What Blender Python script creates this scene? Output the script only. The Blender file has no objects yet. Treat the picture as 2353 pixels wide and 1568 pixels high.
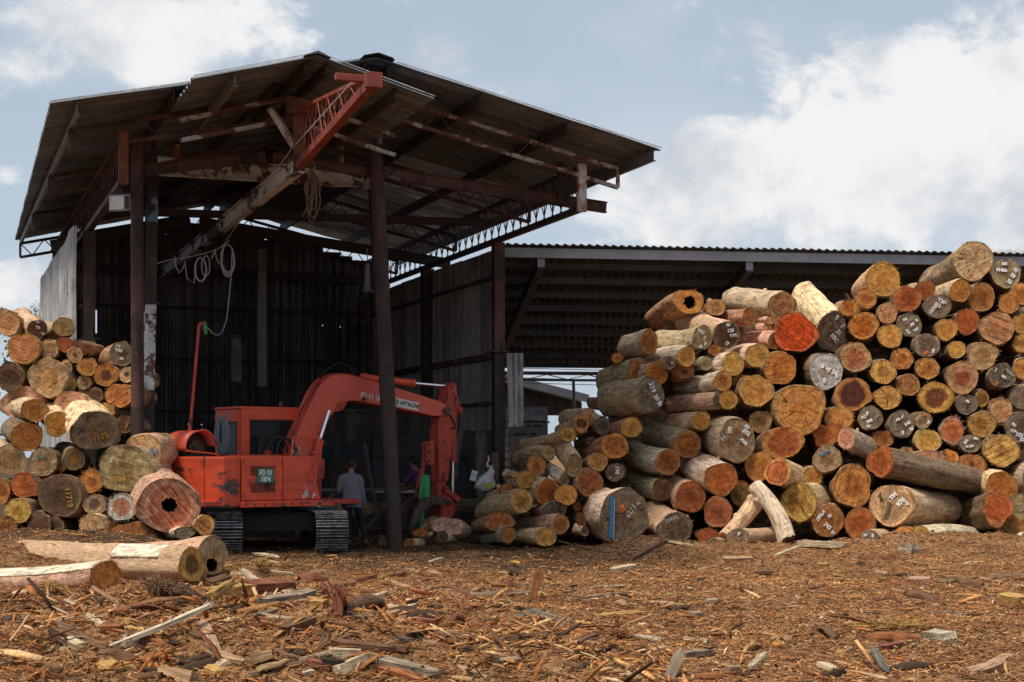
import bpy, bmesh, math, random
import numpy as np
from mathutils import Vector, Matrix, noise as mnoise
SC = bpy.context.scene
COL = SC.collection
PI = math.pi
R = math.radians
# ---------------------------------------------------------------- camera model (measured from the photograph, 2353 px wide view)
F, U0, VH, CH = 3594.0, 1176.5, 1050.0, 1.75
def at(u, v, Y):
    return Vector(((u-U0)*Y/F, Y, CH+(VH-v)*Y/F))
def ray(u, v):
    return Vector(((u-U0)/F, 1.0, (VH-v)/F))
cam = bpy.data.cameras.new('camera'); camo = bpy.data.objects.new('camera', cam); COL.objects.link(camo)
camo.location = (0, 0, CH); camo.rotation_euler = (R(90), 0, 0)
cam.sensor_width = 36; cam.lens = 36*F/2353; cam.shift_y = (VH-784.0)/2353
cam.clip_start = 0.1; cam.clip_end = 6000
SC.camera = camo
SC.render.resolution_x = 1024; SC.render.resolution_y = 682
SC.view_settings.view_transform = 'Standard'; SC.view_settings.look = 'None'
SC.view_settings.exposure = 0.0; SC.view_settings.gamma = 1
SC.cycles.max_bounces = 5
SC.cycles.use_denoising = True
# ---------------------------------------------------------------- object helpers
def tag(o, label=None, cat=None, group=None, kind=None):
    if label: o['label'] = label
    if cat: o['category'] = cat
    if group: o['group'] = group
    if kind: o['kind'] = kind
    return o
def empty(name, loc=(0, 0, 0), rz=0.0):
    o = bpy.data.objects.new(name, None); COL.objects.link(o)
    o.location = loc; o.rotation_euler = (0, 0, rz); o.empty_display_size = 0.2
    return o
def link_mesh(name, me, mats, parent=None):
    o = bpy.data.objects.new(name, me); COL.objects.link(o)
    for m in (mats if isinstance(mats, (list, tuple)) else [mats]):
        me.materials.append(m)
    if parent is not None: o.parent = parent
    return o
class MB:
    """collects shapes, then links them as ONE mesh object"""
    def __init__(s): s.v = []; s.f = []; s.mi = []; s.sm = []
    def add(s, vs, fs, mi=0, smooth=False):
        b = len(s.v); s.v += [tuple(p) for p in vs]
        for f in fs:
            s.f.append([i+b for i in f]); s.mi.append(mi); s.sm.append(smooth)
    def box(s, c, d, rot=None, mi=0):
        hx, hy, hz = d[0]/2, d[1]/2, d[2]/2; c = Vector(c)
        vs = [Vector((x, y, z)) for x in (-hx, hx) for y in (-hy, hy) for z in (-hz, hz)]
        if rot is not None: vs = [rot @ p for p in vs]
        s.add([c+p for p in vs], [(0, 1, 3, 2), (4, 6, 7, 5), (0, 4, 5, 1), (2, 3, 7, 6), (0, 2, 6, 4), (1, 5, 7, 3)], mi)
    def beam(s, a, b, w, h, up=(0, 0, 1), mi=0):
        """box bar from a to b: w across, h along 'up'"""
        a, b = Vector(a), Vector(b); d = b-a; L = d.length
        if L < 1e-5: return
        x = d/L; up = Vector(up)
        y = up.cross(x)
        if y.length < 1e-4: y = Vector((1, 0, 0)).cross(x)
        if y.length < 1e-4: y = Vector((0, 1, 0)).cross(x)
        y.normalize(); z = x.cross(y)
        s.box((a+b)/2, (L, w, h), Matrix((x, y, z)).transposed(), mi)
    def ibeam(s, a, b, w, h, t=0.014, up=(0, 0, 1), mi=0):
        a, b = Vector(a), Vector(b); x = (b-a).normalized(); up = Vector(up)
        y = up.cross(x)
        if y.length < 1e-4: y = Vector((1, 0, 0)).cross(x)
        y.normalize(); z = x.cross(y)
        s.beam(a+z*(h/2-t/2), b+z*(h/2-t/2), w, t, up, mi)
        s.beam(a-z*(h/2-t/2), b-z*(h/2-t/2), w, t, up, mi)
        s.beam(a, b, t, h-2*t-0.002, up, mi)
    def tube(s, pts, r, n=8, mi=0, cap=True, smooth=True):
        pts = [Vector(p) for p in pts]; rs = r if isinstance(r, (list, tuple)) else [r]*len(pts)
        vs = []; prev = None
        for i, p in enumerate(pts):
            d = (pts[min(i+1, len(pts)-1)]-pts[max(i-1, 0)])
            if d.length < 1e-7: d = Vector((0, 0, 1))
            d.normalize()
            if prev is None:
                q = d.cross(Vector((0, 0, 1)))
                if q.length < 0.05: q = d.cross(Vector((1, 0, 0)))
            else:
                q = prev-d*prev.dot(d)
                if q.length < 1e-5: q = d.cross(Vector((1, 0, 0)))
            q.normalize(); prev = q; w = d.cross(q)
            for k in range(n):
                a = 2*PI*k/n
                vs.append(p+(q*math.cos(a)+w*math.sin(a))*rs[i])
        fs = []
        for i in range(len(pts)-1):
            for k in range(n):
                k2 = (k+1) % n
                fs.append((i*n+k, i*n+k2, (i+1)*n+k2, (i+1)*n+k))
        s.add(vs, fs, mi, smooth)
        if cap:
            s.add(vs[:n], [tuple(range(n))[::-1]], mi); s.add(vs[-n:], [tuple(range(n))], mi)
    def prism(s, poly, y0, y1, mi=0, fn=None):
        """poly: (x,z) outline extruded along y"""
        n = len(poly)
        vs = [Vector((x, y0, z)) for x, z in poly]+[Vector((x, y1, z)) for x, z in poly]
        if fn: vs = [fn(p) for p in vs]
        fs = [tuple(range(n)), tuple(range(2*n-1, n-1, -1))]+[(i, i+n, (i+1) % n+n, (i+1) % n) for i in range(n)]
        s.add(vs, fs, mi)
    def build(s, name, mats, parent=None, bevel=0.0):
        me = bpy.data.meshes.new(name); me.from_pydata(s.v, [], s.f)
        if any(s.mi): me.polygons.foreach_set('material_index', s.mi)
        me.polygons.foreach_set('use_smooth', s.sm); me.update()
        bm = bmesh.new(); bm.from_mesh(me); bmesh.ops.recalc_face_normals(bm, faces=bm.faces); bm.to_mesh(me); bm.free()
        o = link_mesh(name, me, mats, parent)
        if bevel:
            m = o.modifiers.new('bevel', 'BEVEL'); m.width = bevel; m.segments = 2; m.limit_method = 'ANGLE'; m.angle_limit = R(50)
        return o
# ---------------------------------------------------------------- materials
class NT:
    def __init__(s, tree): s.t = tree
    def n(s, typ, props=None, i=None, **kw):
        nd = s.t.nodes.new('ShaderNode'+typ)
        for k, v in (props or {}).items(): setattr(nd, k, v)
        items = list(enumerate(i)) if i is not None else []
        items += [(k.replace('_', ' '), v) for k, v in kw.items()]
        for k, v in items:
            if v is None: continue
            if isinstance(v, bpy.types.NodeSocket): s.t.links.new(v, nd.inputs[k])
            else: nd.inputs[k].default_value = v
        return nd
    def m(s, op, a, b=None, c=None, clamp=False):
        return s.n('Math', {'operation': op, 'use_clamp': clamp}, [a, b, c][:3 if c is not None else (2 if b is not None else 1)]).outputs[0]
    def vm(s, op, a, b=None):
        nd = s.n('VectorMath', {'operation': op}, [a, b] if b is not None else [a])
        return nd.outputs['Value'] if op in ('LENGTH', 'DOT_PRODUCT', 'DISTANCE') else nd.outputs[0]
    def mix(s, f, a, b, blend='MIX'):
        return s.n('MixRGB', {'blend_type': blend}, [f, a, b]).outputs[0]
    def noise(s, vec, scale=5.0, detail=4.0, rough=0.55, dist=0.0, out=0):
        return s.n('TexNoise', None, None, Vector=vec, Scale=scale, Detail=detail, Roughness=rough, Distortion=dist).outputs[out]
    def mr(s, f, a, b, c=0.0, d=1.0, smooth=True):
        return s.n('MapRange', {'interpolation_type': 'SMOOTHSTEP' if smooth else 'LINEAR'}, [f, a, b, c, d]).outputs[0]
    def mapv(s, vec, scale):
        return s.vm('MULTIPLY', vec, tuple(scale))
    def bump(s, h, strength=0.4, dist=0.02):
        return s.n('Bump', None, None, Height=h, Strength=strength, Distance=dist).outputs[0]
def new_mat(name):
    m = bpy.data.materials.new(name); m.use_nodes = True
    t = m.node_tree; b = t.nodes['Principled BSDF']
    return m, NT(t), b
def c4(c): return (c[0], c[1], c[2], 1.0)
def mul(c, k): return (c[0]*k, c[1]*k, c[2]*k, 1.0)
def attr(nt, name, fac=True):
    nd = nt.n('Attribute', {'attribute_type': 'OBJECT', 'attribute_name': name})
    return nd.outputs['Fac'] if fac else nd.outputs['Color']
def mat_plain(name, c, rough=0.7, metal=0.0, var=0.25, scale=6.0, bump=0.15, c2=None, stretch=(1, 1, 1), spec=0.4, th=(0.42, 0.62), rib_shade=None, sk=.5, trans=0.0):
    """surface with blotchy wear: c mottled, c2 shows through in patches"""
    m, nt, b = new_mat(name)
    co = nt.n('TexCoord').outputs['Object']
    rnd = nt.n('ObjectInfo').outputs['Random']
    off = nt.n('CombineXYZ', None, [nt.m('MULTIPLY', rnd, 37.0), nt.m('MULTIPLY', rnd, 11.0), 0.0]).outputs[0]
    v = nt.vm('ADD', nt.mapv(co, stretch), off)
    n1 = nt.noise(v, scale, 6, 0.6)
    n2 = nt.noise(v, scale*7, 3, 0.6)
    f = nt.m('ADD', nt.m('MULTIPLY', n1, 0.65), nt.m('MULTIPLY', n2, 0.35))
    col = nt.mix(nt.mr(f, 0.35, 0.65), mul(c, 1-var), mul(c, 1+var))
    if c2 is not None:
        n3 = nt.noise(nt.vm('ADD', v, (7.3, 1.1, 3.7)), scale*0.8, 8, 0.68)
        pf = nt.mr(n3, th[0], th[1])
        col = nt.mix(pf, col, nt.mix(nt.mr(n2, 0.35, 0.7), mul(c2, 0.7), mul(c2, 1.25)))
    if rib_shade:   # shade lines of the sheet's ribs, painted into the colour
        s1 = nt.noise(nt.mapv(co, rib_shade), 1.0, 3, 0.6); s2 = nt.noise(nt.mapv(co, tuple(q*.22 for q in rib_shade)), 1.0, 3, 0.6)
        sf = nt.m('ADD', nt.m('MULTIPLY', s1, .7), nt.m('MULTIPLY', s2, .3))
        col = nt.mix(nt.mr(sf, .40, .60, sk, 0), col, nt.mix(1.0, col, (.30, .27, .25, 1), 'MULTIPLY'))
    nt.t.links.new(col, b.inputs['Base Color'])
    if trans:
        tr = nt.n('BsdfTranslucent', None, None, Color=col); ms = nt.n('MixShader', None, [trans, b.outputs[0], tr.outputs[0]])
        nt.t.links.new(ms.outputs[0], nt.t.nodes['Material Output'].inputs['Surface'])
    b.inputs['Roughness'].default_value = rough; b.inputs['Metallic'].default_value = metal
    b.inputs['Specular IOR Level'].default_value = spec
    if bump: nt.t.links.new(nt.bump(f, bump, 0.01), b.inputs['Normal'])
    return m
def mat_flat(name, c, rough=0.6, metal=0.0, spec=0.4):
    m, nt, b = new_mat(name)
    b.inputs['Base Color'].default_value = c4(c); b.inputs['Roughness'].default_value = rough
    b.inputs['Metallic'].default_value = metal; b.inputs['Specular IOR Level'].default_value = spec
    return m
def mat_wood_end():
    m, nt, b = new_mat('sawn_end_grain')
    co = nt.n('TexCoord').outputs['Object']
    info = nt.n('ObjectInfo'); rnd = info.outputs['Random']; base = info.outputs['Color']
    heart = attr(nt, 'heart', False); rad = attr(nt, 'rad'); hr = attr(nt, 'hr'); crk = attr(nt, 'crk'); wea = attr(nt, 'wea'); sawk = attr(nt, 'saw')
    off = nt.n('CombineXYZ', None, [nt.m('MULTIPLY', rnd, 57.0), nt.m('MULTIPLY', rnd, 91.0), nt.m('MULTIPLY', rnd, 13.0)]).outputs[0]
    p = nt.vm('ADD', co, off)
    dis = nt.vm('SUBTRACT', nt.noise(p, 4.0, 3, 0.5, out=1), (0.5, 0.5, 0.5))
    xy = nt.vm('MULTIPLY', nt.vm('ADD', co, nt.vm('MULTIPLY', dis, (0.10, 0.10, 0.0))), (1, 1, 0))
    r = nt.vm('LENGTH', xy); rn = nt.m('DIVIDE', r, rad)
    rings = nt.noise(nt.n('CombineXYZ', None, [nt.m('MULTIPLY', r, 30.0), nt.m('MULTIPLY', rnd, 40.0), 0.0]).outputs[0], 1.0, 3, 0.7)
    rot = nt.n('VectorRotate', {'rotation_type': 'Z_AXIS'}, None, Vector=co, Angle=nt.m('MULTIPLY', rnd, 21.0)).outputs[0]
    saw = nt.noise(nt.vm('ADD', nt.mapv(rot, (1.6, 30.0, 1.0)), off), 1.0, 3, 0.6, 0.3)
    grit = nt.noise(p, 30.0, 4, 0.65)
    hf = nt.mr(nt.m('ADD', rn, nt.m('MULTIPLY', nt.m('SUBTRACT', nt.noise(p, 3.5, 3, 0.5), 0.5), 0.45)), nt.m('ADD', hr, 0.10), nt.m('SUBTRACT', hr, 0.10))
    col = nt.mix(hf, base, heart)
    # fresh sapwood band just inside the bark
    sap = nt.m('MULTIPLY', nt.mr(rn, 0.80, 0.93), nt.mr(rnd, 0.25, 0.6, 0.0, 0.55))
    col = nt.mix(sap, col, nt.mix(0.5, col, (0.58, 0.38, 0.19, 1)))
    col = nt.mix(nt.mr(rn, .90, 1.0, 0, .45), col, nt.mix(1.0, col, (.45, .38, .32, 1), 'MULTIPLY'))
    sv = nt.m('ADD', nt.m('MULTIPLY', nt.m('SUBTRACT', saw, 0.5), nt.m('MULTIPLY', sawk, 1.9)), nt.m('MULTIPLY', nt.m('SUBTRACT', rings, 0.5), 1.7))
    sv = nt.m('ADD', sv, nt.m('MULTIPLY', nt.m('SUBTRACT', grit, 0.5), 1.3))
    val = nt.m('ADD', 1.0, sv)
    col = nt.mix(1.0, col, nt.n('CombineXYZ', None, [val, val, val]).outputs[0], 'MULTIPLY')
    mo = nt.noise(p, 9.0, 5, 0.65)
    col = nt.mix(nt.mr(mo, .38, .62, .75, 0), col, nt.mix(1.0, col, (.50, .42, .36, 1), 'MULTIPLY'))
    st = nt.noise(p, 2.6, 6, 0.62)
    col = nt.mix(nt.m('MULTIPLY', nt.mr(st, 0.48, 0.68), nt.m('ADD', nt.m('MULTIPLY', wea, 0.6), 0.15)), col, nt.mix(0.5, nt.mix(1.0, col, (0.33, 0.27, 0.22, 1), 'MULTIPLY'), (0.09, 0.07, 0.05, 1)))
    sep = nt.n('SeparateXYZ', None, [xy])
    ang = nt.m('ARCTAN2', sep.outputs[1], sep.outputs[0])
    cn = nt.noise(nt.n('CombineXYZ', None, [nt.m('MULTIPLY', ang, 0.95), nt.m('MULTIPLY', rnd, 77.0), nt.m('MULTIPLY', rn, 0.35)]).outputs[0], 1.0, 2, 0.5)
    ck = nt.m('MULTIPLY', nt.mr(nt.m('ABSOLUTE', nt.m('SUBTRACT', cn, 0.44)), 0.011, 0.004), nt.mr(rn, 0.02, 0.2))
    ck = nt.m('MULTIPLY', ck, nt.m('MULTIPLY', nt.mr(rn, 0.95, 0.55), crk))
    col = nt.mix(nt.m('MULTIPLY', ck, 0.9), col, (0.02, 0.014, 0.01, 1))
    nt.t.links.new(col, b.inputs['Base Color'])
    b.inputs['Roughness'].default_value = 0.85; b.inputs['Specular IOR Level'].default_value = 0.25
    h = nt.m('SUBTRACT', nt.m('ADD', nt.m('MULTIPLY', saw, 0.6), nt.m('MULTIPLY', grit, 0.6)), nt.m('MULTIPLY', ck, 2.0))
    nt.t.links.new(nt.bump(h, 0.7, 0.02), b.inputs['Normal'])
    return m
def mat_bark():
    m, nt, b = new_mat('log_bark')
    co = nt.n('TexCoord').outputs['Object']
    info = nt.n('ObjectInfo'); rnd = info.outputs['Random']; base = info.outputs['Color']
    peel = attr(nt, 'peel')
    off = nt.n('CombineXYZ', None, [nt.m('MULTIPLY', rnd, 57.0), nt.m('MULTIPLY', rnd, 91.0), nt.m('MULTIPLY', rnd, 23.0)]).outputs[0]
    p = nt.vm('ADD', co, off)
    lon = nt.noise(nt.mapv(p, (9, 9, 1.6)), 1.6, 8, 0.66, 0.4)
    crs = nt.noise(nt.mapv(p, (2, 2, 9)), 1.6, 5, 0.6, 0.6)
    big = nt.noise(p, 2.3, 5, 0.6)
    fine = nt.noise(nt.mapv(p, (40, 40, 12)), 1.0, 4, 0.65)
    f = nt.m('ADD', nt.m('MULTIPLY', lon, 0.55), nt.m('ADD', nt.m('MULTIPLY', crs, 0.2), nt.m('MULTIPLY', fine, 0.25)))
    dark = nt.mix(1.0, base, (0.42, 0.34, 0.27, 1), 'MULTIPLY')
    lite = nt.mix(1.0, base, (1.58, 1.52, 1.42, 1), 'MULTIPLY')
    col = nt.mix(nt.mr(f, 0.36, 0.58), dark, lite)
    # grey lichen / dirt blotches and peeled patches
    col = nt.mix(nt.m('MULTIPLY', nt.mr(big, 0.52, 0.66), 0.6), col, nt.mix(0.5, col, (0.13, 0.10, 0.075, 1)))
    pp = nt.noise(nt.mapv(p, (3.5, 3.5, 1.3)), 1.0, 7, 0.62)
    col = nt.mix(nt.mr(nt.m('ADD', pp, nt.m('MULTIPLY', peel, 0.35)), 0.60, 0.66), col, nt.mix(nt.mr(fine, 0.3, 0.7), (0.36, 0.21, 0.12, 1), (0.58, 0.40, 0.25, 1)))
    lich = nt.noise(nt.vm('ADD', p, (3.1, 8.8, 1.7)), 5.5, 6, 0.7)
    col = nt.mix(nt.m('MULTIPLY', nt.mr(lich, 0.58, 0.66), 0.5), col, (0.46, 0.44, 0.38, 1))
    nt.t.links.new(col, b.inputs['Base Color'])
    b.inputs['Roughness'].default_value = 0.9; b.inputs['Specular IOR Level'].default_value = 0.2
    nt.t.links.new(nt.bump(nt.m('ADD', f, nt.m('MULTIPLY', pp, 0.3)), 0.9, 0.05), b.inputs['Normal'])
    return m
def mat_vcol(name, rough=0.85, scale=30.0):
    m, nt, b = new_mat(name)
    vc = nt.n('Attribute', {'attribute_type': 'GEOMETRY', 'attribute_name': 'tint'}).outputs['Color']
    co = nt.n('TexCoord').outputs['Object']
    f = nt.noise(co, scale, 4, 0.65)
    col = nt.mix(1.0, vc, nt.mix(nt.mr(f, 0.3, 0.7), (0.6, 0.57, 0.54, 1), (1.3, 1.28, 1.25, 1)), 'MULTIPLY')
    nt.t.links.new(col, b.inputs['Base Color']); b.inputs['Roughness'].default_value = rough
    b.inputs['Specular IOR Level'].default_value = 0.2
    return m
def mat_scrap():
    """split wood: colour from the object, grain along local x"""
    m, nt, b = new_mat('split_wood')
    co = nt.n('TexCoord').outputs['Object']
    info = nt.n('ObjectInfo'); rnd = info.outputs['Random']; base = info.outputs['Color']
    off = nt.n('CombineXYZ', None, [nt.m('MULTIPLY', rnd, 57.0), nt.m('MULTIPLY', rnd, 91.0), 0.0]).outputs[0]
    p = nt.vm('ADD', co, off)
    g = nt.noise(nt.mapv(p, (3, 55, 55)), 1.0, 5, 0.65, 0.2)
    bl = nt.noise(p, 7.0, 4, 0.6)
    f = nt.m('ADD', nt.m('MULTIPLY', g, 0.7), nt.m('MULTIPLY', bl, 0.3))
    col = nt.mix(nt.mr(f, 0.36, 0.62), nt.mix(1.0, base, (0.4, 0.34, 0.28, 1), 'MULTIPLY'), nt.mix(1.0, base, (1.25, 1.22, 1.15, 1), 'MULTIPLY'))
    nt.t.links.new(col, b.inputs['Base Color']); b.inputs['Roughness'].default_value = 0.88
    b.inputs['Specular IOR Level'].default_value = 0.2
    nt.t.links.new(nt.bump(g, 0.8, 0.015), b.inputs['Normal'])
    return m
def mat_ground():
    m, nt, b = new_mat('chip_littered_ground')
    co = nt.n('TexCoord').outputs['Object']
    n1 = nt.noise(co, 0.55, 5, 0.6); n2 = nt.noise(co, 5.0, 6, 0.7); n3 = nt.noise(nt.mapv(co, (30, 18, 30)), 1.0, 4, 0.7, 0.8)
    vo = nt.n('TexVoronoi', {'feature': 'F1'}, None, Vector=nt.vm('ADD', nt.mapv(co, (1.0, 0.6, 1.0)), nt.mapv(nt.noise(co, 9.0, 2, 0.5, out=1), (0.25, 0.25, 0.0))), Scale=26.0)
    f = nt.m('ADD', nt.m('MULTIPLY', n2, 0.5), nt.m('MULTIPLY', n3, 0.5))
    col = nt.mix(nt.mr(f, 0.38, 0.64), (0.095, 0.047, 0.021, 1), (0.45, 0.225, 0.090, 1))
    vcol = nt.n('SeparateXYZ', None, [vo.outputs['Color']]).outputs[0]
    col = nt.mix(nt.m('MULTIPLY', nt.mr(vcol, 0.72, 0.8), 0.75), col, (0.42, 0.25, 0.13, 1))
    col = nt.mix(nt.m('MULTIPLY', nt.mr(vcol, 0.22, 0.12), 0.6), col, (0.055, 0.03, 0.018, 1))
    pt = nt.noise(nt.mapv(co, (.55, 1.1, 1)), 1.3, 5, .6)
    col = nt.mix(nt.mr(pt, .40, .58, .42, 0), col, nt.mix(1.0, col, (.46, .40, .36, 1), 'MULTIPLY'))
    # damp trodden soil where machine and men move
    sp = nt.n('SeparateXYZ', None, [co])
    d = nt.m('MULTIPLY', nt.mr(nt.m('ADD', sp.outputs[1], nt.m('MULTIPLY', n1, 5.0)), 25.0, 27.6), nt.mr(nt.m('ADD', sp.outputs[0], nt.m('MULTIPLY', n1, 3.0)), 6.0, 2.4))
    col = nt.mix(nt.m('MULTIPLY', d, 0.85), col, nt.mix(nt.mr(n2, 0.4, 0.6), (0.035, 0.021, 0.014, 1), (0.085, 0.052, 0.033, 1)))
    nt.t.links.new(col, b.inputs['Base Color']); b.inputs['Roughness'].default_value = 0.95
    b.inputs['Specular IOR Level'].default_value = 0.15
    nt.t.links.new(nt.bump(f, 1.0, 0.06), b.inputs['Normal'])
    return m
def mat_corr(name, c, c2, metal=0.3, rough=0.55, sc=1.3, th=(0.45, 0.7), rib_shade=None, sk=.5, trans=0.0):
    return mat_plain(name, c, rough, metal, 0.22, sc, 0.08, c2, (1, 1, 1), 0.4, th, rib_shade, sk, trans)
M_END = mat_wood_end(); M_BARK = mat_bark(); M_SCRAP = mat_scrap(); M_CHIP = mat_vcol('wood_chips_mat'); M_GROUND = mat_ground()
M_HOLE = mat_plain('rotten_hollow', (0.016, 0.011, 0.008), 0.95, scale=9)
def mat_brushed(name, c):
    m = mat_plain(name, c, 0.8, var=0.25, scale=30, bump=0); t = m.node_tree; nt = NT(t)
    co = nt.n('TexCoord').outputs['Object']; k = nt.mr(nt.noise(nt.mapv(co, (1, .6, 1)), 38.0, 4, .7), .36, .46)
    b = t.nodes['Principled BSDF']; tr = nt.n('BsdfTransparent'); ms = nt.n('MixShader', None, [k, tr.outputs[0], b.outputs[0]]); t.links.new(ms.outputs[0], t.nodes['Material Output'].inputs['Surface']); return m
M_BRUSH = mat_brushed('dry_brushed_white', (0.74, 0.74, 0.72))
M_PAINTW = mat_plain('white_marking_paint', (0.68, 0.68, 0.66), 0.8, var=0.25, scale=30, bump=0)
M_CHALK = mat_flat('chalk_line', (0.55, 0.54, 0.5), 0.9)
M_PAINTB = mat_flat('blue_marking_paint', (0.02, 0.19, 0.42), 0.6)
M_PAINTY = mat_flat('ochre_crayon', (0.42, 0.22, 0.03), 0.8)
M_PAINTK = mat_flat('carved_dark', (0.05, 0.032, 0.018), 0.9)
M_PAINTC = mat_flat('carved_pale', (0.42, 0.37, 0.28), 0.9)
M_PAINTG = mat_flat('green_marking_paint', (0.03, 0.16, 0.09), 0.7)
M_TAG = mat_plain('paper_tag', (0.74, 0.73, 0.66), 0.7, var=0.1, scale=25, bump=0)
M_TAGO = mat_plain('orange_tag', (0.75, 0.17, 0.045), 0.6, var=0.1, scale=25, bump=0)
M_ROOF = mat_corr('brown_roof_sheet', (0.185, 0.21, 0.245), (0.115, 0.122, 0.135), rib_shade=(.25, 6.5, .25), sk=.5)
M_ROOF2 = mat_corr('bounce_lit_sheet', (0.58, 0.58, 0.58), (0.36, 0.34, 0.32), rib_shade=(.25, 6.5, .25), sk=.6, trans=.16)  # same roofing, paled and made translucent to carry light bounced in from the side
M_ZINC = mat_corr('weathered_zinc', (0.60, 0.60, 0.60), (0.38, 0.37, 0.36), 0.2, 0.5, rib_shade=(6, 6, .2), sk=.6)
M_WALL = mat_corr('dark_wall_sheet', (0.145, 0.138, 0.13), (0.07, 0.06, 0.055), 0.2, 0.55, 0.8, rib_shade=(5, 5, .15), sk=.85)
M_WALLI = mat_corr('grey_wall_sheet', (0.20, 0.19, 0.18), (0.10, 0.08, 0.07), 0.2, 0.5, 0.7, rib_shade=(5, 5, .15), sk=.75)
M_RUST = mat_plain('rust_brown_steel', (0.100, 0.050, 0.043), 0.7, 0.2, 0.35, 2.0, 0.2, (0.035, 0.024, 0.022), (1, 1, 0.5))
M_RUST2 = mat_plain('rust_orange_steel', (0.16, 0.055, 0.03), 0.75, 0.1, 0.35, 3.0, 0.2, (0.05, 0.026, 0.02))
M_DARK = mat_plain('dark_steel', (0.042, 0.034, 0.032), 0.65, 0.2, 0.3, 3.0, 0.15, (0.06, 0.035, 0.026))
M_PEELW = mat_plain('peeling_white_paint', (0.47, 0.50, 0.53), 0.7, 0.0, 0.15, 2.6, 0.3, (0.10, 0.05, 0.035), (1, 1, 1), 0.3, (0.51, 0.56))
M_PEELC = mat_plain('rust_eaten_white_paint', (0.36, 0.36, 0.36), 0.75, 0.0, 0.2, 3.4, 0.3, (0.12, 0.055, 0.036), (1, 1, 1), 0.3, (0.44, 0.52))
M_POSTG = mat_plain('pale_grey_post', (0.30, 0.30, 0.29), 0.7, 0, 0.2, 2, .1, (0.16, 0.14, 0.125), (1, 1, .3), .3, (.5, .65))
M_PEELG = mat_plain('peeling_grey_paint', (0.50, 0.51, 0.51), 0.7, 0.0, 0.15, 1.5, 0.3, (0.09, 0.05, 0.038), (1, .5, 1), 0.3, (0.52, 0.57))
M_PEELB = mat_plain('peeling_blue_paint', (0.10, 0.19, 0.28), 0.7, 0.0, 0.15, 2.4, 0.3, (0.03, 0.02, 0.018), (1, 1, 0.6), 0.3, (0.46, 0.50))
M_PEELR = mat_plain('rust_streaked_white', (0.55, 0.53, 0.5), 0.7, 0.0, 0.15, 2.2, 0.3, (0.24, 0.08, 0.025), (1, 1, 0.6), 0.3, (0.42, 0.54))
M_JIB = mat_plain('red_oxide_paint', (0.27, 0.062, 0.042), 0.6, 0.1, 0.2, 3.0, 0.1, (0.20, 0.045, 0.03))
M_GREYB = mat_plain('grey_blue_steel', (0.30, 0.315, 0.345), 0.55, 0.2, 0.15, 2.0, 0.08)
M_COLB = mat_plain('dark_brown_steel', (0.055, 0.034, 0.030), 0.7, 0.2, 0.3, 2.0, 0.2, (0.03, 0.022, 0.02), (1, 1, 0.5))
M_LEANP = mat_plain('lean_to_purlin_steel', (0.098, 0.104, 0.114), 0.55, 0.3, 0.2, 2.0, 0.08)
M_GREYP = mat_plain('dark_purlin_steel', (0.19, 0.187, 0.19), 0.5, 0.3, 0.2, 2.0, 0.08)
M_RROOF = mat_corr('newer_roof_sheet', (0.14, 0.15, 0.165), (0.11, 0.113, 0.12), 0.3, 0.45)
M_WIRE = mat_flat('pale_cable', (0.45, 0.47, 0.50), 0.5)
M_ROPE = mat_plain('old_rope', (0.15, 0.10, 0.07), 0.9, scale=20)
M_BLACK = mat_plain('black_rubber', (0.018, 0.018, 0.019), 0.6, scale=12)
M_WOODD = mat_plain('old_timber', (0.075, 0.055, 0.042), 0.85, 0, 0.35, 4.0, 0.3, (0.04, 0.03, 0.025), (1, 1, 0.25))
M_WOODG = mat_plain('grey_timber', (0.19, 0.165, 0.14), 0.85, 0, 0.3, 4.0, 0.3, (0.10, 0.08, 0.065), (1, 1, 0.25))
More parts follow.
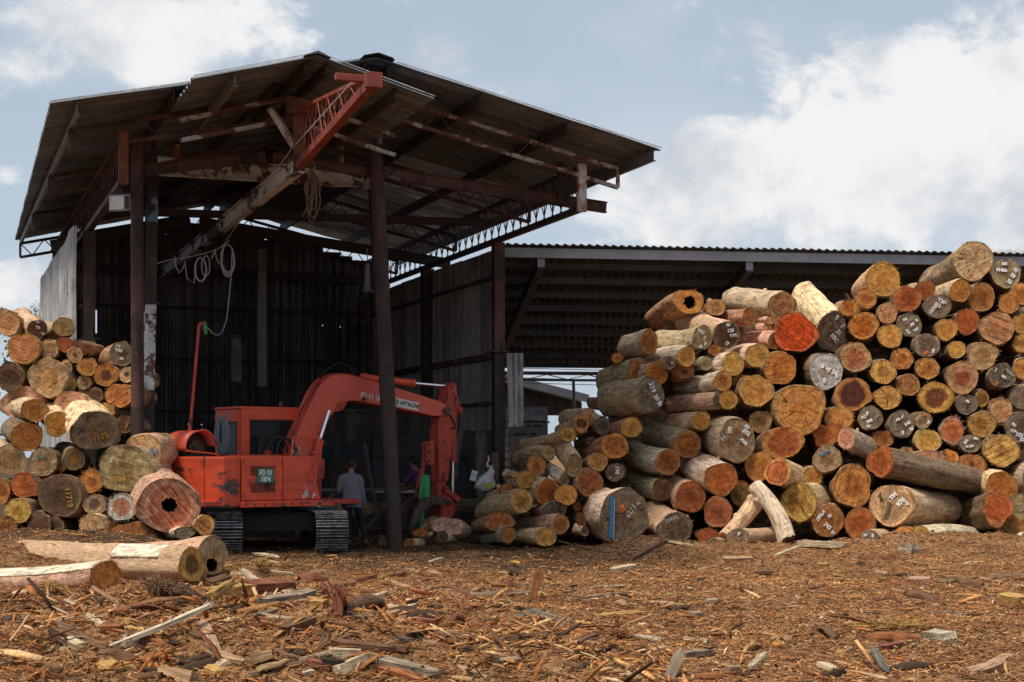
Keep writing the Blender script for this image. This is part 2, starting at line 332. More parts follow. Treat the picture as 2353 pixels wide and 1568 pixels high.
# ================================================================ GROUND HEIGHT
_gr = np.random.default_rng(77)
_gw = [(_gr.uniform(0, 2*PI), f, a, _gr.uniform(0, 2*PI)) for f, a, n in ((.5, .035, 4), (1.3, .022, 6), (3.1, .014, 8), (6.5, .008, 10), (13, .004, 10)) for _ in range(n)]
def sstep(x): x = np.clip(x, 0, 1); return x*x*(3-2*x)
def gh(x, y):
    x = np.asarray(x, float); y = np.asarray(y, float); h = np.zeros(np.broadcast(x, y).shape)
    for th, f, a, p in _gw: h = h+a*.55*np.sin((x*math.cos(th)+y*math.sin(th))*f*2+p+.8*np.sin(x*f*.7+p*2))
    near = sstep((60-y)/20)*sstep((y-5)/5); h = h*near
    def g(cx, cy, sx, sy, a): return a*np.exp(-((x-cx)/sx)**2-((y-cy)/sy)**2)
    h = h+.36*sstep((-4.9-x)/1.2)*sstep((y-22.5)/2.5)*(1-sstep((y-29)/2))
    h = h+g(-7.6, 25.3, 2.0, .9, .20)+g(2.4, 29.75, .75, .45, .24)+g(3.9, 29.6, .9, .4, .12)+g(8.4, 29.6, 1.9, .6, .27)+g(6.3, 29.7, 1.0, .5, .10)
    h = h+g(-2.6, 14.6, 1.5, 1.4, .22)+g(-2.4, 14.0, 2.4, 1.3, .17)+g(-.9, 15.2, .5, .4, .12)+g(-4.3, 14.4, 1.5, 1.7, .22)+g(-3.3, 15.6, .7, .5, .13)+g(-1.7, 13.6, .6, .4, .14)+g(-4.6, 16.8, .9, .6, .10)+g(-.2, 13.6, .7, .4, .10)+g(-2.7, 12.6, .7, .35, .12)+g(-3.6, 12.2, 1.2, .5, .14)+g(-2.2, 16.4, .5, .35, .12)+g(-3.4, 13.2, .5, .4, .12)+g(-1.2, 12.9, .9, .7, .16)+g(-3.6, 17.2, 1.0, 1.0, .16)+g(1.0, 13.0, 1.0, .6, .10)+g(-.6, 17.6, 1.4, .7, .12)+g(-3.0, 20.3, .8, .7, .15)+g(-5.6, 20.0, 2.2, .35, .13)+g(-4.4, 23.6, 2.5, .7, .12)
    h = h+g(-4.2, 26.6, 1.1, .5, .10)
    return h
def gpt(u, v):
    """ground point seen at (u,v)"""
    d = ray(u, v); Y = 8.0
    while Y < 60:
        p = Vector((0, 0, CH))+d*Y
        if p.z <= float(gh(p.x, p.y)): return p
        Y += .02
    return Vector((0, 0, CH))+d*Y
# ================================================================ LOGS
CROPS = {'A': (1800, 1060, 2.941), 'B': (1800, 1600, 2.941), 'C': (2500, 1060, 2.941), 'D': (2500, 1600, 2.941), 'E': (3200, 920, 2.941),
         'F': (3200, 1400, 2.941), 'G': (3200, 1667, 2.941), 'H': (0, 1190, 3.92), 'I': (0, 1500, 2.941), 'J': (0, 1800, 2.613), 'K': (1100, 1700, 2.613),
         '1': (0, 2066, 2.613), '2': (800, 2066, 2.613), '3': (1600, 2066, 2.613), '4': (2400, 2066, 2.613), '5': (3100, 2066, 2.613)}
def cuv(c, x, y):
    o = CROPS[c]; return ((o[0]+x/o[2])/1.7, (o[1]+y/o[2])/1.7)
ENDC = {'O': (.55, .225, .055), 'D': (.37, .155, .043), 'R': (.46, .135, .036), 'X': (.62, .09, .014), 'G': (.55, .275, .070), 'Y': (.60, .33, .085), 'T': (.57, .36, .175),
        'P': (.60, .31, .20), 'B': (.15, .085, .048), 'W': (.24, .18, .125), 'V': (.35, .255, .13), 'L': (.54, .51, .46), 'M': (.36, .115, .038), 'C': (.50, .265, .12)}
BARKC = {'g': (.42, .335, .24), 'h': (.52, .45, .35), 't': (.50, .365, .23), 'r': (.31, .17, .105), 'd': (.18, .125, .083), 'p': (.62, .46, .31), 'k': (.50, .315, .23), 'm': (.36, .335, .23)}
ENDW = {'O': 'orange', 'D': 'dark orange', 'R': 'red-orange', 'X': 'bright red', 'G': 'golden', 'Y': 'yellow', 'T': 'tan', 'P': 'pink', 'B': 'dark brown', 'W': 'weathered grey-brown', 'V': 'olive-grey', 'L': 'whitish', 'M': 'dark red', 'C': 'pinkish-tan'}
# crop, x, y, rx, ry, bx, by (far end, crop px; None = runs straight back into the pile), length, end, bark, dz, extras
LOGS = []
def lg(c, x, y, rx, ry, bx=None, by=None, L=None, e='O', b='g', dz=0.0, **k): LOGS.append((c, x, y, rx, ry, bx, by, L, e, b, dz, k))
# ---- right pile, left flank
lg('A', 2165, 815, 95, 155, -280, 65, 1.6, 'D', 'h', 0.2)
lg('A', 1800, 995, 75, 60, None, None, 2, 'O', 'r', 0.6)
lg('A', 2035, 1140, 120, 150, -370, 120, 2.0, 'D', 't', 0.4)
lg('A', 2245, 1180, 135, 140, -280, 70, 1.8, 'O', 't', 0.1)
lg('C', 115, 1420, 158, 205, -470, 60, 2.2, 'W', 't', -0.35, mk=[('w', '219', .15, .45, .55, -70), ('w', '20 3', .55, -.3, .5, -60), ('w', '35', .7, -.55, .4, -50)], ref='the big log painted 219', lab='big tan-barked log with 219 painted white on its brown end')
lg('B', 1480, 85, 80, 105, -285, 30, 1.9, 'T', 't', 0.45)
lg('A', 1700, 1500, 60, 85, -200, 15, 1.5, 'D', 'r', 1.3)
lg('B', 1385, 165, 90, 108, -230, 100, 1.6, 'O', 't', 0.0, heart=(.12, .045, .02), hr=.55)
lg('B', 1640, 190, 90, 115, -130, -60, 1.2, 'W', 'g', 0.3)
lg('B', 1960, 205, 125, 120, -310, 60, 1.8, 'G', 'r', -0.1)
lg('B', 1230, 288, 115, 80, -470, 120, 2.2, 'G', 't', -0.1, peel=.3)
lg('B', 1300, 645, 105, 135, -180, -240, 1.5, 'V', 'p', -0.5, peel=.3, ref='the stubby peeled pink log', lab='short peeled pinkish log tipping down the left flank of the right pile')
lg('B', 1010, 500, 80, 90, -350, 80, 2.0, 'T', 't', 0.2)
lg('B', 865, 652, 118, 122, -120, 20, 1.6, 'O', 'd', -0.1, crk=1.0, ref='the orange star-cracked log', lab='orange log end split by three radial cracks, left flank of right pile')
lg('B', 1190, 800, 60, 78, -200, -140, 1.2, 'W', 'h', -0.3)
lg('B', 1770, 420, 155, 155, -340, 85, 2.0, 'O', 'r', -0.2, heart=(.42, .14, .035), hr=.75)
lg('B', 1500, 360, 40, 50, -150, 30, 1.2, 'B', 'd', 0.2)
lg('B', 1575, 600, 125, 105, -130, 70, 1.5, 'G', 't', -0.35)
lg('B', 1480, 842, 155, 160, -250, 60, 1.7, 'M', 'g', -0.3, crk=1.0)
lg('B', 1770, 722, 112, 110, None, None, 2, 'W', 'd', 0.0, mk=[('w', '198', .25, .25, .75, -90), ('w', '3', -.5, -.6, .45, -80)])
lg('D', 320, 605, 142, 155, -430, -120, 2.2, 'D', 'h', -0.3, fz=1)
lg('D', 545, 400, 165, 168, -420, -95, 2.1, 'D', 'g', 0.0)
lg('D', 265, 920, 125, 130, -370, -105, 2.2, 'B', 'g', 0.0)
lg('B', 740, 808, 105, 105, -110, 60, 1.4, 'G', 't', -0.2, fz=1)
lg('B', 1000, 945, 148, 155, -200, -20, 1.7, 'R', 'g', -0.3, crk=1)
lg('B', 1210, 982, 135, 118, -80, 25, 1.6, 'G', 'd', -0.5, saw=1.3)
lg('B', 700, 1050, 125, 145, -430, 135, 2.2, 'G', 't', -0.45, fz=1, ref='the sloping golden-ended log', lab='long tan log sloping down left with a broad golden sawn end')
lg('B', 525, 940, 80, 88, -200, 95, 1.6, 'D', 't', 0.0)
lg('B', 1080, 1160, 140, 110, -120, 20, 1.0, 'W', 't', -0.2, crk=1)
lg('B', 1150, 1318, 98, 115, -500, 15, 2.2, 'D', 'k', -0.75, taper=.72)
lg('B', 440, 1290, 190, 110, -170, 50, 1.3, 'M', 'r', -0.4, saw=1.4)
lg('B', 545, 1440, 90, 100, -270, 20, 1.5, 'D', 'm', -0.75, ref='the mossy grey-green log', lab='mossy grey-green log lying at the left foot of right pile')
lg('B', 970, 1470, 145, 103, -420, 30, 1.9, 'G', 't', -1.0)
lg('B', 1880, 1220, 268, 335, -250, -50, 1.35, 'W', 'h', -0.9, crk=.9, ref='the giant blue-striped log', lab='giant pale-barked log with blue stripe and orange tag on grey end', mk=[('tago', '137', -.12, .28, .26, 20), ('bar', '', -.62, -.05, 1, 0), ('ch', '62', .2, .05, .32, 70), ('ch', '13 x', .45, .35, .3, 45)], cir=1)
lg('D', 400, 1362, 218, 182, -250, -150, 1.8, 'W', 'k', -0.7, crk=.8, peel=.5, ref='the flaky log beside the giant', lab='log with flaking pink bark and ringed brown end beside the giant', mk=[('ch', '20RKL', -.2, .62, .36, 20)])
lg('B', 1390, 1270, 60, 78, -140, 0, 1.0, 'D', 't', 0.0)
lg('B', 1425, 1400, 45, 55, -120, 0, 0.9, 'B', 't', -0.6)
lg('B', 1340, 1115, 50, 62, None, None, 1.2, 'G', 'r', 0.2, fz=1)
lg('B', 620, 745, 35, 38, -110, 10, 0.8, 'T', 't', -0.2)
# ---- right pile, top middle
lg('C', 555, 345, 178, 150, -330, 210, 2.2, 'O', 'r', 0.5, hole=(.08, -.07, .42), ref='the hollow log on the crest', lab='hollow orange log with a dark round hole on the pile crest')
lg('C', 865, 415, 125, 95, None, None, 2, 'C', 'r', 0.9, crk=.8)
lg('C', 1630, 390, 165, 150, -540, -60, 2.4, 'C', 'g', 0.4, ref='the grey log on the crest', lab='big grey-barked log lying along the crest with tan sawn end')
lg('C', 990, 735, 150, 170, -480, -190, 2.5, 'B', 'k', -0.1, peel=.4, crk=.9, mk=[('w', '83', .1, .75, .36, 10), ('w', '128', .3, .35, .42, 10), ('w', 'TYC', .55, .0, .36, 10), ('w', '15', .1, -.6, .4, 60)], ref='the dark log painted 128', lab='pink peeled log with 128 painted white on its dark end')
lg('C', 1262, 520, 88, 105, -420, 20, 2.0, 'D', 'r', 0.3, heart=(.40, .15, .06), hr=.7)
lg('C', 715, 762, 115, 150, -490, 35, 2.1, 'V', 'g', -0.2, mk=[('w', 'W2C', -.2, .5, .42, -25), ('w', '14', .2, -.05, .42, 60), ('w', '20', -.2, -.75, .42, 30), ('tag', '', .3, -.5, .3, -15), ('cp', '25811', -.45, -.1, .36, -65)], ref='the grey log painted W2C', lab='smooth grey log with a paper tag and white W2C on its end')
lg('C', 1790, 705, 260, 220, None, None, 3, 'X', 'd', -0.2, saw=1.5, crk=0, hr=1.4, wea=-.25, ref='the big bright red-ended log', lab='big log with a bright red freshly sawn end, top of pile')
lg('C', 2200, 690, 160, 235, -320, -360, 2.6, 'W', 'p', -0.1, peel=.2, crk=1.6, fz=1, mk=[('tag', '', .3, .75, .26, -20), ('w', '2', .75, .3, .4, -60), ('w', '21', .5, -.05, .42, -50), ('w', 'EBC', .25, -.35, .4, -50)], ref='the big pale log with split grey end', lab='big pale rooted log leaning off the crest with split grey end')
lg('C', 1560, 795, 90, 105, -450, 15, 2.0, 'D', 'k', 0.1)
lg('C', 1565, 640, 60, 70, -210, 0, 1.5, 'D', 'k', 0.4)
lg('C', 1500, 560, 70, 45, -120, -10, 1.2, 'C', 'k', 0.3)
lg('C', 530, 980, 107, 118, -390, 40, 1.9, 'Y', 'h', -0.3, saw=1.2)
lg('C', 335, 1050, 85, 78, -60, 20, 1.2, 'W', 'g', -0.25, mk=[('tag', '', .4, -.05, .34, -10)])
lg('C', 855, 905, 75, 62, -160, 50, 1.5, 'D', 'd', 0.0)
lg('C', 505, 1150, 130, 90, None, None, 2, 'D', 'r', 0.1, heart=(.10, .05, .03), hr=.28)
lg('C', 1065, 1065, 130, 140, -370, 130, 2.1, 'Y', 'h', -0.3, crk=.8)
lg('C', 1345, 970, 140, 145, -300, 70, 2.0, 'Y', 'p', -0.1, wea=.6)
lg('C', 760, 1060, 75, 80, -120, 20, 1.0, 'V', 'm', -0.1)
lg('C', 950, 1260, 115, 122, -480, 60, 2.1, 'G', 'h', -0.5, ref='the grey log with round golden end', lab='straight pale grey log pointing right with small round golden end')
lg('C', 900, 1490, 55, 105, -580, 40, 1.9, 'W', 'k', -0.4, peel=.3, mk=[('w', '2', 0, .4, .5, 10)])
lg('C', 1012, 1480, 112, 105, -70, 5, 1.4, 'G', 'd', -0.5, fz=1, saw=.4)
lg('C', 1330, 1372, 200, 195, None, None, 3, 'G', 'd', -0.35, saw=.5)
lg('C', 1150, 1265, 95, 82, None, None, 2, 'D', 'r', 0.2)
lg('C', 1610, 1110, 195, 195, None, None, 3, 'O', 'd', -0.3, crk=.6)
lg('C', 2135, 1150, 195, 210, None, None, 3, 'L', 'd', -0.25, crk=.4, saw=.3, mk=[('w', 'B W', .0, .2, .4, -25), ('w', '9 56', .4, -.02, .45, -20), ('w', '0', .65, -.3, .4, -20), ('tag', '', -.1, -.55, .3, 0), ('cp', '1000', -.72, -.2, .4, -75)], ref='the whitewashed log end', lab='whitish log end with paper tag and smudged white numbers')
lg('C', 1840, 1580, 305, 300, None, None, 3, 'O', 'd', -0.35, crk=.9, ref='the largest orange log end', lab='largest round orange log end with dark star centre in right pile')
lg('D', 1385, 140, 135, 135, None, None, 2, 'C', 'r', 0.1)
lg('D', 705, 130, 108, 112, -340, 20, 1.8, 'Y', 'p', -0.2, saw=1.5)
lg('D', 1115, 355, 218, 262, -260, -30, 1.7, 'V', 'g', -0.6, crk=.8, mk=[('w', 'A3', .55, .65, .3, -30), ('w', '392', .5, .38, .36, -35), ('w', 'mm', .4, -.05, .34, -45), ('cp', 'HSXLI', -.05, -.3, .34, 75), ('tag', '', -.45, .5, .3, -5), ('ch', 'H', -.8, .1, .4, 50)], ref='the big log painted 392', lab='big rough-barked log with tag and 392 painted on olive end')
lg('D', 1635, 380, 245, 190, None, None, 3, 'O', 'd', -0.2, heart=(.38, .11, .03), hr=.78)
lg('D', 1372, 655, 172, 178, None, None, 2.5, 'O', 'r', -0.2)
lg('D', 1580, 720, 165, 160, 330, 160, 1.9, 'O', 't', -0.8, heart=(.42, .12, .035), hr=.85, ref='the rimmed log pointing right', lab='orange log with red heart whose tan body runs off rightward')
lg('D', 1985, 775, 110, 112, None, None, 1.6, 'G', 't', -0.1, fz=1)
lg('D', 2150, 565, 165, 162, 110, 90, 1.8, 'V', 'd', -0.4, crk=.9, mk=[('b', '95756', -.15, .42, .34, 35)], ref='the log numbered in blue', lab='olive-grey log end numbered 95756 in blue paint')
lg('D', 2150, 290, 185, 135, None, None, 2.5, 'R', 'd', 0.0, shape=.14)
lg('D', 930, 795, 190, 193, -270, -130, 1.8, 'R', 'h', -0.5, crk=.5, ref='the grey-barked red-ended log', lab='grey birch-like log with large red-orange end in lower pile')
lg('D', 580, 1005, 180, 182, -180, -60, 1.8, 'M', 'k', -0.55, crk=.8)
lg('D', 890, 1182, 170, 185, None, None, 2.5, 'M', 'd', -0.3)
lg('D', 1165, 975, 125, 155, None, None, 2, 'D', 'd', 0.1, heart=(.22, .13, .04), hr=.8)
lg('D', 1690, 1520, 84, 80, -370, -640, 2.6, 'B', 'h', -1.1, taper=.8, steep=1, ref='the crooked leaning log', lab='crooked pale log leaning steeply against the foot of the pile')
lg('D', 960, 1480, 70, 70, 370, -420, 1.9, 'C', 't', -0.7, taper=1.35, steep=1, ref='the straight leaning log', lab='thin tan log leaning up behind the crooked one')
lg('D', 1830, 1065, 210, 218, 300, -20, 2.2, 'Y', 't', -0.5, crk=.8, fz=1, saw=1.2)
lg('D', 2155, 1278, 188, 195, 70, -70, 1.8, 'D', 't', -0.5, mk=[('w', '1976.4', -.45, .3, .36, 55), ('w', 'M', .15, .3, .36, 30), ('w', '742', .0, -.35, .42, -40), ('w', 'H', .35, -.75, .36, -30)], ref='the brown log painted 742', lab='brown log end painted with white 742 near pile foot')
lg('G', 380, 680, 228, 250, None, None, 3, 'O', 'd', -0.5, wea=.2, saw=1.1)
lg('D', 1130, 1470, 130, 105, 420, -30, 1.6, 'W', 'p', -1.0, peel=.6, mk=[('tag', '', .1, .45, .34, -25)], ref='the yellow log on the ground', lab='peeled yellowish log on the ground with tagged grey end')
lg('D', 845, 1515, 60, 48, 170, 5, 1.0, 'W', 'p', -1.1, peel=.5)
lg('D', 770, 1450, 140, 85, None, None, 1.6, 'M', 'd', -0.1)
lg('D', 1960, 225, 52, 50, None, None, 1.5, 'B', 'd', -0.1, hole=(0, 0, .6))
# ---- right pile, right part
lg('E', 735, 510, 200, 198, -190, 140, 2.5, 'G', 't', 0.0, fz=1, saw=.8, ref='the rough golden log on top', lab='rough golden-ended log sticking up on the crest above small logs')
lg('E', 1770, 292, 230, 225, -430, 260, 3.0, 'T', 'd', 0.0, crk=.7, hr=1.3, heart=(.60, .39, .20), saw=1.0, ref='the topmost big pale-ended log', lab='topmost big log of the pile, pale tan end and charred bark')
lg('E', 2145, 440, 178, 170, None, None, 3, 'V', 'd', 0.1, crk=.5, mk=[('w', 'M486', -.3, .25, .4, -5), ('w', 'E2', .65, .25, .36, -50), ('w', '28', .45, -.15, .42, -45), ('w', '20', .2, -.6, .42, -45), ('tag', '', -.1, .72, .34, 90)], ref='the log painted M486', lab='grey log end painted M486 at the top right')
lg('E', 540, 725, 125, 115, None, None, 2.5, 'O', 'r', 0.1, heart=(.45, .13, .03), hr=.55)
lg('E', 350, 835, 120, 95, None, None, 2.5, 'O', 'r', -0.1, fz=1, heart=(.48, .15, .03), hr=.6)
lg('E', 1215, 635, 120, 115, -130, 20, 2.2, 'M', 't', 0.2)
lg('E', 1008, 730, 162, 158, None, None, 3, 'R', 'd', -0.1, crk=.8)
lg('E', 1620, 636, 126, 132, -240, 50, 2.5, 'O', 't', -0.1)
lg('E', 1868, 715, 146, 170, None, None, 3, 'D', 'd', 0.0)
lg('E', 1360, 815, 163, 135, None, None, 3, 'W', 'd', -0.2, mk=[('w', '19767', -.3, -.25, .5, 55), ('w', 'T2', .2, .5, .5, -20), ('w', 'D2', .0, .1, .5, -20), ('w', '01', .5, .35, .4, 10)], ref='the log painted 19767', lab='grey log end covered in white numbers reading 19767')
lg('E', 2178, 785, 115, 116, -90, 40, 2.5, 'G', 'd', 0.0, fz=1, saw=.3)
lg('E', 2320, 680, 122, 128, None, None, 2.5, 'O', 'd', 0.1)
lg('E', 785, 892, 120, 122, None, None, 2.5, 'C', 'd', -0.1, crk=1)
lg('E', 510, 1040, 175, 153, None, None, 3, 'O', 'r', -0.1, heart=(.50, .14, .02), hr=.75)
lg('E', 815, 1155, 145, 143, -150, 130, 3, 'Y', 'd', -0.2, crk=.8, saw=.6)
lg('E', 1045, 1030, 138, 138, None, None, 3, 'W', 'd', -0.2, mk=[('tag', '', -.45, .5, .34, -65), ('w', 'B', .55, .4, .4, 30), ('w', 'FF', .2, .0, .5, 30), ('w', 'AO', -.2, -.6, .4, -60), ('w', 'W', .5, -.45, .5, 30), ('cp', 'MNO', -.1, .35, .4, 40)], ref='the tagged log painted FF', lab='dark grey log end with tag and white FF scrawl')
lg('E', 1462, 1080, 128, 125, -170, 50, 2.6, 'G', 'd', -0.1, fz=1, saw=.3)
lg('E', 1700, 988, 138, 153, None, None, 3, 'R', 'd', -0.1, heart=(.48, .12, .03), hr=.8)
lg('E', 2045, 1062, 194, 193, None, None, 3, 'C', 'd', -0.2, saw=1.8, ref='the big striped-sawn log end', lab='large pinkish-tan log end with strong saw stripes')
lg('E', 2352, 1010, 112, 128, -110, 20, 2.6, 'G', 'd', 0.0)
lg('E', 1240, 1262, 158, 133, None, None, 3, 'W', 'd', -0.25, crk=1.2, mk=[('tago', '185', -.1, -.7, .38, -60), ('tag', '', .45, -.55, .34, -12), ('b', '.', 0, .7, .5, 0)], ref='the dark log with two tags', lab='dark grey log end with one orange and one white tag')
lg('E', 1580, 1312, 104, 103, -200, 80, 2.6, 'Y', 'd', -0.1, saw=.3, ref='the small smooth yellow log', lab='small log with smooth plain yellow end')
lg('E', 1878, 1388, 172, 160, None, None, 3, 'T', 'd', -0.15, fz=1, saw=.4, wea=.3)
lg('E', 2332, 1242, 108, 105, -200, 60, 2.6, 'Y', 'd', 0.0, saw=1.5)
lg('E', 950, 1420, 132, 127, None, None, 2.6, 'O', 'd', -0.1, crk=.8)
lg('E', 415, 1400, 183, 180, None, None, 3, 'C', 'd', -0.2, heart=(.40, .14, .06), hr=.62, ref='the ringed brown log end', lab='round log end with broad red-brown growth rings')
lg('F', 1245, 118, 136, 125, None, None, 2.6, 'O', 'd', -0.15)
lg('F', 735, 158, 153, 135, None, None, 2.6, 'Y', 'd', -0.15, heart=(.36, .17, .04), hr=.5, saw=1.2)
lg('F', 382, 420, 228, 188, None, None, 3, 'O', 'd', -0.2, heart=(.10, .03, .018), hr=.74, shape=.07, ref='the log with black-red heart', lab='log with a huge dark red heart inside an orange rim')
lg('F', 788, 455, 153, 134, None, None, 3, 'G', 'd', -0.2, crk=.9)
lg('F', 1022, 306, 138, 128, None, None, 2.6, 'D', 'r', 0.0, heart=(.34, .14, .045), hr=.9)
lg('F', 1645, 226, 183, 190, -220, 0, 2.6, 'C', 'd', -0.2, heart=(.34, .09, .035), hr=.45, crk=.5, ref='the tan log with red bullseye', lab='tan oval log end with a red bullseye heart')
lg('F', 2103, 202, 163, 140, None, None, 3, 'W', 'd', -0.2, crk=1.1, mk=[('tago', '815', -.45, -.7, .34, -25), ('tag', '', .1, -.1, .36, 55), ('w', 'I', -.5, .5, .5, -25), ('b', '.', -.75, .2, .8, 0), ('ch', '743861', .5, .3, .3, -45)], ref='the log with slanting orange tag', lab='grey cracked log end with orange tag and white tag')
lg('F', 2335, 120, 100, 130, -140, -40, 2.4, 'O', 't', 0.0)
lg('F', 1338, 450, 200, 177, None, None, 3, 'Y', 'd', -0.25, heart=(.20, .075, .025), hr=.66, fz=1, ref='the pale-rimmed brown-hearted log', lab='log end with dark brown heart and thick pale yellow rim')
lg('F', 1692, 530, 132, 120, None, None, 3, 'W', 'd', -0.1, crk=1.4, mk=[('tag', '', .1, .3, .36, 55)])
lg('F', 1872, 460, 72, 98, None, None, 2.4, 'G', 't', 0.0, heart=(.26, .12, .02), hr=.75)
lg('F', 2090, 600, 128, 153, None, None, 2.6, 'C', 'd', -0.15, fz=1)
lg('F', 2340, 450, 150, 140, -120, -20, 2.4, 'W', 'd', 0.0, crk=1)
lg('F', 230, 690, 173, 138, None, None, 2.6, 'G', 'd', -0.1, fz=1, saw=.4)
lg('F', 588, 690, 140, 143, None, None, 2.6, 'W', 'd', -0.25, mk=[('tag', '', -.3, .4, .36, -18), ('w', 'AC', -.6, .1, .42, 20), ('w', '588', -.1, -.25, .45, 25), ('w', '20', -.2, -.7, .42, 10), ('cp', '196', .55, .1, .42, 60)], ref='the log painted 588', lab='grey log end with tag and white 588 painted on')
lg('F', 950, 757, 150, 160, None, None, 2.6, 'W', 'd', -0.3, mk=[('tag', '', .05, -.68, .32, -3), ('w', '3', .0, .55, .42, -30), ('w', 'AB', -.35, .35, .34, 20), ('w', '545', .45, .05, .42, 35), ('w', '20', .75, -.4, .4, 30), ('cp', 'WHI', -.6, -.1, .42, -80)], ref='the log painted 545', lab='grey log end with 545 in white and tag at bottom')
lg('F', 1193, 715, 105, 98, None, None, 2.4, 'V', 'd', -0.3, crk=.8, mk=[('tago', '544', .2, .72, .4, 80), ('tag', '', .6, -.25, .4, -20), ('b', '-', -.7, .0, .6, 60), ('b', '-', -.2, -.75, .6, -20)], ref='the small blue-daubed log', lab='small grey log end with orange tag and blue daubs')
lg('F', 1530, 835, 133, 158, -90, 0, 2.6, 'P', 'd', -0.25, heart=(.50, .15, .05), hr=.78, fz=1)
lg('F', 1872, 760, 165, 148, None, None, 2.6, 'G', 'd', -0.25, fz=1, crk=1, saw=.5)
lg('F', 2300, 800, 150, 195, None, None, 2.6, 'W', 'd', -0.25, mk=[('tag', '', -.45, .2, .32, 40), ('w', 'HA', -.45, -.2, .36, -15), ('w', '255', .0, -.45, .42, -15), ('w', '20', .2, -.75, .4, -10)], ref='the log cut by the photo edge', lab='large grey log end with tag and white 255, far right')
lg('F', 1245, 948, 155, 140, None, None, 2.6, 'Y', 'd', -0.35, crk=.5, saw=.4)
lg('F', 1738, 980, 125, 105, None, None, 2.4, 'W', 'd', -0.3, mk=[('w', 'EM', -.45, .2, .5, 55), ('w', '84', .1, -.3, .5, 20), ('w', 'SC', -.3, -.35, .4, 10), ('tag', '', .5, .6, .42, 70)])
lg('F', 2090, 1060, 195, 190, None, None, 3, 'Y', 'd', -0.35, fz=1, saw=1.5, wea=.4, ref='the mossy-rimmed yellow log', lab='big yellow saw-striped log end with greenish rim, lower right')
lg('F', 735, 925, 120, 102, None, None, 2.4, 'D', 'd', 0.0)
lg('F', 1490, 1145, 103, 105, None, None, 2.4, 'O', 'd', -0.1, crk=.9)
lg('F', 1245, 1140, 188, 85, None, None, 1.5, 'P', 't', -0.4, fz=1, saw=.3, ref='the furry pink log end', lab='furry pale pink log end just above the long fallen log')
lg('F', 1757, 1220, 166, 125, None, None, 2.6, 'D', 'd', -0.2, heart=(.10, .04, .02), hr=.2)
lg('F', 1000, 1085, 80, 62, None, None, 1.6, 'C', 'd', -0.2)
lg('F', 310, 920, 80, 138, 470, 215, 2.2, 'P', 'g', -0.9, ref='the grey log with pink end', lab='slim grey log sliding rightward with a pink end')
lg('F', 705, 1190, 228, 178, 1150, 230, 2.6, 'R', 'd', -1.1, shape=.08, taper=.82, ref='the long fallen log', lab='long dark log lying across the pile front with red-orange end')
lg('G', 2095, 692, 165, 190, None, None, 2.6, 'O', 't', -0.5, heart=(.48, .15, .03), hr=.7)
lg('G', 2460, 590, 100, 172, -290, 5, 1.6, 'W', 'g', -0.5)
lg('G', 840, 900, 262, 243, 560, 70, 2.2, 'T', 't', -0.9, crk=.9, wea=.5, hr=.6, heart=(.42, .26, .13), mk=[('w', 'TM', .05, .45, .34, 45), ('w', '976', .42, .15, .38, 45), ('w', '2', .72, .1, .3, 30), ('ck', '13262', -.15, -.3, .34, 82), ('ck', '2', -.55, .35, .5, 20)], ref='the big log carved 13262', lab='big tan log end carved 13262 and painted 976 near the ground')
lg('G', 2050, 940, 180, 190, -400, 105, 2.2, 'R', 'd', -1.0, shape=.12, hr=.9, heart=(.5, .12, .03), ref='the lobed red log end', lab='log with a lobed smooth red end at lower right')
lg('G', 470, 1112, 175, 188, None, None, 2.4, 'R', 't', -0.8)
lg('G', 575, 1275, 122, 88, 200, -10, 1.1, 'W', 't', -1.2, mk=[('w', '30', -.4, .3, .5, 10), ('w', '8', .4, .25, .7, 0), ('w', '23', -.3, -.4, .5, 10), ('w', '5', .5, -.4, .5, 0)], ref='the short log smeared white', lab='short log on the ground with white-smeared end')
lg('G', 1165, 1240, 130, 100, 600, 20, 2.0, 'Y', 'h', -1.1, saw=1.4, ref='the half-buried grey log', lab='grey log half buried in chips with striped golden end')
lg('G', 970, 1235, 120, 90, 300, 5, 1.4, 'O', 'r', -0.9)
lg('G', 2205, 1180, 165, 155, None, None, 2.4, 'D', 'd', -0.6, heart=(.25, .13, .035), hr=.7)
lg('G', 2400, 1320, 90, 125, None, None, 1.5, 'V', 'h', -0.9)
lg('G', 2310, 920, 140, 150, None, None, 2.4, 'V', 'd', -0.4, mk=[('cp', '315', 0, 0, .5, -75)])
lg('G', 2350, 340, 85, 80, None, None, 2.4, 'B', 'd', -0.2)
# ---- left pile
lg('H', 130, 300, 165, 178, None, None, 2.4, 'C', 'd', -0.1, fz=1)
lg('H', 40, 115, 100, 65, None, None, 2, 'T', 't', 0.3)
lg('H', 570, 380, 153, 155, -240, -190, 2.2, 'B', 't', 0.0, mk=[('w', 'C-2', .0, .8, .3, 0), ('w', 'TR', .05, .2, .5, -5), ('w', 'RS', .6, -.45, .36, 0)], ref='the dark log painted TR', lab='dark log end painted TR at the top of left pile')
lg('H', 975, 340, 170, 145, -230, 50, 2.0, 'T', 't', 0.1, ref='the tan log beside the zinc wall', lab='tan log on top of left pile beside the zinc wall')
lg('H', 365, 672, 248, 235, 240, 120, 2.0, 'O', 't', -0.3, fz=1, hr=.7, heart=(.62, .25, .10), ref='the big orange log near the top', lab='big orange log end with splintered lower rim, left pile')
lg('H', 755, 690, 140, 160, None, None, 2, 'C', 'd', 0.0, mk=[('b', 'KISI', .3, -.6, .3, 70)])
lg('H', 980, 613, 120, 118, None, None, 2, 'M', 'r', 0.1, heart=(.34, .10, .035), hr=.7)
lg('H', 1150, 772, 115, 124, 60, -70, 1.6, 'T', 't', 0.0, heart=(.14, .08, .04), hr=.3)
lg('H', 1340, 962, 155, 138, 20, -40, 1.8, 'G', 'd', -0.1)
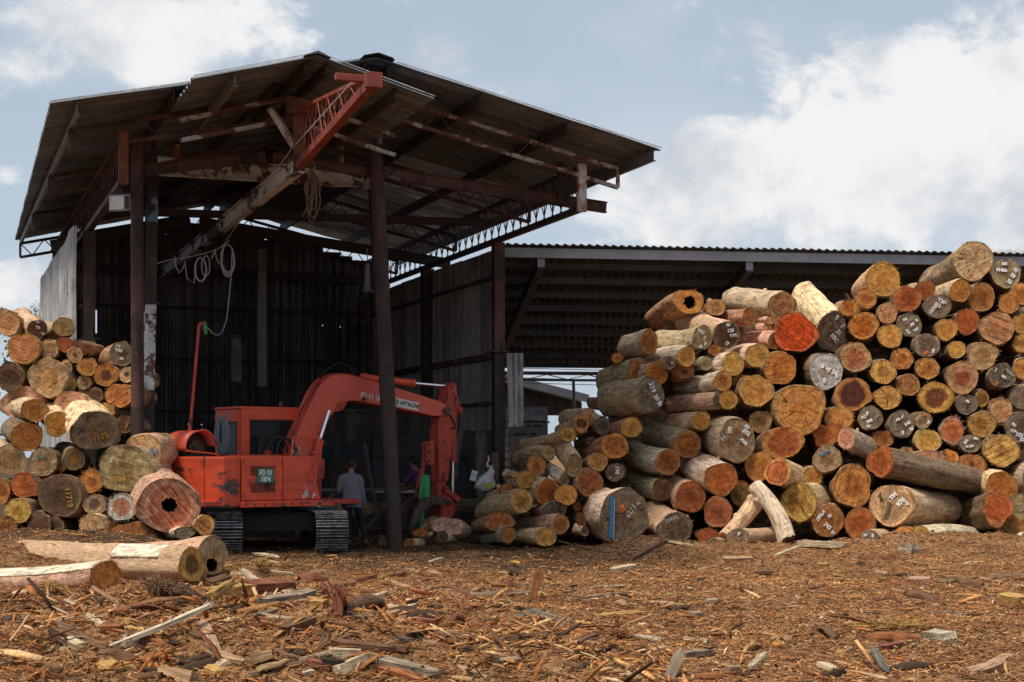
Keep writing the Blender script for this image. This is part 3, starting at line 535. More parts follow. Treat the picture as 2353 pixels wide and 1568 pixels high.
lg('H', 740, 1120, 292, 312, None, None, 2.2, 'T', 'm', -0.3, wea=.7, mk=[('py', '17805', .3, .0, .42, 84)], ref='the big tan log carved 17805', lab='big greenish-rimmed tan log end with 17805 carved upright')
lg('H', 1015, 955, 90, 118, None, None, 2, 'T', 'd', 0.1)
lg('H', 150, 1110, 195, 245, 150, 50, 2.0, 'B', 't', -0.2, heart=(.10, .05, .03), hr=.6)
lg('H', 1080, 1225, 85, 120, None, None, 2, 'Y', 'd', 0.1)
lg('H', 1285, 1195, 122, 110, None, None, 2, 'V', 'd', 0.1)
lg('H', 1622, 1082, 185, 170, 70, -30, 1.8, 'O', 'g', 0.0, heart=(.13, .05, .03), hr=.5, shape=.08, ref='the orange log with dark rot', lab='orange log end with a dark rotten heart, left pile')
lg('H', 1860, 760, 185, 190, -180, 110, 1.8, 'W', 'r', 0.1, crk=1.1, mk=[('w', 'C-2', -.3, .7, .3, 0), ('w', 'TRS', -.25, .3, .46, -5), ('w', 'RS', 0, -.4, .36, 0)], ref='the log painted TRS', lab='brown log painted TRS topping the stack beside the pipe post')
lg('H', 1940, 1076, 112, 122, None, None, 1.8, 'T', 'd', 0.0, heart=(.11, .06, .03), hr=.32)
lg('H', 1830, 1392, 215, 190, None, None, 1.8, 'O', 'd', -0.1, hr=.8, heart=(.52, .19, .055), ref='the pale-rimmed orange log', lab='orange log end with pale rim and stray splinters near pipe post')
lg('H', 1465, 1385, 122, 118, None, None, 1.8, 'B', 'd', 0.1)
lg('H', 1262, 1372, 90, 85, None, None, 1.8, 'B', 'd', 0.2)
lg('I', 265, 222, 262, 192, None, None, 1.8, 'P', 't', 0.1, saw=1.2)
lg('I', 398, 302, 148, 136, -260, -50, 1.7, 'G', 't', -0.7, fz=1, ref='the rough golden log', lab='rough golden-ended log jutting from the middle of left pile')
lg('I', 655, 462, 143, 150, -150, -160, 1.7, 'Y', 'p', -0.5)
lg('I', 1095, 540, 285, 235, -250, -230, 2.0, 'W', 'p', -0.8, crk=.9, mk=[('py', '17173', .15, -.4, .4, 25)], ref='the big flaky log carved 17173', lab='big log with flaky pale bark and 17173 on its brown end')
lg('I', 830, 280, 230, 195, None, None, 1.5, 'P', 't', 0.0, saw=.9)
lg('I', 1210, 315, 112, 105, None, None, 1.6, 'G', 'd', 0.0)
lg('I', 1430, 465, 110, 106, None, None, 1.6, 'B', 'd', 0.1, mk=[('py', '120821', .3, -.1, .3, 70)])
lg('I', 308, 605, 185, 170, -130, -70, 1.8, 'O', 'd', -0.5, hr=.65, heart=(.56, .20, .05))
lg('I', 120, 872, 188, 190, -80, -70, 1.8, 'T', 't', -0.4)
lg('I', 495, 897, 164, 172, None, None, 2, 'V', 'd', -0.4, wea=.8, mk=[('gr', '8338', -.1, .35, .36, 0)], ref='the grey log numbered in green', lab='blotched grey log end with green numbers, left pile')
lg('I', 850, 866, 126, 134, -110, -80, 1.8, 'V', 'd', -0.3, hr=.5, heart=(.40, .2, .05))
lg('I', 1442, 980, 300, 285, None, None, 1.7, 'V', 't', -0.7, wea=.9, crk=.5, mk=[('py', '4504', -.3, -.45, .34, 5), ('ch', 'S', -.55, .4, .36, -30)], ref='the big brown-stained log', lab='big olive log end stained brown with yellow 4504')
lg('I', 1640, 792, 242, 216, None, None, 1.4, 'T', 't', -0.1, hr=.9, heart=(.58, .36, .17), mk=[('b', '19350', .35, .1, .44, 180)], ref='the tan log numbered 19350', lab='pale tan log end with 19350 in blue upside down')
lg('I', 1940, 1402, 372, 312, -120, -110, 1.3, 'P', 'k', -1.0, hr=.72, heart=(.58, .20, .11), hole=(.0, .02, .25), saw=1.4, ref='the hollow pink log', lab='huge pink log end with a dark hollow beside red excavator')
lg('I', 1052, 1118, 130, 138, None, None, 1.8, 'O', 'd', -0.5, fz=1, wea=.5)
lg('I', 285, 1167, 156, 148, None, None, 1.8, 'R', 'd', -0.5, wea=.4)
lg('I', 15, 1232, 98, 145, None, None, 1.8, 'O', 'd', -0.4)
lg('I', 690, 1280, 246, 260, None, None, 2.0, 'B', 'd', -0.6, mk=[('py', '11719', .45, -.1, .4, -80)], ref='the big dark brown log end', lab='big dark brown log end with yellow marks, bottom of left pile')
lg('I', 205, 1460, 158, 147, None, None, 1.8, 'Y', 'd', -0.6)
lg('I', 1085, 1387, 134, 118, None, None, 1.8, 'V', 'd', -0.6, heart=(.12, .08, .05), hr=.5)
lg('I', 1396, 1420, 165, 157, None, None, 1.6, 'L', 'd', -0.7, hr=.68, heart=(.46, .19, .10), fz=1, saw=1.3, ref='the white-rimmed red log', lab='red-hearted log end with a shaggy whitish rim')
lg('J', 400, 650, 112, 130, None, None, 1.6, 'B', 'd', -0.5, shape=.1)
lg('J', 548, 668, 95, 112, None, None, 1.6, 'B', 'd', -0.4, shape=.1)
lg('J', 940, 655, 128, 118, None, None, 1.6, 'T', 't', -0.7)
lg('J', 1330, 790, 252, 165, None, None, 1.3, 'D', 't', -0.6, saw=1.2)
lg('J', 60, 675, 112, 110, None, None, 1.6, 'D', 'd', -0.5, wea=.6)
lg('J', 2090, 660, 98, 108, -60, -20, 1.0, 'G', 'd', -0.9, saw=1.3)
lg('J', 1880, 735, 110, 62, -120, 20, 0.9, 'W', 'p', -1.0)
lg('I', 715, 945, 42, 65, None, None, 1.5, 'D', 'd', -0.2)
# ---- logs lying in front of the left pile
lg('J', 1078, 1170, 158, 153, -1260, 60, 3.2, 'O', 'k', 0, Z=20.3, peel=.35, crk=.3, fz=1, pal=1, ref='the front fallen log', lab='front fallen log with peeling white bark and orange rough end')
lg('J', 1955, 1062, 148, 172, -1800, -40, 4.6, 'G', 't', 0, Z=21.5, peel=.5, hr=.55, heart=(.14, .07, .025), pal=1, taper=1.38, ref='the middle fallen log', lab='middle fallen log with loose bark and dark-hearted golden end')
lg('J', 2170, 965, 150, 205, -1650, -20, 4.4, 'V', 'k', 0, Z=22.6, wea=.2, hole=(-.1, -.5, .36), peel=.3, mk=[('pk', '*', .45, -.55, .5, 10), ('py', '.', .5, -.5, 1.4, 0)], ref='the back fallen log', lab='back fallen log with hollowed grey end daubed pink and yellow')
# ---- timber about the machine
lg('K', 1705, 930, 185, 92, 60, 70, .35, 'P', 'g', 0, Z=30.6, hr=1.4, heart=(.62, .36, .26), saw=.6, ref='the pink slab', lab='thick pale pink cut slab lying tilted behind the pipe post')
lg('K', 1490, 960, 80, 70, 60, -70, .5, 'T', 'd', 0, Z=31.0, lab='dark-barked stub lying behind the pale pink slab')
lg('K', 1415, 1000, 85, 38, 20, 40, .3, 'R', 't', 0, Z=30.4, lab='small reddish cut slab beside the pipe post')
lg('K', 1310, 1110, 62, 58, 110, -10, .6, 'G', 't', 0, Z=30.1, lab='small rough golden log end at the foot of pipe post')
lg('K', 1640, 1040, 60, 62, 230, -30, 1.0, 'B', 't', 0, Z=30.4, lab='brown-barked log lying just left of the mossy log')
lg('K', 1030, 1090, 42, 45, -10, -30, .8, 'T', 'd', 0, Z=31.2, lab='small pale log end behind the foot of pipe post')
lg('K', 210, 770, 40, 72, 880, -22, 3.4, 'D', 'r', 0, Z=32.6, lab='long brown log lying in the dark shed behind grey-shirted man')
lg('K', 1740, 730, 40, 78, 420, -20, 1.8, 'D', 'd', 0, Z=33.4, lab='dark log lying in the shed behind the grapple')
lg('2', 405, 155, 30, 52, 490, 0, 2.0, 'B', 'g', 0, Z=31.6, lab='grey timber lying on the ground beneath the excavator')
def rock(*a): return mnoise.noise(Vector(a))
def text_mesh(body, size, bold=0.0, depth=0.0):
    cu = bpy.data.curves.new('txt', 'FONT'); cu.body = body; cu.size = size; cu.align_x = 'CENTER'; cu.align_y = 'CENTER'
    cu.offset = bold; cu.extrude = depth; cu.resolution_u = 2
    o = bpy.data.objects.new('txt', cu); COL.objects.link(o)
    dg = bpy.context.evaluated_depsgraph_get(); dg.update()
    me = bpy.data.meshes.new_from_object(o.evaluated_get(dg))
    bpy.data.objects.remove(o); bpy.data.curves.remove(cu)
    return me
def zdepth(c, u, v):
    if c in 'HIJ': return 27.35+(1225-v)*0.0032
    return 30.75+max(0, (1240-v))*0.0043
MARKN = {'w': ('painted_number', M_BRUSH, .017), 'b': ('painted_number', M_PAINTB, .008), 'py': ('crayon_number', M_PAINTY, .006), 'cp': ('carved_number', M_PAINTC, .0),
         'ck': ('carved_number', M_PAINTK, .004), 'ch': ('chalk_number', M_CHALK, .0), 'gr': ('painted_number', M_PAINTG, .01), 'pk': ('painted_splash', None, .01)}
M_PINK = mat_flat('pink_spray', (0.5, 0.08, 0.12), 0.8)
LOGOBJ = []
def make_log(idx, row):
    c, x, y, rx, ry, bx, by, L, e, b, dz, k = row
    rng = random.Random(1000+idx)
    u, v = cuv(c, x, y); s = CROPS[c][2]*1.7
    Z0 = k.get('Z', zdepth(c, u, v)+dz)
    P0 = at(u, v, Z0); mpp = Z0/F
    rxm, rym = rx/s*mpp, ry/s*mpp
    left = c in 'HIJ'
    L = L or 2.5
    if bx is None:
        ax = Vector(((0.02 if left else 0.085)+rng.uniform(-.05, .05), 1, rng.uniform(-.05, .03))); ax.normalize()
    else:
        u1, v1 = u+bx/s, v+by/s
        lo, hi = Z0, Z0+L
        for _ in range(40):
            mid = (lo+hi)/2
            if (at(u1, v1, mid)-P0).length < L: lo = mid
            else: hi = mid
        P1 = at(u1, v1, lo)
        if k.get('steep'): P1 = at(u1, v1, Z0+0.9)
        ax = P1-P0; L = min(L*1.5, max(ax.length, 0.3)) if bx is not None else L
        ax.normalize()
    up = Vector((0, 0, 1))-ax*ax.z
    if up.length < .1: up = Vector((0, 1, 0))-ax*ax.y
    up.normalize(); X = up.cross(ax)
    rayh = P0-Vector((0, 0, CH)); rayh.normalize()
    cs = max(.35, abs(ax.dot(rayh))); lat = ax-rayh*ax.dot(rayh); ll = max(lat.length_squared, 1e-6)
    fx, fz = (lat.x**2+lat.y**2)/ll, lat.z**2/ll
    rxt = rxm/(1-(1-cs)*fx); ryt = rym/(1-(1-cs)*fz)
    rxt = min(max(rxt, .72*ryt), 1.4*ryt) if not (c == 'K' and Z0 < 32 or rx > 1.6*ry) else rxt
    rad = (rxt+ryt)/2
    N = 30; M = max(5, int(L/0.16))
    amp = k.get('shape', rng.uniform(.025, .065))
    ph = [(n, rng.uniform(0, 2*PI), amp*rng.uniform(.4, 1)*(1.0 if n < 4 else .5)) for n in (2, 3, 4, 5, 7)]
    tap = k.get('taper', rng.uniform(.88, 1.06)); sd = rng.uniform(0, 500)
    bend = (rng.uniform(-.05, .05)*L, rng.uniform(-.03, .03)*L)
    if k.get('steep') and e == 'B': bend = (-.11, .03)
    tilt = (rng.uniform(-.10, .10), rng.uniform(-.08, .08))
    th = [2*PI*i/N for i in range(N)]
    def prof(t): return 1+sum(a*math.sin(n*t+p) for n, p, a in ph)
    base = [prof(t) for t in th]
    vs = []; fs = []
    for j in range(M+1):
        z = L*j/M; tt = z/L; k1 = 1+(tap-1)*tt
        if j == 0: k1 *= .985
        bxo, byo = bend[0]*math.sin(PI*tt), bend[1]*math.sin(PI*tt)
        fl = 1+.10*math.exp(-tt*L/.5)*rng.uniform(-.2, .6) if False else 1
        for i, t in enumerate(th):
            q = base[i]*k1*fl*(1+.075*rock(math.cos(t)*1.4+sd, math.sin(t)*1.4, z*1.8)+.028*rock(math.cos(t)*4+sd, math.sin(t)*4, z*6))
            px, py = rxt*q*math.cos(t), ryt*q*math.sin(t)
            zz = z+((tilt[0]*px+tilt[1]*py+rng.uniform(-.022, .012)) if j == 0 else 0)+(.3*(tilt[0]*px+tilt[1]*py) if j == 1 and L/M > .12 else 0)
            vs.append((px+bxo, py+byo, zz))
    for j in range(M):
        for i in range(N):
            i2 = (i+1) % N
            fs.append((j*N+i, j*N+i2, (j+1)*N+i2, (j+1)*N+i))
    for _ in range(rng.choice((0, 0, 1, 2, 3))):   # branch stubs and knots
        z_, t_ = rng.uniform(.15, .9)*L, rng.uniform(0, 2*PI); r_ = rng.uniform(.025, .06); ln_ = rng.uniform(.02, .09)
        k_ = 1+(tap-1)*z_/L; c_ = Vector((rxt*k_*math.cos(t_)+bend[0]*math.sin(PI*z_/L), ryt*k_*math.sin(t_)+bend[1]*math.sin(PI*z_/L), z_)); nr_ = Vector((math.cos(t_), math.sin(t_), rng.uniform(-.4, .4))).normalized(); tx_ = Vector((-math.sin(t_), math.cos(t_), 0)); ty_ = nr_.cross(tx_); b_ = len(vs)
        for lev, rr2 in ((-.08, 1.9), (.01, 1.25), (ln_, .85)):
            for q_ in range(7): a_ = 2*PI*q_/7; vs.append(tuple(c_+nr_*lev+(tx_*math.cos(a_)+ty_*math.sin(a_))*r_*rr2*rng.uniform(.85, 1.1)))
        for lv in (0, 1):
            for q_ in range(7): fs.append((b_+lv*7+q_, b_+lv*7+(q_+1) % 7, b_+lv*7+7+(q_+1) % 7, b_+lv*7+7+q_))
        fs.append(tuple(range(b_+14, b_+21)))
    nb = len(fs)
    vs.append((0, 0, L)); cidx = len(vs)-1
    for i in range(N): fs.append((M*N+i, M*N+(i+1) % N, cidx))
    me = bpy.data.meshes.new('log'); me.from_pydata(vs, [], fs)
    me.polygons.foreach_set('use_smooth', [True]*nb+[False]*N); me.update()
    me.materials.append(M_BARK)
    o = bpy.data.objects.new('log', me); COL.objects.link(o)
    o.matrix_world = Matrix.Translation(P0) @ Matrix((X, up, ax)).transposed().to_4x4()
    jit = lambda cc, q: tuple(max(0.01, min(.95, ch*(1+rng.uniform(-q, q)))) for ch in cc)
    kk = 1+rng.uniform(-.22, .14)
    bc = tuple(ch*kk for ch in jit(BARKC[b], .06)); ec = jit(ENDC[e], .07)
    o.color = (*bc, 1)
    o['peel'] = float(k.get('peel', rng.uniform(-.35, .28)))
    # ---- the sawn end
    ev = []; ef = []; mi = []
    hole = k.get('hole')
    fr = [1.0, .975, .86, .66, .44, .22]
    hx, hy, hrr = hole if hole else (0, 0, 0)
    jag = [1+rng.uniform(-.16, .16) for _ in range(N)]
    if hole: fr = [1.0, .975, .86, .6, .3, .0]
    for f in fr:
        for i, t in enumerate(th):
            q = base[i]*.99*(1+.075*rock(math.cos(t)*1.4+sd, math.sin(t)*1.4, 0)+.028*rock(math.cos(t)*4+sd, math.sin(t)*4, 0))
            if hole:
                ex, ey = rxt*q*math.cos(t), ryt*q*math.sin(t)
                ix, iy = -hx*rxt+hrr*rad*math.cos(t)*jag[i], hy*ryt+hrr*rad*math.sin(t)*jag[i]
                px, py = ex*f+ix*(1-f), ey*f+iy*(1-f)
            else:
                px, py = rxt*q*f*math.cos(t), ryt*q*f*math.sin(t)
            dzz = 0.0 if f == 1.0 else -.006+.010*rock(px*7+sd, py*7, 2)*rad*2
            if f > .95 and f < 1: dzz -= .004
            ev.append((px, py, tilt[0]*px+tilt[1]*py+dzz))
    for j in range(len(fr)-1):
        for i in range(N):
            i2 = (i+1) % N
            ef.append((j*N+i2, j*N+i, (j+1)*N+i, (j+1)*N+i2)); mi.append(0)
    nf = len(fr)
    if hole:
        for dd, sc in ((.12, .95), (min(.9, L*.8), .7)):
            b0 = (nf-1)*N if dd == .12 else len(ev)-N
            for i, t in enumerate(th):
                ev.append((-hx*rxt+hrr*rad*sc*math.cos(t)*jag[(i+3) % N], hy*ryt+hrr*rad*sc*math.sin(t)*jag[(i+3) % N], dd))
            b1 = len(ev)-N
            for i in range(N):
                i2 = (i+1) % N
                ef.append((b0+i2, b0+i, b1+i, b1+i2)); mi.append(1)
        ef.append(tuple(range(len(ev)-N, len(ev)))); mi.append(1)
    else:
        ev.append((0, 0, -.006)); ci = len(ev)-1
        for i in range(N): ef.append(((nf-1)*N+(i+1) % N, (nf-1)*N+i, ci)); mi.append(0)
    # torn fibres standing on the rim
    nsp = (60 if k.get('fz') else 12)
    for _ in range(nsp):
        i = rng.randrange(N); f = .99; t = th[i]+rng.uniform(-.1, .1); q = base[i]*.985
        px, py = rxt*q*math.cos(t), ryt*q*math.sin(t); ln = rng.uniform(.015, .05)*(1.5 if k.get('fz') else 1); w = rng.uniform(.003, .008)
        tx, ty = -math.sin(t), math.cos(t); ox, oy = math.cos(t)+rng.uniform(-.5, .5), math.sin(t)+rng.uniform(-.5, .5)
        zb = tilt[0]*px+tilt[1]*py; b0 = len(ev)
        ev += [(px-tx*w, py-ty*w, zb+.002), (px+tx*w, py+ty*w, zb+.002), (px+ox*ln, py+oy*ln, zb-rng.uniform(0, .03)), (px, py, zb-.01)]
        ef += [(b0, b0+1, b0+2), (b0, b0+3, b0+2), (b0+1, b0+3, b0+2)]; mi += [0]*3
    em = bpy.data.meshes.new('cut_end'); em.from_pydata(ev, [], ef); em.polygons.foreach_set('material_index', mi); em.update()
    em.materials.append(M_END); em.materials.append(M_HOLE)
    eo = bpy.data.objects.new('cut_end', em); COL.objects.link(eo); eo.parent = o
    eo.color = (*ec, 1)
    eo['heart'] = list(k.get('heart', (lambda q: (ec[0]*q, ec[1]*q*.84, ec[2]*q*.7))(.98 if rng.random() < .5 else .72)))+[1.0]
    eo['rad'] = float(rad); eo['hr'] = float(k.get('hr', rng.uniform(.35, .65))); eo['crk'] = float(k.get('crk', rng.choice((0, 0, .3, .8))))
    eo['wea'] = float(k.get('wea', .55 if e in 'WV' else (.35 if e in 'BL' else rng.uniform(-.2, .25)))); eo['saw'] = float(k.get('saw', rng.uniform(.35, 1.0)))
    # ---- marks
    for mk in k.get('mk', ()):
        kind, txt, dx, dy, sz, rot = mk
        lx, ly = -dx*rxt*.92, dy*ryt*.92; lz = tilt[0]*lx+tilt[1]*ly-.022-.012*rad
        tm = Matrix.Rotation(-math.atan(tilt[0]), 4, 'Y') @ Matrix.Rotation(math.atan(tilt[1]), 4, 'X')
        M4 = Matrix.Translation((lx, ly, lz)) @ tm @ Matrix.Rotation(PI, 4, 'Y') @ Matrix.Rotation(R(rot), 4, 'Z')
        if kind in ('tag', 'tago'):
            h = sz*rad; w = h*.58; mb = MB()
            nseg = 4
            for q in range(nseg):
                z0, z1 = .006*math.sin(q*1.3), .006*math.sin((q+1)*1.3)
                mb.box((0, -h/2+h*(q+.5)/nseg, z0), (w, h/nseg, .004))
            to = mb.build('paper_tag', M_TAG if kind == 'tag' else M_TAGO, o)
            to.matrix_local = M4
            if kind == 'tago':
                me2 = text_mesh(txt, w*.55, .001); t2 = link_mesh('tag_number', me2, M_PAINTK, to); t2.location = (0, 0, .012); t2.rotation_euler = (0, 0, PI/2)
            else:
                mb = MB()
                for q in range(4): mb.box((rng.uniform(-.1, .1)*w, h*(-.3+.2*q), .0105), (w*rng.uniform(.3, .7), h*.05, .001))
                mb.build('print', M_PAINTC, to)
        elif kind == 'bar':
            mb = MB(); n = 9
            for q in range(n):
                yy = -.72*ryt+1.44*ryt*q/n
                mb.box((0, yy+.08*ryt, 0), (.125*rxt*(1+rng.uniform(-.08, .08)), 1.44*ryt/n*1.02, .004))
            mb.build('painted_stripe', M_PAINTB, o).matrix_local = M4
            mb = MB(); mb.box((.11*rxt, -.05, 0), (.012, 1.4*ryt, .003)); mb.build('chalk_line', M_CHALK, o).matrix_local = M4
        else:
            nm, mt, bold = MARKN[kind]
            me2 = text_mesh(txt, sz*rad*(.78 if kind == 'w' else .9), bold*rad if len(txt) > 0 else 0, .002)
            t2 = link_mesh(nm, me2, mt or M_PINK, o); t2.matrix_local = M4
            t2.scale = (t2.scale[0], t2.scale[1], t2.scale[2])
    if k.get('pal'):  # loose flap of pale bark on top of a fallen log
        mb = MB(); n0, n1 = 26, 9
        z0, z1 = (.02, L*.98) if e == 'O' else (L*.13, L*.42)
        grid = []
        for a in range(n0+1):
            for q in range(n1+1):
                zz = z0+(z1-z0)*a/n0; tt = PI*(.16+.42*q/n1)+.08*rock(a*.6, q*.5, idx)
                rr = 1.045+.03*rock(a*.5, q*.9, 3)+(.05 if q in (0, n1) else 0)
                bo = math.sin(PI*zz/L)
                kq = 1+(tap-1)*zz/L
                pq = prof(tt)
                grid.append((rxt*rr*kq*pq*math.cos(tt)+bend[0]*bo, ryt*rr*kq*pq*math.sin(tt)+bend[1]*bo, zz))
        fq = [(a*(n1+1)+q, a*(n1+1)+q+1, (a+1)*(n1+1)+q+1, (a+1)*(n1+1)+q) for a in range(n0) for q in range(n1)]
        mb.add(grid, fq, 0, True)
        fo = mb.build('loose_bark', M_BARK, o); fo.color = (.62, .56, .45, 1); fo['peel'] = -.6
        sm = fo.modifiers.new('thick', 'SOLIDIFY'); sm.thickness = .018
    LOGOBJ.append(dict(o=o, u=u, v=v, r=(rx+ry)/2/s, e=e, b=b, L=k.get('lab'), ref=k.get('ref'), pile='left' if left else ('mill' if c in 'K2' else 'right'), mk=k.get('mk')))
    return o
for i, row in enumerate(LOGS): make_log(i, row)
# logs buried in the heart of the right pile, only glimpsed through the gaps
BK = []
for v, ul, Zb in ((1205, 1190, 32.8), (1140, 1240, 33.0), (1075, 1300, 33.3), (1010, 1330, 33.5), (945, 1400, 33.8), (880, 1430, 34.0), (815, 1470, 34.3), (750, 1530, 34.8)):
    for k in range(3):
        e_ = ul+(2360-ul)*(k+1)/3
        if v > 760 or e_ > 1700: BK.append((ul+(2360-ul)*k/3, e_, v, Zb+.12*((k+v) % 3), 43))
for j, (u0, u1, v, Zb, r) in enumerate(BK):
    P = at(u1, v, Zb); Q = at(u0, v+6, Zb); make_log(900+j, ('D', (u1*1.7-2500)*2.941, (v*1.7-1600)*2.941, r*5, r*5, (u0-u1)*5, 30, (Q-P).length, 'D', 'd', 0, dict(Z=Zb)))
    g = LOGOBJ.pop(); tag(g['o'], 'dark log glimpsed between other logs deep inside the right pile', 'log', 'logs buried inside the right pile')
# ---- labels: hand-written for striking logs, the others named by their place next to one of those
SEC = ['just right of', 'up and right of', 'just above', 'up and left of', 'just left of', 'down and left of', 'just below', 'down and right of']
ORD = ['', 'second ', 'third ', 'fourth ', 'fifth ']
def label_logs():
    used = set()
    for g in LOGOBJ:
        o = g['o']; o['category'] = 'log'
        o['group'] = {'left': 'logs of the left pile', 'right': 'logs of the big right pile', 'mill': 'timber lying about the excavator'}[g['pile']]
        if g['L']: o['label'] = g['L']; used.add(g['L'])
    for g in LOGOBJ:
        if g['L']: continue
        best = []
        for l in LOGOBJ:
            if not l['ref'] or l['pile'] != g['pile']: continue
            def sec(h): return int(((math.degrees(math.atan2(-(h['v']-l['v']), h['u']-l['u']))+22.5) % 360)//45)
            def dist(h): return math.hypot(h['u']-l['u'], h['v']-l['v'])
            s = sec(g); rank = sum(1 for h in LOGOBJ if h is not g and not h['L'] and h['pile'] == g['pile'] and sec(h) == s and dist(h) < dist(g))
            best.append((rank*90+dist(g), rank, s, l['ref']))
        best.sort()
        size = 'small ' if g['r'] < 30 else ('large ' if g['r'] > 50 else '')
        d, rank, s, ref = best[0]
        for d, rank, s, ref in best:
            if rank < len(ORD):
                sx = SEC[s] if rank == 0 else SEC[s].replace('just ', '')
                lab = f"{ORD[rank]}{size}log with {ENDW[g['e']]} end {sx} {ref}".strip()
                if rank > 0: lab = f"{ORD[rank]}log {sx} {ref}, {size}{ENDW[g['e']]} end"
                if lab not in used and len(lab.split()) <= 16: break
        used.add(lab); g['o']['label'] = lab
label_logs()
# ================================================================ MAIN SHED  (local axes: x across the front, y into the depth)
YAW = R(20.5)
SHO = Vector((-6.71, 27.0, 0))
shed = empty('open_shed', SHO, YAW)
tag(shed, 'tall open-fronted sawmill shed with rusty steel frame and brown corrugated roof', 'shed')
RM = Matrix.Rotation(YAW, 3, 'Z')
def sloc(p): return RM.transposed() @ (Vector(p)-SHO)
CAMP = Vector((0, 0, CH))
def St(u, v, t):
    c = sloc(CAMP); d = RM.transposed() @ ray(u, v); lam = (t-c.y)/d.y; return c+d*lam
def Ss(u, v, s):
    c = sloc(CAMP); d = RM.transposed() @ ray(u, v); lam = (s-c.x)/d.x; return c+d*lam
EL, ER, EZ, RS_, RZ = -1.29, 9.70, 7.50, 4.21, 8.73
TF, TB = -1.2, 15.9
def roofz(s): return EZ+(RZ-EZ)*((s-EL)/(RS_-EL) if s < RS_ else (ER-s)/(ER-RS_))
def corr(mb, o, A, B, n, pitch=0.25, dep=0.035, nA=1, mi=0, rib=.5, wob=0.0, sd=0):
    """corrugated sheet: ribs run along A, repeat along B; n = outward normal"""
    o, A, B, n = Vector(o), Vector(A), Vector(B), Vector(n).normalized()
    Lb = B.length; k = max(1, round(Lb/pitch)); pts = []
    for i in range(k):
        for f, h in ((0, 0), ((1-rib)*.5, 0), ((1-rib)*.5+rib*.25, 1), (1-(1-rib)*.5-rib*.25, 1)):
            pts.append(((i+f)/k, h*dep))
    pts.append((1, 0)); m = len(pts)
    vs = []
    for a in range(nA+1):
        for q, h in pts:
            w = wob*mnoise.noise(Vector((a*.9+sd, q*Lb*.8, sd))) if wob else 0
            vs.append(o+A*(a/nA)+B*q+n*(h+w))
    fs = [(a*m+i, a*m+i+1, (a+1)*m+i+1, (a+1)*m+i) for a in range(nA) for i in range(m-1)]
    mb.add(vs, fs, mi)
def thick(o, t=.004):
    s = o.modifiers.new('sheet', 'SOLIDIFY'); s.thickness = t; return o
nl = Vector((-(RZ-EZ), 0, RS_-EL)).normalized(); nr = Vector((RZ-EZ, 0, ER-RS_)).normalized()
def slope_sheet(name, s0, s1, t0, t1, mat, lift=0.0, sd=1):
    mb = MB(); n = nl if s1 <= RS_+.01 else nr
    corr(mb, (s0, t0, roofz(s0)+lift), (s1-s0, 0, roofz(s1)-roofz(s0)), (0, t1-t0, 0), n, .38, .06, 6, wob=.03, sd=sd, rib=.36)
    if s0 < 0: mb.v = [(x+.31*((y-TF)/(TB-TF))*(1-(x-EL)/(RS_-EL)), y, z) for x, y, z in mb.v]   # the old eave has drifted in at the back
    return thick(mb.build(name, mat, shed))
slope_sheet('roof_sheet', EL, RS_, TF, TB, M_ROOF, sd=3)
slope_sheet('roof_sheet', RS_, ER, TF, 4.6, M_ROOF, sd=5); slope_sheet('roof_sheet', RS_, 6.4, 4.5, TB, M_ROOF, .012, sd=6)
slope_sheet('roof_sheet', 6.3, ER, 4.45, TB, M_ROOF2, .03, sd=7)['label'] = 'rear roof sheet paled for bounced light'
# ridge cap, slightly buckled
mb = MB(); cap = []
for j in range(12):
    t = TF-.05+(TB-TF+.1)*j/11; w = .02*rock(j*.7, 1, 1)
    cap += [(RS_-.30, t, RZ-.03+w), (RS_-.26, t, RZ+.015+w), (RS_, t, RZ+.08+w*1.5), (RS_+.26, t, RZ+.015+w), (RS_+.30, t, RZ-.03+w)]
mb.add(cap, [(j*5+i, j*5+i+1, j*5+i+6, j*5+i+5) for j in range(11) for i in range(4)]); thick(mb.build('ridge_cap', M_RROOF, shed))
# barge flashing along the front edge
for a, b in ((EL, 1.6), (RS_+.35, ER)):
    mb = MB(); mb.beam((a, TF-.012, roofz(a)+.03), (b, TF-.012, roofz(b)+.03), .006, .022, (0, 0, 1)); mb.build('edge_flashing', M_ZINC, shed)
# purlins
for s in (EL+.42, .7, 2.4, RS_-.22, RS_+.22, 6.13, 7.83, ER-.12):
    mb = MB(); z = roofz(s)-.125
    mb.box((s, (TF+TB)/2+.03, z), (.012, TB-TF-.1, .2)); mb.box((s+.03, (TF+TB)/2+.03, z+.096), (.05, TB-TF-.1, .01)); mb.box((s+.03, (TF+TB)/2+.03, z-.096), (.05, TB-TF-.1, .01))
    mb.build('purlin', M_DARK if .5 < s < 9 else M_GREYP, shed)
def lattice(mb, A, B, C, D, n, r=.015, tw=False):
    """zigzag bars between chord A-B and chord C-D"""
    A, B, C, D = map(Vector, (A, B, C, D))
    for i in range(n):
        a0, a1 = A.lerp(B, i/n), A.lerp(B, (i+1)/n); c = C.lerp(D, (i+.5)/n)
        mb.tube([a0, c], r, 5); mb.tube([c, a1], r, 5)
        if tw: mb.tube([a0, C.lerp(D, i/n)], r, 5)
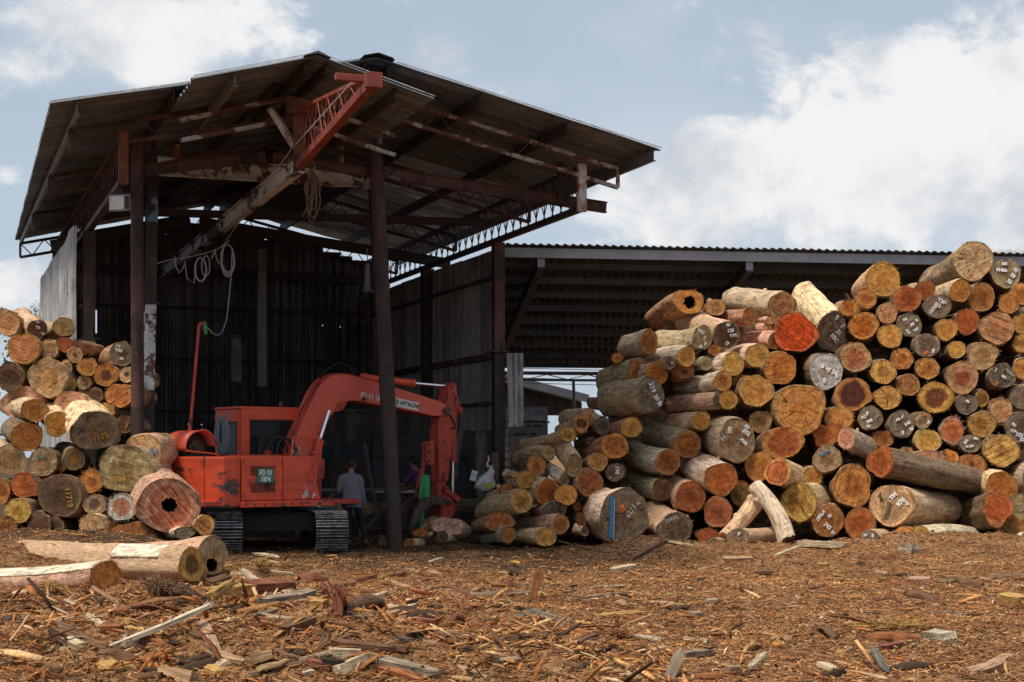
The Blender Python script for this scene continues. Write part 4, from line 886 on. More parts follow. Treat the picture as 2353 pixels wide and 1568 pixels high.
for t in (0.0, 4.75, 9.9, 15.2):
    for sgn in (0, 1):
        s0, s1 = (EL+.4, RS_-.3) if sgn == 0 else (ER-.35, RS_+.3)
        z0, z1 = roofz(s0)-.26, roofz(s1)-.26; dep = .36
        mt = M_PEELC if (t == 0 and sgn == 1) else M_RUST
        mb = MB(); mb.beam((s0, t, z0), (s1, t, z1), .07, .07); mb.beam((s0, t, z0-dep), (s1, t, z1-dep), .07, .07); mb.beam((s0, t, z0), (s0, t, z0-dep), .06, .06)
        o = mb.build('roof_truss', mt, shed)
        mb = MB(); lattice(mb, (s0, t, z0), (s1, t, z1), (s0, t, z0-dep), (s1, t, z1-dep), 8); mb.build('lacing', M_RUST, o)
# side girders carrying the eaves
for s, mt, pl in ((0.0, M_RUST, M_RUST2), (8.594, M_DARK, M_PEELR)):
    mb = MB(); mb.beam((s, .06, 7.30), (s, 16.4, 7.30), .10, .09); mb.beam((s, .06, 6.52), (s, 16.4, 6.52), .12, .10); mb.box((s+.07, 8.2, 6.5), (.02, 16.2, .06))
    o = mb.build('side_girder', mt, shed)
    mb = MB(); n = 36
    for i in range(n):
        t0, t1 = .15+16.2*i/n, .15+16.2*(i+1)/n
        mb.tube([(s-.02, t0, 7.26), (s-.02, t1, 6.56)], .012, 5); mb.tube([(s+.02, t1, 7.26), (s+.02, t0, 6.56)], .012, 5)
        mb.beam((s, t0, 7.26), (s, t0, 6.56), .018, .018, (0, 1, 0))
    mb.build('lacing', mt, o)
    mb = MB(); mb.box((s, .0, 6.91), (.17, .10, .92)); mb.build('end_plate', pl, o, .006)
# columns
def column(s, t, z0, z1, w, mats, cuts, plates=()):
    mb = MB(); zs = [z0]+list(cuts)+[z1]
    for i in range(len(zs)-1): mb.ibeam((s, t, zs[i]), (s, t, zs[i+1]), w, w, .016, (0, 1, 0), i)
    for z in plates: mb.box((s, t, z), (w*1.7, w*1.7, .03), None, 0); mb.add([(s+w*.2, t-w*.5, z+.02), (s+w*.2, t-w*.8, z+.02), (s+w*.2, t-w*.5, z+.35), (s+w*.24, t-w*.5, z+.02), (s+w*.24, t-w*.8, z+.02), (s+w*.24, t-w*.5, z+.35)], [(0, 1, 2), (3, 5, 4), (1, 4, 5, 2), (0, 3, 4, 1)])
    return mb.build('column', mats, shed)
column(0.0, 6.06, -.2, 6.46, .23, [M_DARK, M_PEELG, M_COLB], [3.4, 4.2], (4.2,))
column(8.594, 4.70, -.2, 6.46, .235, [M_DARK, M_COLB, M_RUST], [3.1, 4.05], (4.06,))
def lcolumn(u_top, u_bot, t, w, mats, cuts, plates):
    a, b = St(u_bot, 1262, t), St(u_top, 420, t); k = (7.04+.2)/(b.z-a.z); b = a+(b-a)*k; b.z, a.z = 7.04, -.2
    pz = lambda z: a.lerp(b, (z+.2)/7.24)
    mb = MB(); zs = [-.2]+cuts+[7.04]
    for i in range(len(zs)-1): mb.ibeam(pz(zs[i]), pz(zs[i+1]), w, w, .016, (0, 1, 0), i)
    for z in plates: mb.box(pz(z), (w*1.6, w*1.6, .03))
    return mb.build('column', mats, shed)
lcolumn(350, 334, 2.2, .20, [M_DARK, M_PEELW, M_COLB, M_PEELB], [3.0, 4.6, 6.15], (4.62,))
lcolumn(858, 905, 2.2, .17, [M_DARK, M_COLB, M_COLB], [3.2, 4.4], (4.42,))
column(0.0, 11.2, -.2, 6.46, .28, [M_DARK, M_PEELB], [5.6])
column(8.594, 9.9, -.2, 6.46, .28, [M_DARK], [])
column(5.07, 13.2, -.2, 7.2, .22, [M_DARK, M_POSTG], [3.6]); column(4.35, 13.0, -.2, 4.9, .24, [M_DARK, M_POSTG], [3.7], (4.85,))
# leaning pipe posts
for base, top, r in ((at(316, 1275, 28.25), at(315, 322, 28.25), .115), (at(909, 1259, 29.75), at(862, 338, 29.6), .137)):
    base, top = sloc(base), sloc(top); base.z = -.1
    k = .44 if r > .12 else .36; mid = base.lerp(top, k); q = base.lerp(top, k+.001)
    mb = MB(); mb.tube([base, mid], r*1.04, 20, 0); mb.tube([q, top], r, 20, 1); mb.box(top+Vector((0, 0, .01)), (r*2.6, r*2.6, .02), None, 1)
    for zz in (.66, .83): p = base.lerp(top, zz); mb.tube([p-Vector((0, 0, .02)), p+Vector((0, 0, .02))], r*1.12, 20, 1)
    mb.build('pipe_post', [M_DARK, M_RUST], shed)
# gantry cross beams (shallow gable) front and rear, white portal beam
def cbeam(a, b, w, h, mat, nm='cross_beam'):
    mb = MB(); mb.ibeam(a, b, w, h, .016); return mb.build(nm, mat, shed)
cbeam((5.34, 1.15, 7.13), (9.62, 1.15, 6.76), .12, .22, M_RUST)
cbeam((.52, 1.15, 6.93), (2.70, 1.10, 7.30), .12, .19, M_RUST); cbeam((2.84, 1.10, 7.30), (5.02, 1.15, 7.12), .12, .17, M_RUST)
cbeam((.88, 2.2, 7.21), (4.86, 2.2, 7.21), .16, .34, M_PEELW, 'portal_beam')
cbeam((2.9, 9.9, 7.35), (9.2, 9.9, 6.62), .14, .24, M_DARK); cbeam((-.5, 9.9, 6.62), (2.7, 9.9, 7.35), .14, .24, M_DARK)
cbeam((.15, 15.2, 6.75), (8.45, 15.2, 6.75), .14, .22, M_DARK, 'tie_beam')
cbeam((.15, 6.06, 6.9), (8.45, 4.75, 6.9), .1, .16, M_DARK, 'tie_beam')
for u, v0, v1, t, mt in ((407, 330, 372, 2.0, M_PEELR), (783, 338, 374, 2.0, M_PEELR), (872, 303, 345, 1.5, M_GREYP), (1287, 372, 470, .9, M_DARK), (353, 310, 350, 2.1, M_RUST)):
    a, b = St(u, v0, t), St(u, v1, t); mb = MB(); mb.box((a+b)/2, (.09, .07, a.z-b.z)); mb.build('hanger', mt, shed)
a, b = St(622, 250, -.9), St(676, 336, -1.3); mb = MB(); mb.beam(a, b, .10, .10); mb.build('brace', M_PEELR, shed)
# raised front canopy
CE0, CE1, CRS, CZE, CZR = .77, 4.77, 2.77, 7.72, 8.27
for s0, nn, sd in ((CE0, Vector((-.55, 0, 2)), 1), (CE1, Vector((.55, 0, 2)), 2)):
    mb = MB(); corr(mb, (s0, -2.74, CZE), (CRS-s0, 0, CZR-CZE), (0, 4.9, 0), nn, .3, .05, 3, wob=.02, sd=sd); thick(mb.build('canopy_sheet', M_ROOF, shed))
    mb = MB(); mb.beam((s0, -2.755, CZE+.045), (CRS, -2.755, CZR+.045), .006, .016); mb.build('edge_flashing', M_ZINC, shed)
mb = MB(); mb.prism([(CRS-.22, CZR-.02), (CRS, CZR+.07), (CRS+.22, CZR-.02), (CRS, CZR+.058)], -2.78, 2.1); mb.build('ridge_cap', M_RROOF, shed)
for s in (1.45, 2.6, 2.94, 4.1):
    z = CZE+(CZR-CZE)*(1-abs(s-CRS)/2)-.12; mb = MB(); mb.box((s, -.3, z), (.012, 4.6, .18)); mb.box((s+.03, -.3, z+.088), (.05, 4.6, .01)); mb.box((s+.03, -.3, z-.088), (.05, 4.6, .01)); mb.build('purlin', M_GREYP if s < 2 else M_DARK, shed)
for t, mt in ((-.7, M_PEELC), (1.6, M_RUST)):
    for zo in (0, .34):
        mb = MB()
        for a in (CE0+.1, CE1-.1): mb.beam((a, t, CZE-.24-zo), (CRS, t, CZR-.24-zo*1.15), .07, .07)
        mb.build('canopy_rafter', mt, shed)
# walls
mb = MB(); rq = random.Random(4)
holes = [(.98, 5.05, .10, .62), (8.02, 3.3, .07, .75)]
for _ in range(9): holes.append((rq.uniform(2.5, 8.2), rq.uniform(2.2, 6.2), .026, .028))
for q in ((7.9, 3.05, .18, .05), (6.9, 5.0, .07, .07)): holes.append(q)
holes = sorted(h for i, h in enumerate(holes) if all(abs(h[0]-g[0]) > .22 for g in holes[:i]))
s0 = .1
for i, (hs, hz, hw, hh) in enumerate(holes+[(8.76, 3, 0, 0)]):
    zt = roofz((s0+hs)/2)-.42-.10*rq.random()
    corr(mb, (s0, 15.4+.01*(i % 2), -.2), (0, 0, zt+.2), (hs-s0, 0, 0), (0, -1, 0), .2, .045, 4, wob=.02, sd=i)
    if hw:
        for za, zb in ((-.2, hz), (hz+hh, zt)): mb.add([(hs-.005, 15.39, za), (hs+hw+.005, 15.39, za), (hs+hw+.005, 15.39, zb), (hs-.005, 15.39, zb)], [(0, 1, 2, 3)])
    s0 = hs+hw
thick(mb.build('back_wall', M_WALL, shed))
for z in (1.6, 3.0, 4.4, 5.8): mb = MB(); mb.box((4.3, 15.3, z), (8.2, .08, .07)); mb.build('girt', M_DARK, shed)
mb = MB(); ed = [4.95, 6.1, 7.4, 8.6, 9.9, 11.2, 12.4, 13.6, 14.8, 16.0]
for i in range(len(ed)-1):
    zt = 6.36+.05*random.Random(i+7).random(); z0 = 2.35 if i < 3 else 1.6
    corr(mb, (8.70+.01*(i % 2), ed[i], z0), (0, 0, zt-z0), (0, ed[i+1]-ed[i]+.02, 0), (-1, 0, 0), .17, .035, 5, wob=.05, sd=i*3)
thick(mb.build('side_wall', M_WALLI, shed))
for z in (5.75, 4.0, 2.95): mb = MB(); mb.box((8.62, 10.5, z), (.07, 11.2, .14 if z == 4.0 else .07)); mb.build('girt', M_RUST, shed)
mb = MB(); corr(mb, (-.245, 8.0, .2), (0, 0, 6.35), (0, 8.5, 0), (-1, 0, 0), .25, .07, 6, wob=.04, sd=2); corr(mb, (-.245, 7.2, 5.3), (0, 0, 1.25), (0, .81, 0), (-1, 0, 0), .25, .07, 2)
corr(mb, (-.25, 6.05, .2), (0, .12, 6.38), (0, 1.15, 0), (-1, 0, 0), .25, .07, 6, wob=.05, sd=9); thick(mb.build('zinc_wall', M_ZINC, shed))
for z in (1.5, 3.2, 4.9): mb = MB(); mb.box((-.16, 11.3, z), (.06, 10.3, .08)); mb.build('girt', M_DARK, shed)
# ---------------------------------------------------------------- crane beam running out of the shed
crane = empty('crane_beam', SHO+RM @ Vector((2.77, -1.5, 6.7)), YAW)
tag(crane, 'long peeling overhead crane beam ending in a red lattice jib under the canopy', 'crane')
def cl(p): return Vector(p)-Vector((2.77, -1.5, 6.7))
mb = MB(); mb.ibeam(cl((2.77, -1.45, 6.74)), cl((2.77, 15.4, 6.70)), .17, .30, .02); mb.build('runway_beam', M_PEELG, crane)
mb = MB(); mb.beam(cl((2.77, -1.42, 6.72)), cl((2.77, -6.05, 7.07)), .14, .135); mb.beam(cl((2.77, -1.42, 7.66)), cl((2.77, -5.7, 7.22)), .09, .06); o = mb.build('jib_boom', M_JIB, crane, .006)
mb = MB()
for dx in (-.035, .035): lattice(mb, cl((2.77+dx, -1.5, 7.64)), cl((2.77+dx, -5.6, 7.22)), cl((2.77+dx, -1.5, 6.78)), cl((2.77+dx, -5.6, 7.09)), 6, .011)
mb.build('lattice', M_JIB, o)
mb = MB(); mb.box(cl((2.77, -6.12, 7.10)), (.24, .14, .22)); mb.box(cl((2.62, -5.75, 7.20)), (.62, .10, .10)); mb.build('end_bar', M_JIB, crane, .008)
mb = MB(); mb.box(cl((2.77, -1.38, 7.22)), (.20, .05, 1.25)); mb.box(cl((2.70, -1.47, 7.72)), (.34, .10, .26)); mb.build('king_post', M_RUST2, crane, .006)
mb = MB(); mb.tube([cl((2.66, -5.7, 7.26)), cl((2.6, -1.5, 6.95)), cl((2.70, 5.4, 6.25))], .008, 5); mb.build('hoist_rope', M_WIRE, crane)
# brown rope bundle
rp = at(716, 392, 27.2); ro = MB(); rr = random.Random(5)
for k in range(7):
    w = rr.uniform(.05, .17); h = rr.uniform(.45, .95); cx = rr.uniform(-.05, .05)
    ro.tube([(cx+w*math.sin(a)*(.35+.65*min(1, (1-math.cos(a))/1.2)), rr.uniform(-.02, .02), -h*(1-math.cos(a))/2) for a in [2*PI*q/18 for q in range(19)]], .009, 5, 0, False)
for k in range(5): ro.tube([(rr.uniform(-.03, .03), 0, .0), (rr.uniform(-.1, .1), .03, -.4), (rr.uniform(-.16, .16), 0, rr.uniform(-.95, -.7))], .008, 5)
ro.tube([(-.02, 0, 0), (.06, 0, .06), (.02, 0, .14)], .02, 6)
o = ro.build('hanging_rope', M_ROPE); o.location = rp; tag(o, 'bundle of old brown rope hanging beneath the red jib', 'rope')
# pale cable loops strung below the crane beam, running down to the machine's mast
cb = MB(); Zc = 33.0
def cpt(u, v, z=Zc): return at(u, v, z)
def loops(cu, cv, ru, rv, n, sd):
    q = random.Random(sd); pts = []
    for i in range(n*16+1):
        a = 2*PI*i/16-PI/2; k = 1+.12*math.sin(i*.37+sd)
        pts.append(cpt(cu+ru*k*math.cos(a)+q.uniform(-.6, .6), cv+rv*(1+math.sin(a))*k, Zc+.06*math.sin(i*.21)))
    cb.tube(pts, .013, 5)
loops(522, 562, 15, 34, 6, 1); loops(461, 592, 13, 31, 3, 2); loops(474, 588, 9, 22, 1, 4)
cb.tube([cpt(*p) for p in ((402, 590), (404, 612), (412, 628), (420, 618), (424, 600), (430, 640), (446, 652), (452, 600))], .012, 5)
cb.tube([cpt(*p) for p in ((486, 596), (492, 580), (494, 572), (497, 592), (503, 606), (511, 600), (514, 566))], .012, 5)
cb.tube([cpt(*p) for p in ((362, 606), (385, 598), (420, 594), (470, 583), (500, 573), (528, 553))], .009, 5)
cb.tube([cpt(534, 570), cpt(532, 620), cpt(527, 680), cpt(521, 735, 32.4), cpt(510, 765, 31.6), cpt(500, 771, 31), cpt(488, 766, 30.4), cpt(474, 750, 29.9), cpt(470, 743, 29.75), cpt(463, 748, 29.7)], .013, 6)
o = cb.build('hanging_cable', M_WIRE); tag(o, 'pale cable looped in coils beneath the crane beam', 'cable')
# ---------------------------------------------------------------- floodlight and bell lamp
M_LENS = mat_plain('dusty_lens', (0.50, 0.52, 0.50), 0.25, 0, .15, 5, 0.05, (0.66, 0.66, 0.62))
fl = empty('floodlight', at(274, 466, 27.2), R(-14)); tag(fl, 'square floodlight slung from the left girder beside the pipe post', 'floodlight')
mb = MB(); w, h, d = .40, .29, .20
mb.prism([(-w/2, -h/2), (w/2, -h/2), (w/2, h/2), (-w/2, h/2)], 0, .03)
mb.add([(-w/2, .03, -h/2), (w/2, .03, -h/2), (w/2, .03, h/2), (-w/2, .03, h/2), (-w*.3, d, -h*.25), (w*.3, d, -h*.25), (w*.3, d, h*.25), (-w*.3, d, h*.25)], [(4, 5, 6, 7), (0, 1, 5, 4), (1, 2, 6, 5), (2, 3, 7, 6), (3, 0, 4, 7)])
mb.build('housing', M_GREYP, fl, .008)
mb = MB(); mb.box((-.045, -.004, 0), (.27, .006, .23)); mb.build('lens', M_LENS, fl)
mb = MB(); mb.box((.15, -.006, 0), (.075, .012, .23)); [mb.box((.15, -.014, -.08+.05*i), (.06, .006, .02)) for i in range(4)]; mb.build('ballast_vent', M_DARK, fl)
mb = MB(); mb.tube([(-.2, .06, .05), (-.2, .06, .18), (.2, .06, .18), (.2, .06, .05)], .012, 6); mb.tube([(0, .06, .18), (.0, .12, .55)], .008, 5); mb.tube([(.1, .06, .18), (.3, .1, .5)], .006, 5); mb.build('bracket', M_DARK, fl)
lp = empty('bell_lamp', at(844, 640, 36.5)); tag(lp, 'grey bell-shaped lamp hanging inside the shed by the leaning pipe', 'lamp')
mb = MB(); mb.tube([(0, 0, .02), (0, 0, -.14), (0, 0, -.17), (0, 0, -.30)], [.06, .065, .075, .125], 20, cap=False); mb.build('shade', M_GREYB, lp); mb = MB(); mb.tube([(0, 0, .02), (0, 0, .34)], [.06, .05], 14); mb.tube([(0, 0, .4), (0, 0, .7)], .012, 6); mb.build('gear_housing', M_GREYB, lp)
# ================================================================ LEAN-TO SHED AT RIGHT
lean = empty('lean_to_shed', (-.115, 36.0, 0), R(7.8)); tag(lean, 'long low shed with dark sloping metal roof behind the right log pile', 'shed')
SLP = .235
def lz(y): return 6.60-SLP*y
mb = MB(); corr(mb, (-.1, -.12, lz(-.12)), (0, 9.5, -SLP*9.5), (19, 0, 0), (0, SLP, 1), .19, .035, 2, rib=.42, wob=.01); thick(mb.build('roof_sheet', M_RROOF, lean), .006)
mb = MB(); mb.box((9.4, .02, lz(0)-.14), (18.9, .012, .22)); mb.box((9.4, .06, lz(0)-.245), (18.9, .08, .012)); mb.box((9.4, .06, lz(0)-.035), (18.9, .08, .012)); mb.build('fascia_purlin', M_GREYB, lean)
for i in range(1, 10):
    y = i*1.0; mb = MB(); mb.box((9.4, y, lz(y)-.085), (18.8, .014, .15)); mb.box((9.4, y-.03, lz(y)-.155), (18.8, .07, .012)); mb.build('purlin', M_LEANP, lean)
for k in (.81, 5.78, 10.7, 15.7):
    mb = MB(); mb.ibeam((k, .12, lz(.12)-.32), (k, 9.2, lz(9.2)-.32), .15, .28, .016, mi=0); mb.box((k, .10, lz(0)-.30), (.17, .02, .30), None, 1); mb.build('rafter', [M_LEANP, M_GREYB], lean)
mb = MB(); mb.beam((-.1, 9.2, lz(9.2)-.26), (18.5, 9.2, lz(9.2)-.26), .1, .10); mb.beam((-.1, 9.2, 3.98), (18.5, 9.2, 3.98), .08, .07); o = mb.build('rear_truss', M_GREYP, lean)
mb = MB()
for dy in (-.04, .04): lattice(mb, (.0, 9.2+dy, lz(9.2)-.3), (18, 9.2+dy, lz(9.2)-.3), (.0, 9.2+dy, 4.0), (18, 9.2+dy, 4.0), 15, .011)
mb.build('lacing', M_GREYP, o)
for k in (3.3, 8.2, 13.2): mb = MB(); mb.tube([(k, 9.2, -.2), (k-.12, 9.2, 4.0)], .045, 8); mb.build('column', M_GREYP, lean)
# wires beyond
mb = MB()
for i in range(5): mb.tube([(-3, 52, 4.3+.16*i), (4, 53, 4.15+.17*i), (12, 54, 4.4+.2*i)], .012, 4)
o = mb.build('overhead_wires', M_BLACK); tag(o, 'several thin overhead wires crossing the gap behind the lean-to', 'wires')
# house in the gap
ho = empty('timber_house', (.2, 56, 0)); tag(ho, 'dark timber house with low gable seen through the gap behind right pile', 'house')
mb = MB(); mb.prism([(-7, -.2), (1.05, -.2), (1.05, 3.36), (2.30, 3.36), (2.30, 3.70), (-3.2, 5.08), (-7, 4.15)], 0, 5)
for z in range(14): mb.box((-3, -.012, .3+z*.28), (8.0, .03, .02))
mb.build('wall', M_WOODD, ho)
mb = MB(); mb.beam((-3.2, 2.3, 5.35), (2.5, 2.3, 3.92), 6.2, .06); mb.beam((-3.2, 2.3, 5.35), (-8, 2.3, 4.15), 6.2, .06); mb.build('roof', M_RROOF, ho)
mb = MB(); mb.beam((-3.2, -.84, 5.22), (2.5, -.84, 3.79), .04, .26); mb.build('barge_board', M_LEANP, ho)
# distant roof upper right
ds = empty('distant_shed', (19, 62, 0), R(-8)); tag(ds, 'pale rounded metal roof beyond the lean-to at far right', 'shed')
mb = MB(); corr(mb, (-.6, 0, 9.5), (0, 6, 1.2), (16, 0, 0), (0, -.2, 1), .35, .05, 4); o = thick(mb.build('roof_sheet', M_ZINC, ds)); mb = MB(); mb.box((7.5, 3.2, 4.6), (15.5, 5.5, 9.2)); mb.build('wall', M_WALL, ds)
# awning + notice board + hanging zinc sheet + timbers
aw = empty('awning', at(1222, 965, 39)); tag(aw, 'small corrugated awning above the notice board', 'awning')
mb = MB(); corr(mb, (-.65, .5, .32), (.0, -.75, -.35), (1.05, 0, 0), (0, .4, 1), .08, .018, 1); thick(mb.build('awning_sheet', M_ZINC, aw)); mb = MB(); mb.box((.0, .3, -.05), (.9, .05, .05)); mb.beam((.38, .4, -.05), (.38, .4, -2.9), .06, .06, (0, 1, 0)); mb.beam((-.5, .4, -.05), (-.5, .4, -2.9), .06, .06, (0, 1, 0)); mb.build('frame', M_WOODD, aw)
nb_ = empty('notice_board', at(1212, 1000, 38.2)); tag(nb_, 'grey notice board with faded lettering under the small awning', 'board')
mb = MB(); mb.box((0, 0, 0), (.95, .03, .62)); mb.build('panel', mat_plain('faded_board', (.20, .19, .165), .7), nb_)
for z, ws in ((.22, (.2, .12, .2)), (.02, (.3, .16)), (-.10, (.2, .2)), (-.2, (.14,))):
    x = -.3; mb = MB()
    for w in ws: mb.box((x+w/2, -.018, z), (w, .004, .045)); x += w+.06
    mb.build('faded_text', M_DARK, nb_)
mb = MB(); mb.box((0, -.005, -.325), (1.0, .05, .03)); mb.box((.485, -.005, 0), (.03, .05, .62)); mb.box((-.485, -.005, 0), (.03, .05, .62)); mb.build('frame', M_WIRE, nb_)
hz = MB(); pts = [(-.17, .0), (-.07, -.05), (-.04, .03), (.04, -.04), (.08, .04), (.19, -.02)]; rows = 8; vs = []
for j in range(rows+1):
    z = .80-1.62*j/rows
    for i, (x, y) in enumerate(pts): vs.append((x*(1-.12*(j/rows))+.03*j/rows+.012*rock(j*.8, i, 2), y*(1+.8*rock(j*.5, i*.7, 5)), z+.06*rock(i*1.3, j*.2, 8)*(j == rows)))
hz.add(vs, [(j*6+i, j*6+i+1, j*6+i+7, j*6+i+6) for j in range(rows) for i in range(5)])
o = thick(hz.build('zinc_sheet', M_ZINC)); o.location = at(1182, 896, 34.2); tag(o, 'crumpled zinc sheet hanging beside the right shed column', 'metal sheet')
def timber(u0, v0, u1, v1, Z, w, d, mat, lab, Z1=None, nm='timber_post'):
    a, b = at(u0, v0, Z), at(u1, v1, Z1 or Z); mb = MB(); c = (a+b)/2; mb.beam(a-c, b-c, w, d, (0, 1, 0.01)); o = mb.build(nm, mat, None, .006); o.location = c; tag(o, lab, 'timber'); return o
timber(1106, 982, 1106, 1240, 36.2, .26, .05, M_WOODG, 'pale grey upright board under the side wall')
timber(1083, 985, 1083, 1240, 36.6, .14, .1, M_WOODD, 'dark upright post left of the pale board')
timber(1070, 990, 1105, 1225, 35.4, .10, .06, M_BLACK, 'black brace slanting down right behind the grapple')
timber(1092, 1030, 1058, 1225, 35.2, .10, .06, M_BLACK, 'black brace slanting down left behind the grapple')
timber(1060, 985, 1045, 1100, 36.9, .12, .06, M_WOODG, 'grey strut slanting under the side wall')
timber(1138, 1040, 1136, 1235, 33.5, .16, .04, mat_plain('brown_offcut', (.13, .075, .045), .85), 'brown splintered plank propped against the right shed column')
timber(1193, 1005, 1193, 1230, 34.0, .42, .05, mat_plain('pinkish_slab', (.16, .115, .09), .85), 'broad weathered slab standing right of the shed column')
timber(838, 1018, 869, 1200, 31.9, .07, .06, mat_plain('mouldy_pole', (.06, .05, .033), .85), 'mouldy pole leaning in front of the dark workbench', 31.4, 'leaning_pole')
# cabin under the shed
cbn = empty('timber_cabin', at(930, 1240, 37.6), R(4)); cbn.location.z = 0; tag(cbn, 'dark boarded cabin with dim windows inside the shed', 'cabin')
mb = MB(); mb.box((0, 0, .45), (4.4, .1, .9)); mb.box((0, 0, 2.55), (4.4, .1, .5)); mb.box((-1.5, 0, 1.6), (1.4, .1, 1.4)); mb.box((.95, 0, 1.6), (.5, .1, 1.4)); mb.box((2.05, 0, 1.6), (.3, .1, 1.4))
for z in range(11): mb.box((-1.45, -.055, .15+z*.2), (1.4, .02, .02))
mb.box((0, 1.5, 2.85), (4.6, 3.2, .08)); mb.box((-2.2, 1.5, 1.4), (.1, 3, 2.8)); mb.box((2.2, 1.5, 1.4), (.1, 3, 2.8)); mb.box((0, 3, 1.4), (4.4, .1, 2.8)); mb.build('wall', M_WOODD, cbn)
M_PANE = mat_plain('dusty_pane', (.05, .053, .06), .6, 0, .3, 1.5, 0, spec=.2)
for x, w in ((-.05, 1.45), (1.55, .68)):
    mb = MB(); mb.box((x, -.02, 1.6), (w, .02, 1.38)); o = mb.build('window', M_PANE, cbn); mb = MB(); mb.box((x, -.06, 1.6), (.03, .05, 1.38)); mb.box((x, -.06, 1.75), (w, .05, .03)); mb.build('glazing_bar', M_WOODD, o)
mb = MB(); mb.box((-.05, -.09, .92), (1.5, .08, .07)); mb.build('sill', M_PEELW, cbn)
for (u0, u1, v0, v1, Z, lab) in ((766, 846, 1017, 1061, 35.2, 'dark green-grey panel hung behind the grey-shirted man'), (738, 757, 1000, 1056, 35.6, 'narrow dark panel behind the excavator boom foot')):
    a, b = at(u0, v0, Z), at(u1, v1, Z); mb = MB(); c = (a+b)/2; mb.box((0, 0, 0), (b.x-a.x, .04, a.z-b.z)); mb.box((0, -.03, (a.z-b.z)/2-.02), (b.x-a.x, .03, .03)); mb.box((0, .2, (b.z-a.z)/2-.03), (b.x-a.x+.1, .4, .05)); o = mb.build('hung_panel', mat_plain('green_grey_panel', (.035, .047, .047), .9, spec=.1)); o.location = c; tag(o, lab, 'panel')
# work bench of timbers at the back
wb = empty('mill_bench', at(800, 1240, 34.6)); wb.location.z = 0; tag(wb, 'dark timber bench with crossed legs behind the standing man', 'bench')
mb = MB(); mb.box((0, 0, 1.02), (2.6, .5, .06)); mb.build('bench_top', M_WOODG, wb)
for x in (-1.1, .3, 1.15):
    mb = MB(); mb.box((x, -.2, .5), (.07, .07, 1.0)); mb.build('leg', M_WOODG, wb)
for x in (-1.05, .35): mb = MB(); mb.beam((x, -.22, .1), (x+.75, -.22, .95), .05, .06, (0, 1, 0)); mb.build('brace', M_WOODG, wb)
# green machine guard
gg = empty('machine_guard', at(973, 1180, 32.0)); gg.location.z = 0; tag(gg, 'bright green sheet-metal guard on a green post behind the grapple', 'machine guard')
M_GREEN = mat_plain('green_enamel', (.035, .30, .10), .45, 0, .15, 6, .05)
a = CH+(1050-1092)*32/F; b = CH+(1050-1144)*32/F
mb = MB(); mb.prism([(-.11, b), (.13, b-.0), (.125, a), (-.035, a+.01)], 0, .16); mb.prism([(.02, b+.0), (.12, b+.02), (.12, b+.26), (.02, b+.24)], -.05, 0); mb.build('guard', M_GREEN, gg, .008)
mb = MB(); mb.tube([(-.04, .08, -.05), (-.04, .08, b)], .055, 14); mb.build('post', M_GREEN, gg)
# ================================================================ EXCAVATOR
PSI = R(38); EO = Vector((-4.6, 30.1, 0)); EMT = Matrix.Rotation(PSI, 3, 'Z').transposed()
exc = empty('excavator', EO, PSI); tag(exc, 'red tracked excavator with a log grapple parked in the shed mouth', 'excavator')
def eloc(p): return EMT @ (Vector(p)-EO)
def Ey(u, v, b):
    c = eloc(CAMP); d = EMT @ ray(u, v); return c+d*((b-c.y)/d.y)
def EK(x, y, b=0, c='K'):
    return Ey(*cuv(c, x, y), b)
def P2(pts, b=0.0, c=None):
    out = []
    for p in pts:
        q = Ey(p[0], p[1], b) if c is None else EK(p[0], p[1], b, c); out.append((q.x, q.z))
    return out
M_RED = mat_plain('faded_red_paint', (.70, .085, .033), .45, 0, .14, 2.5, .06, (.30, .035, .022), (1, 1, 1), .45, (.55, .75))
M_REDB = mat_plain('boom_red_paint', (.68, .11, .064), .45, 0, .08, 1.5, .04, (.40, .05, .034), (1, 1, 1), .45, (.6, .75))
M_REDW = mat_plain('scraped_red_paint', (.65, .08, .032), .5, 0, .2, 2.0, .12, (.07, .052, .045), (1, 1, 2.2), .4, (.52, .58))
M_REDS = mat_plain('rusty_red_paint', (.46, .062, .040), .55, 0, .22, 5, .12, (.08, .028, .02), (1, 1, .6), .4, (.54, .62))
M_TIP = mat_plain('worn_steel', (.36, .365, .38), .42, .3, .2, 9, .05, (.10, .09, .09))
M_SHOE = mat_plain('track_steel', (.045, .042, .04), .6, .4, .3, 5, .2, (.085, .052, .032), (1, 1, 1), .3, (.46, .56))
M_CHROME = mat_flat('chrome_rod', (.75, .77, .8), .12, 1.0)
M_STEELB = mat_plain('brown_bare_steel', (.125, .085, .065), .5, .3, .25, 5, .1, (.06, .038, .03))
M_SEAL = mat_flat('rubber_seal', (.012, .012, .012), .6)
def glassmat():
    m, nt, b = new_mat('grimy_glass'); b.inputs['Base Color'].default_value = (.10, .12, .13, 1); b.inputs['Roughness'].default_value = .08; b.inputs['Transmission Weight'].default_value = .85; b.inputs['IOR'].default_value = 1.2
    return m
M_GLASS = glassmat()
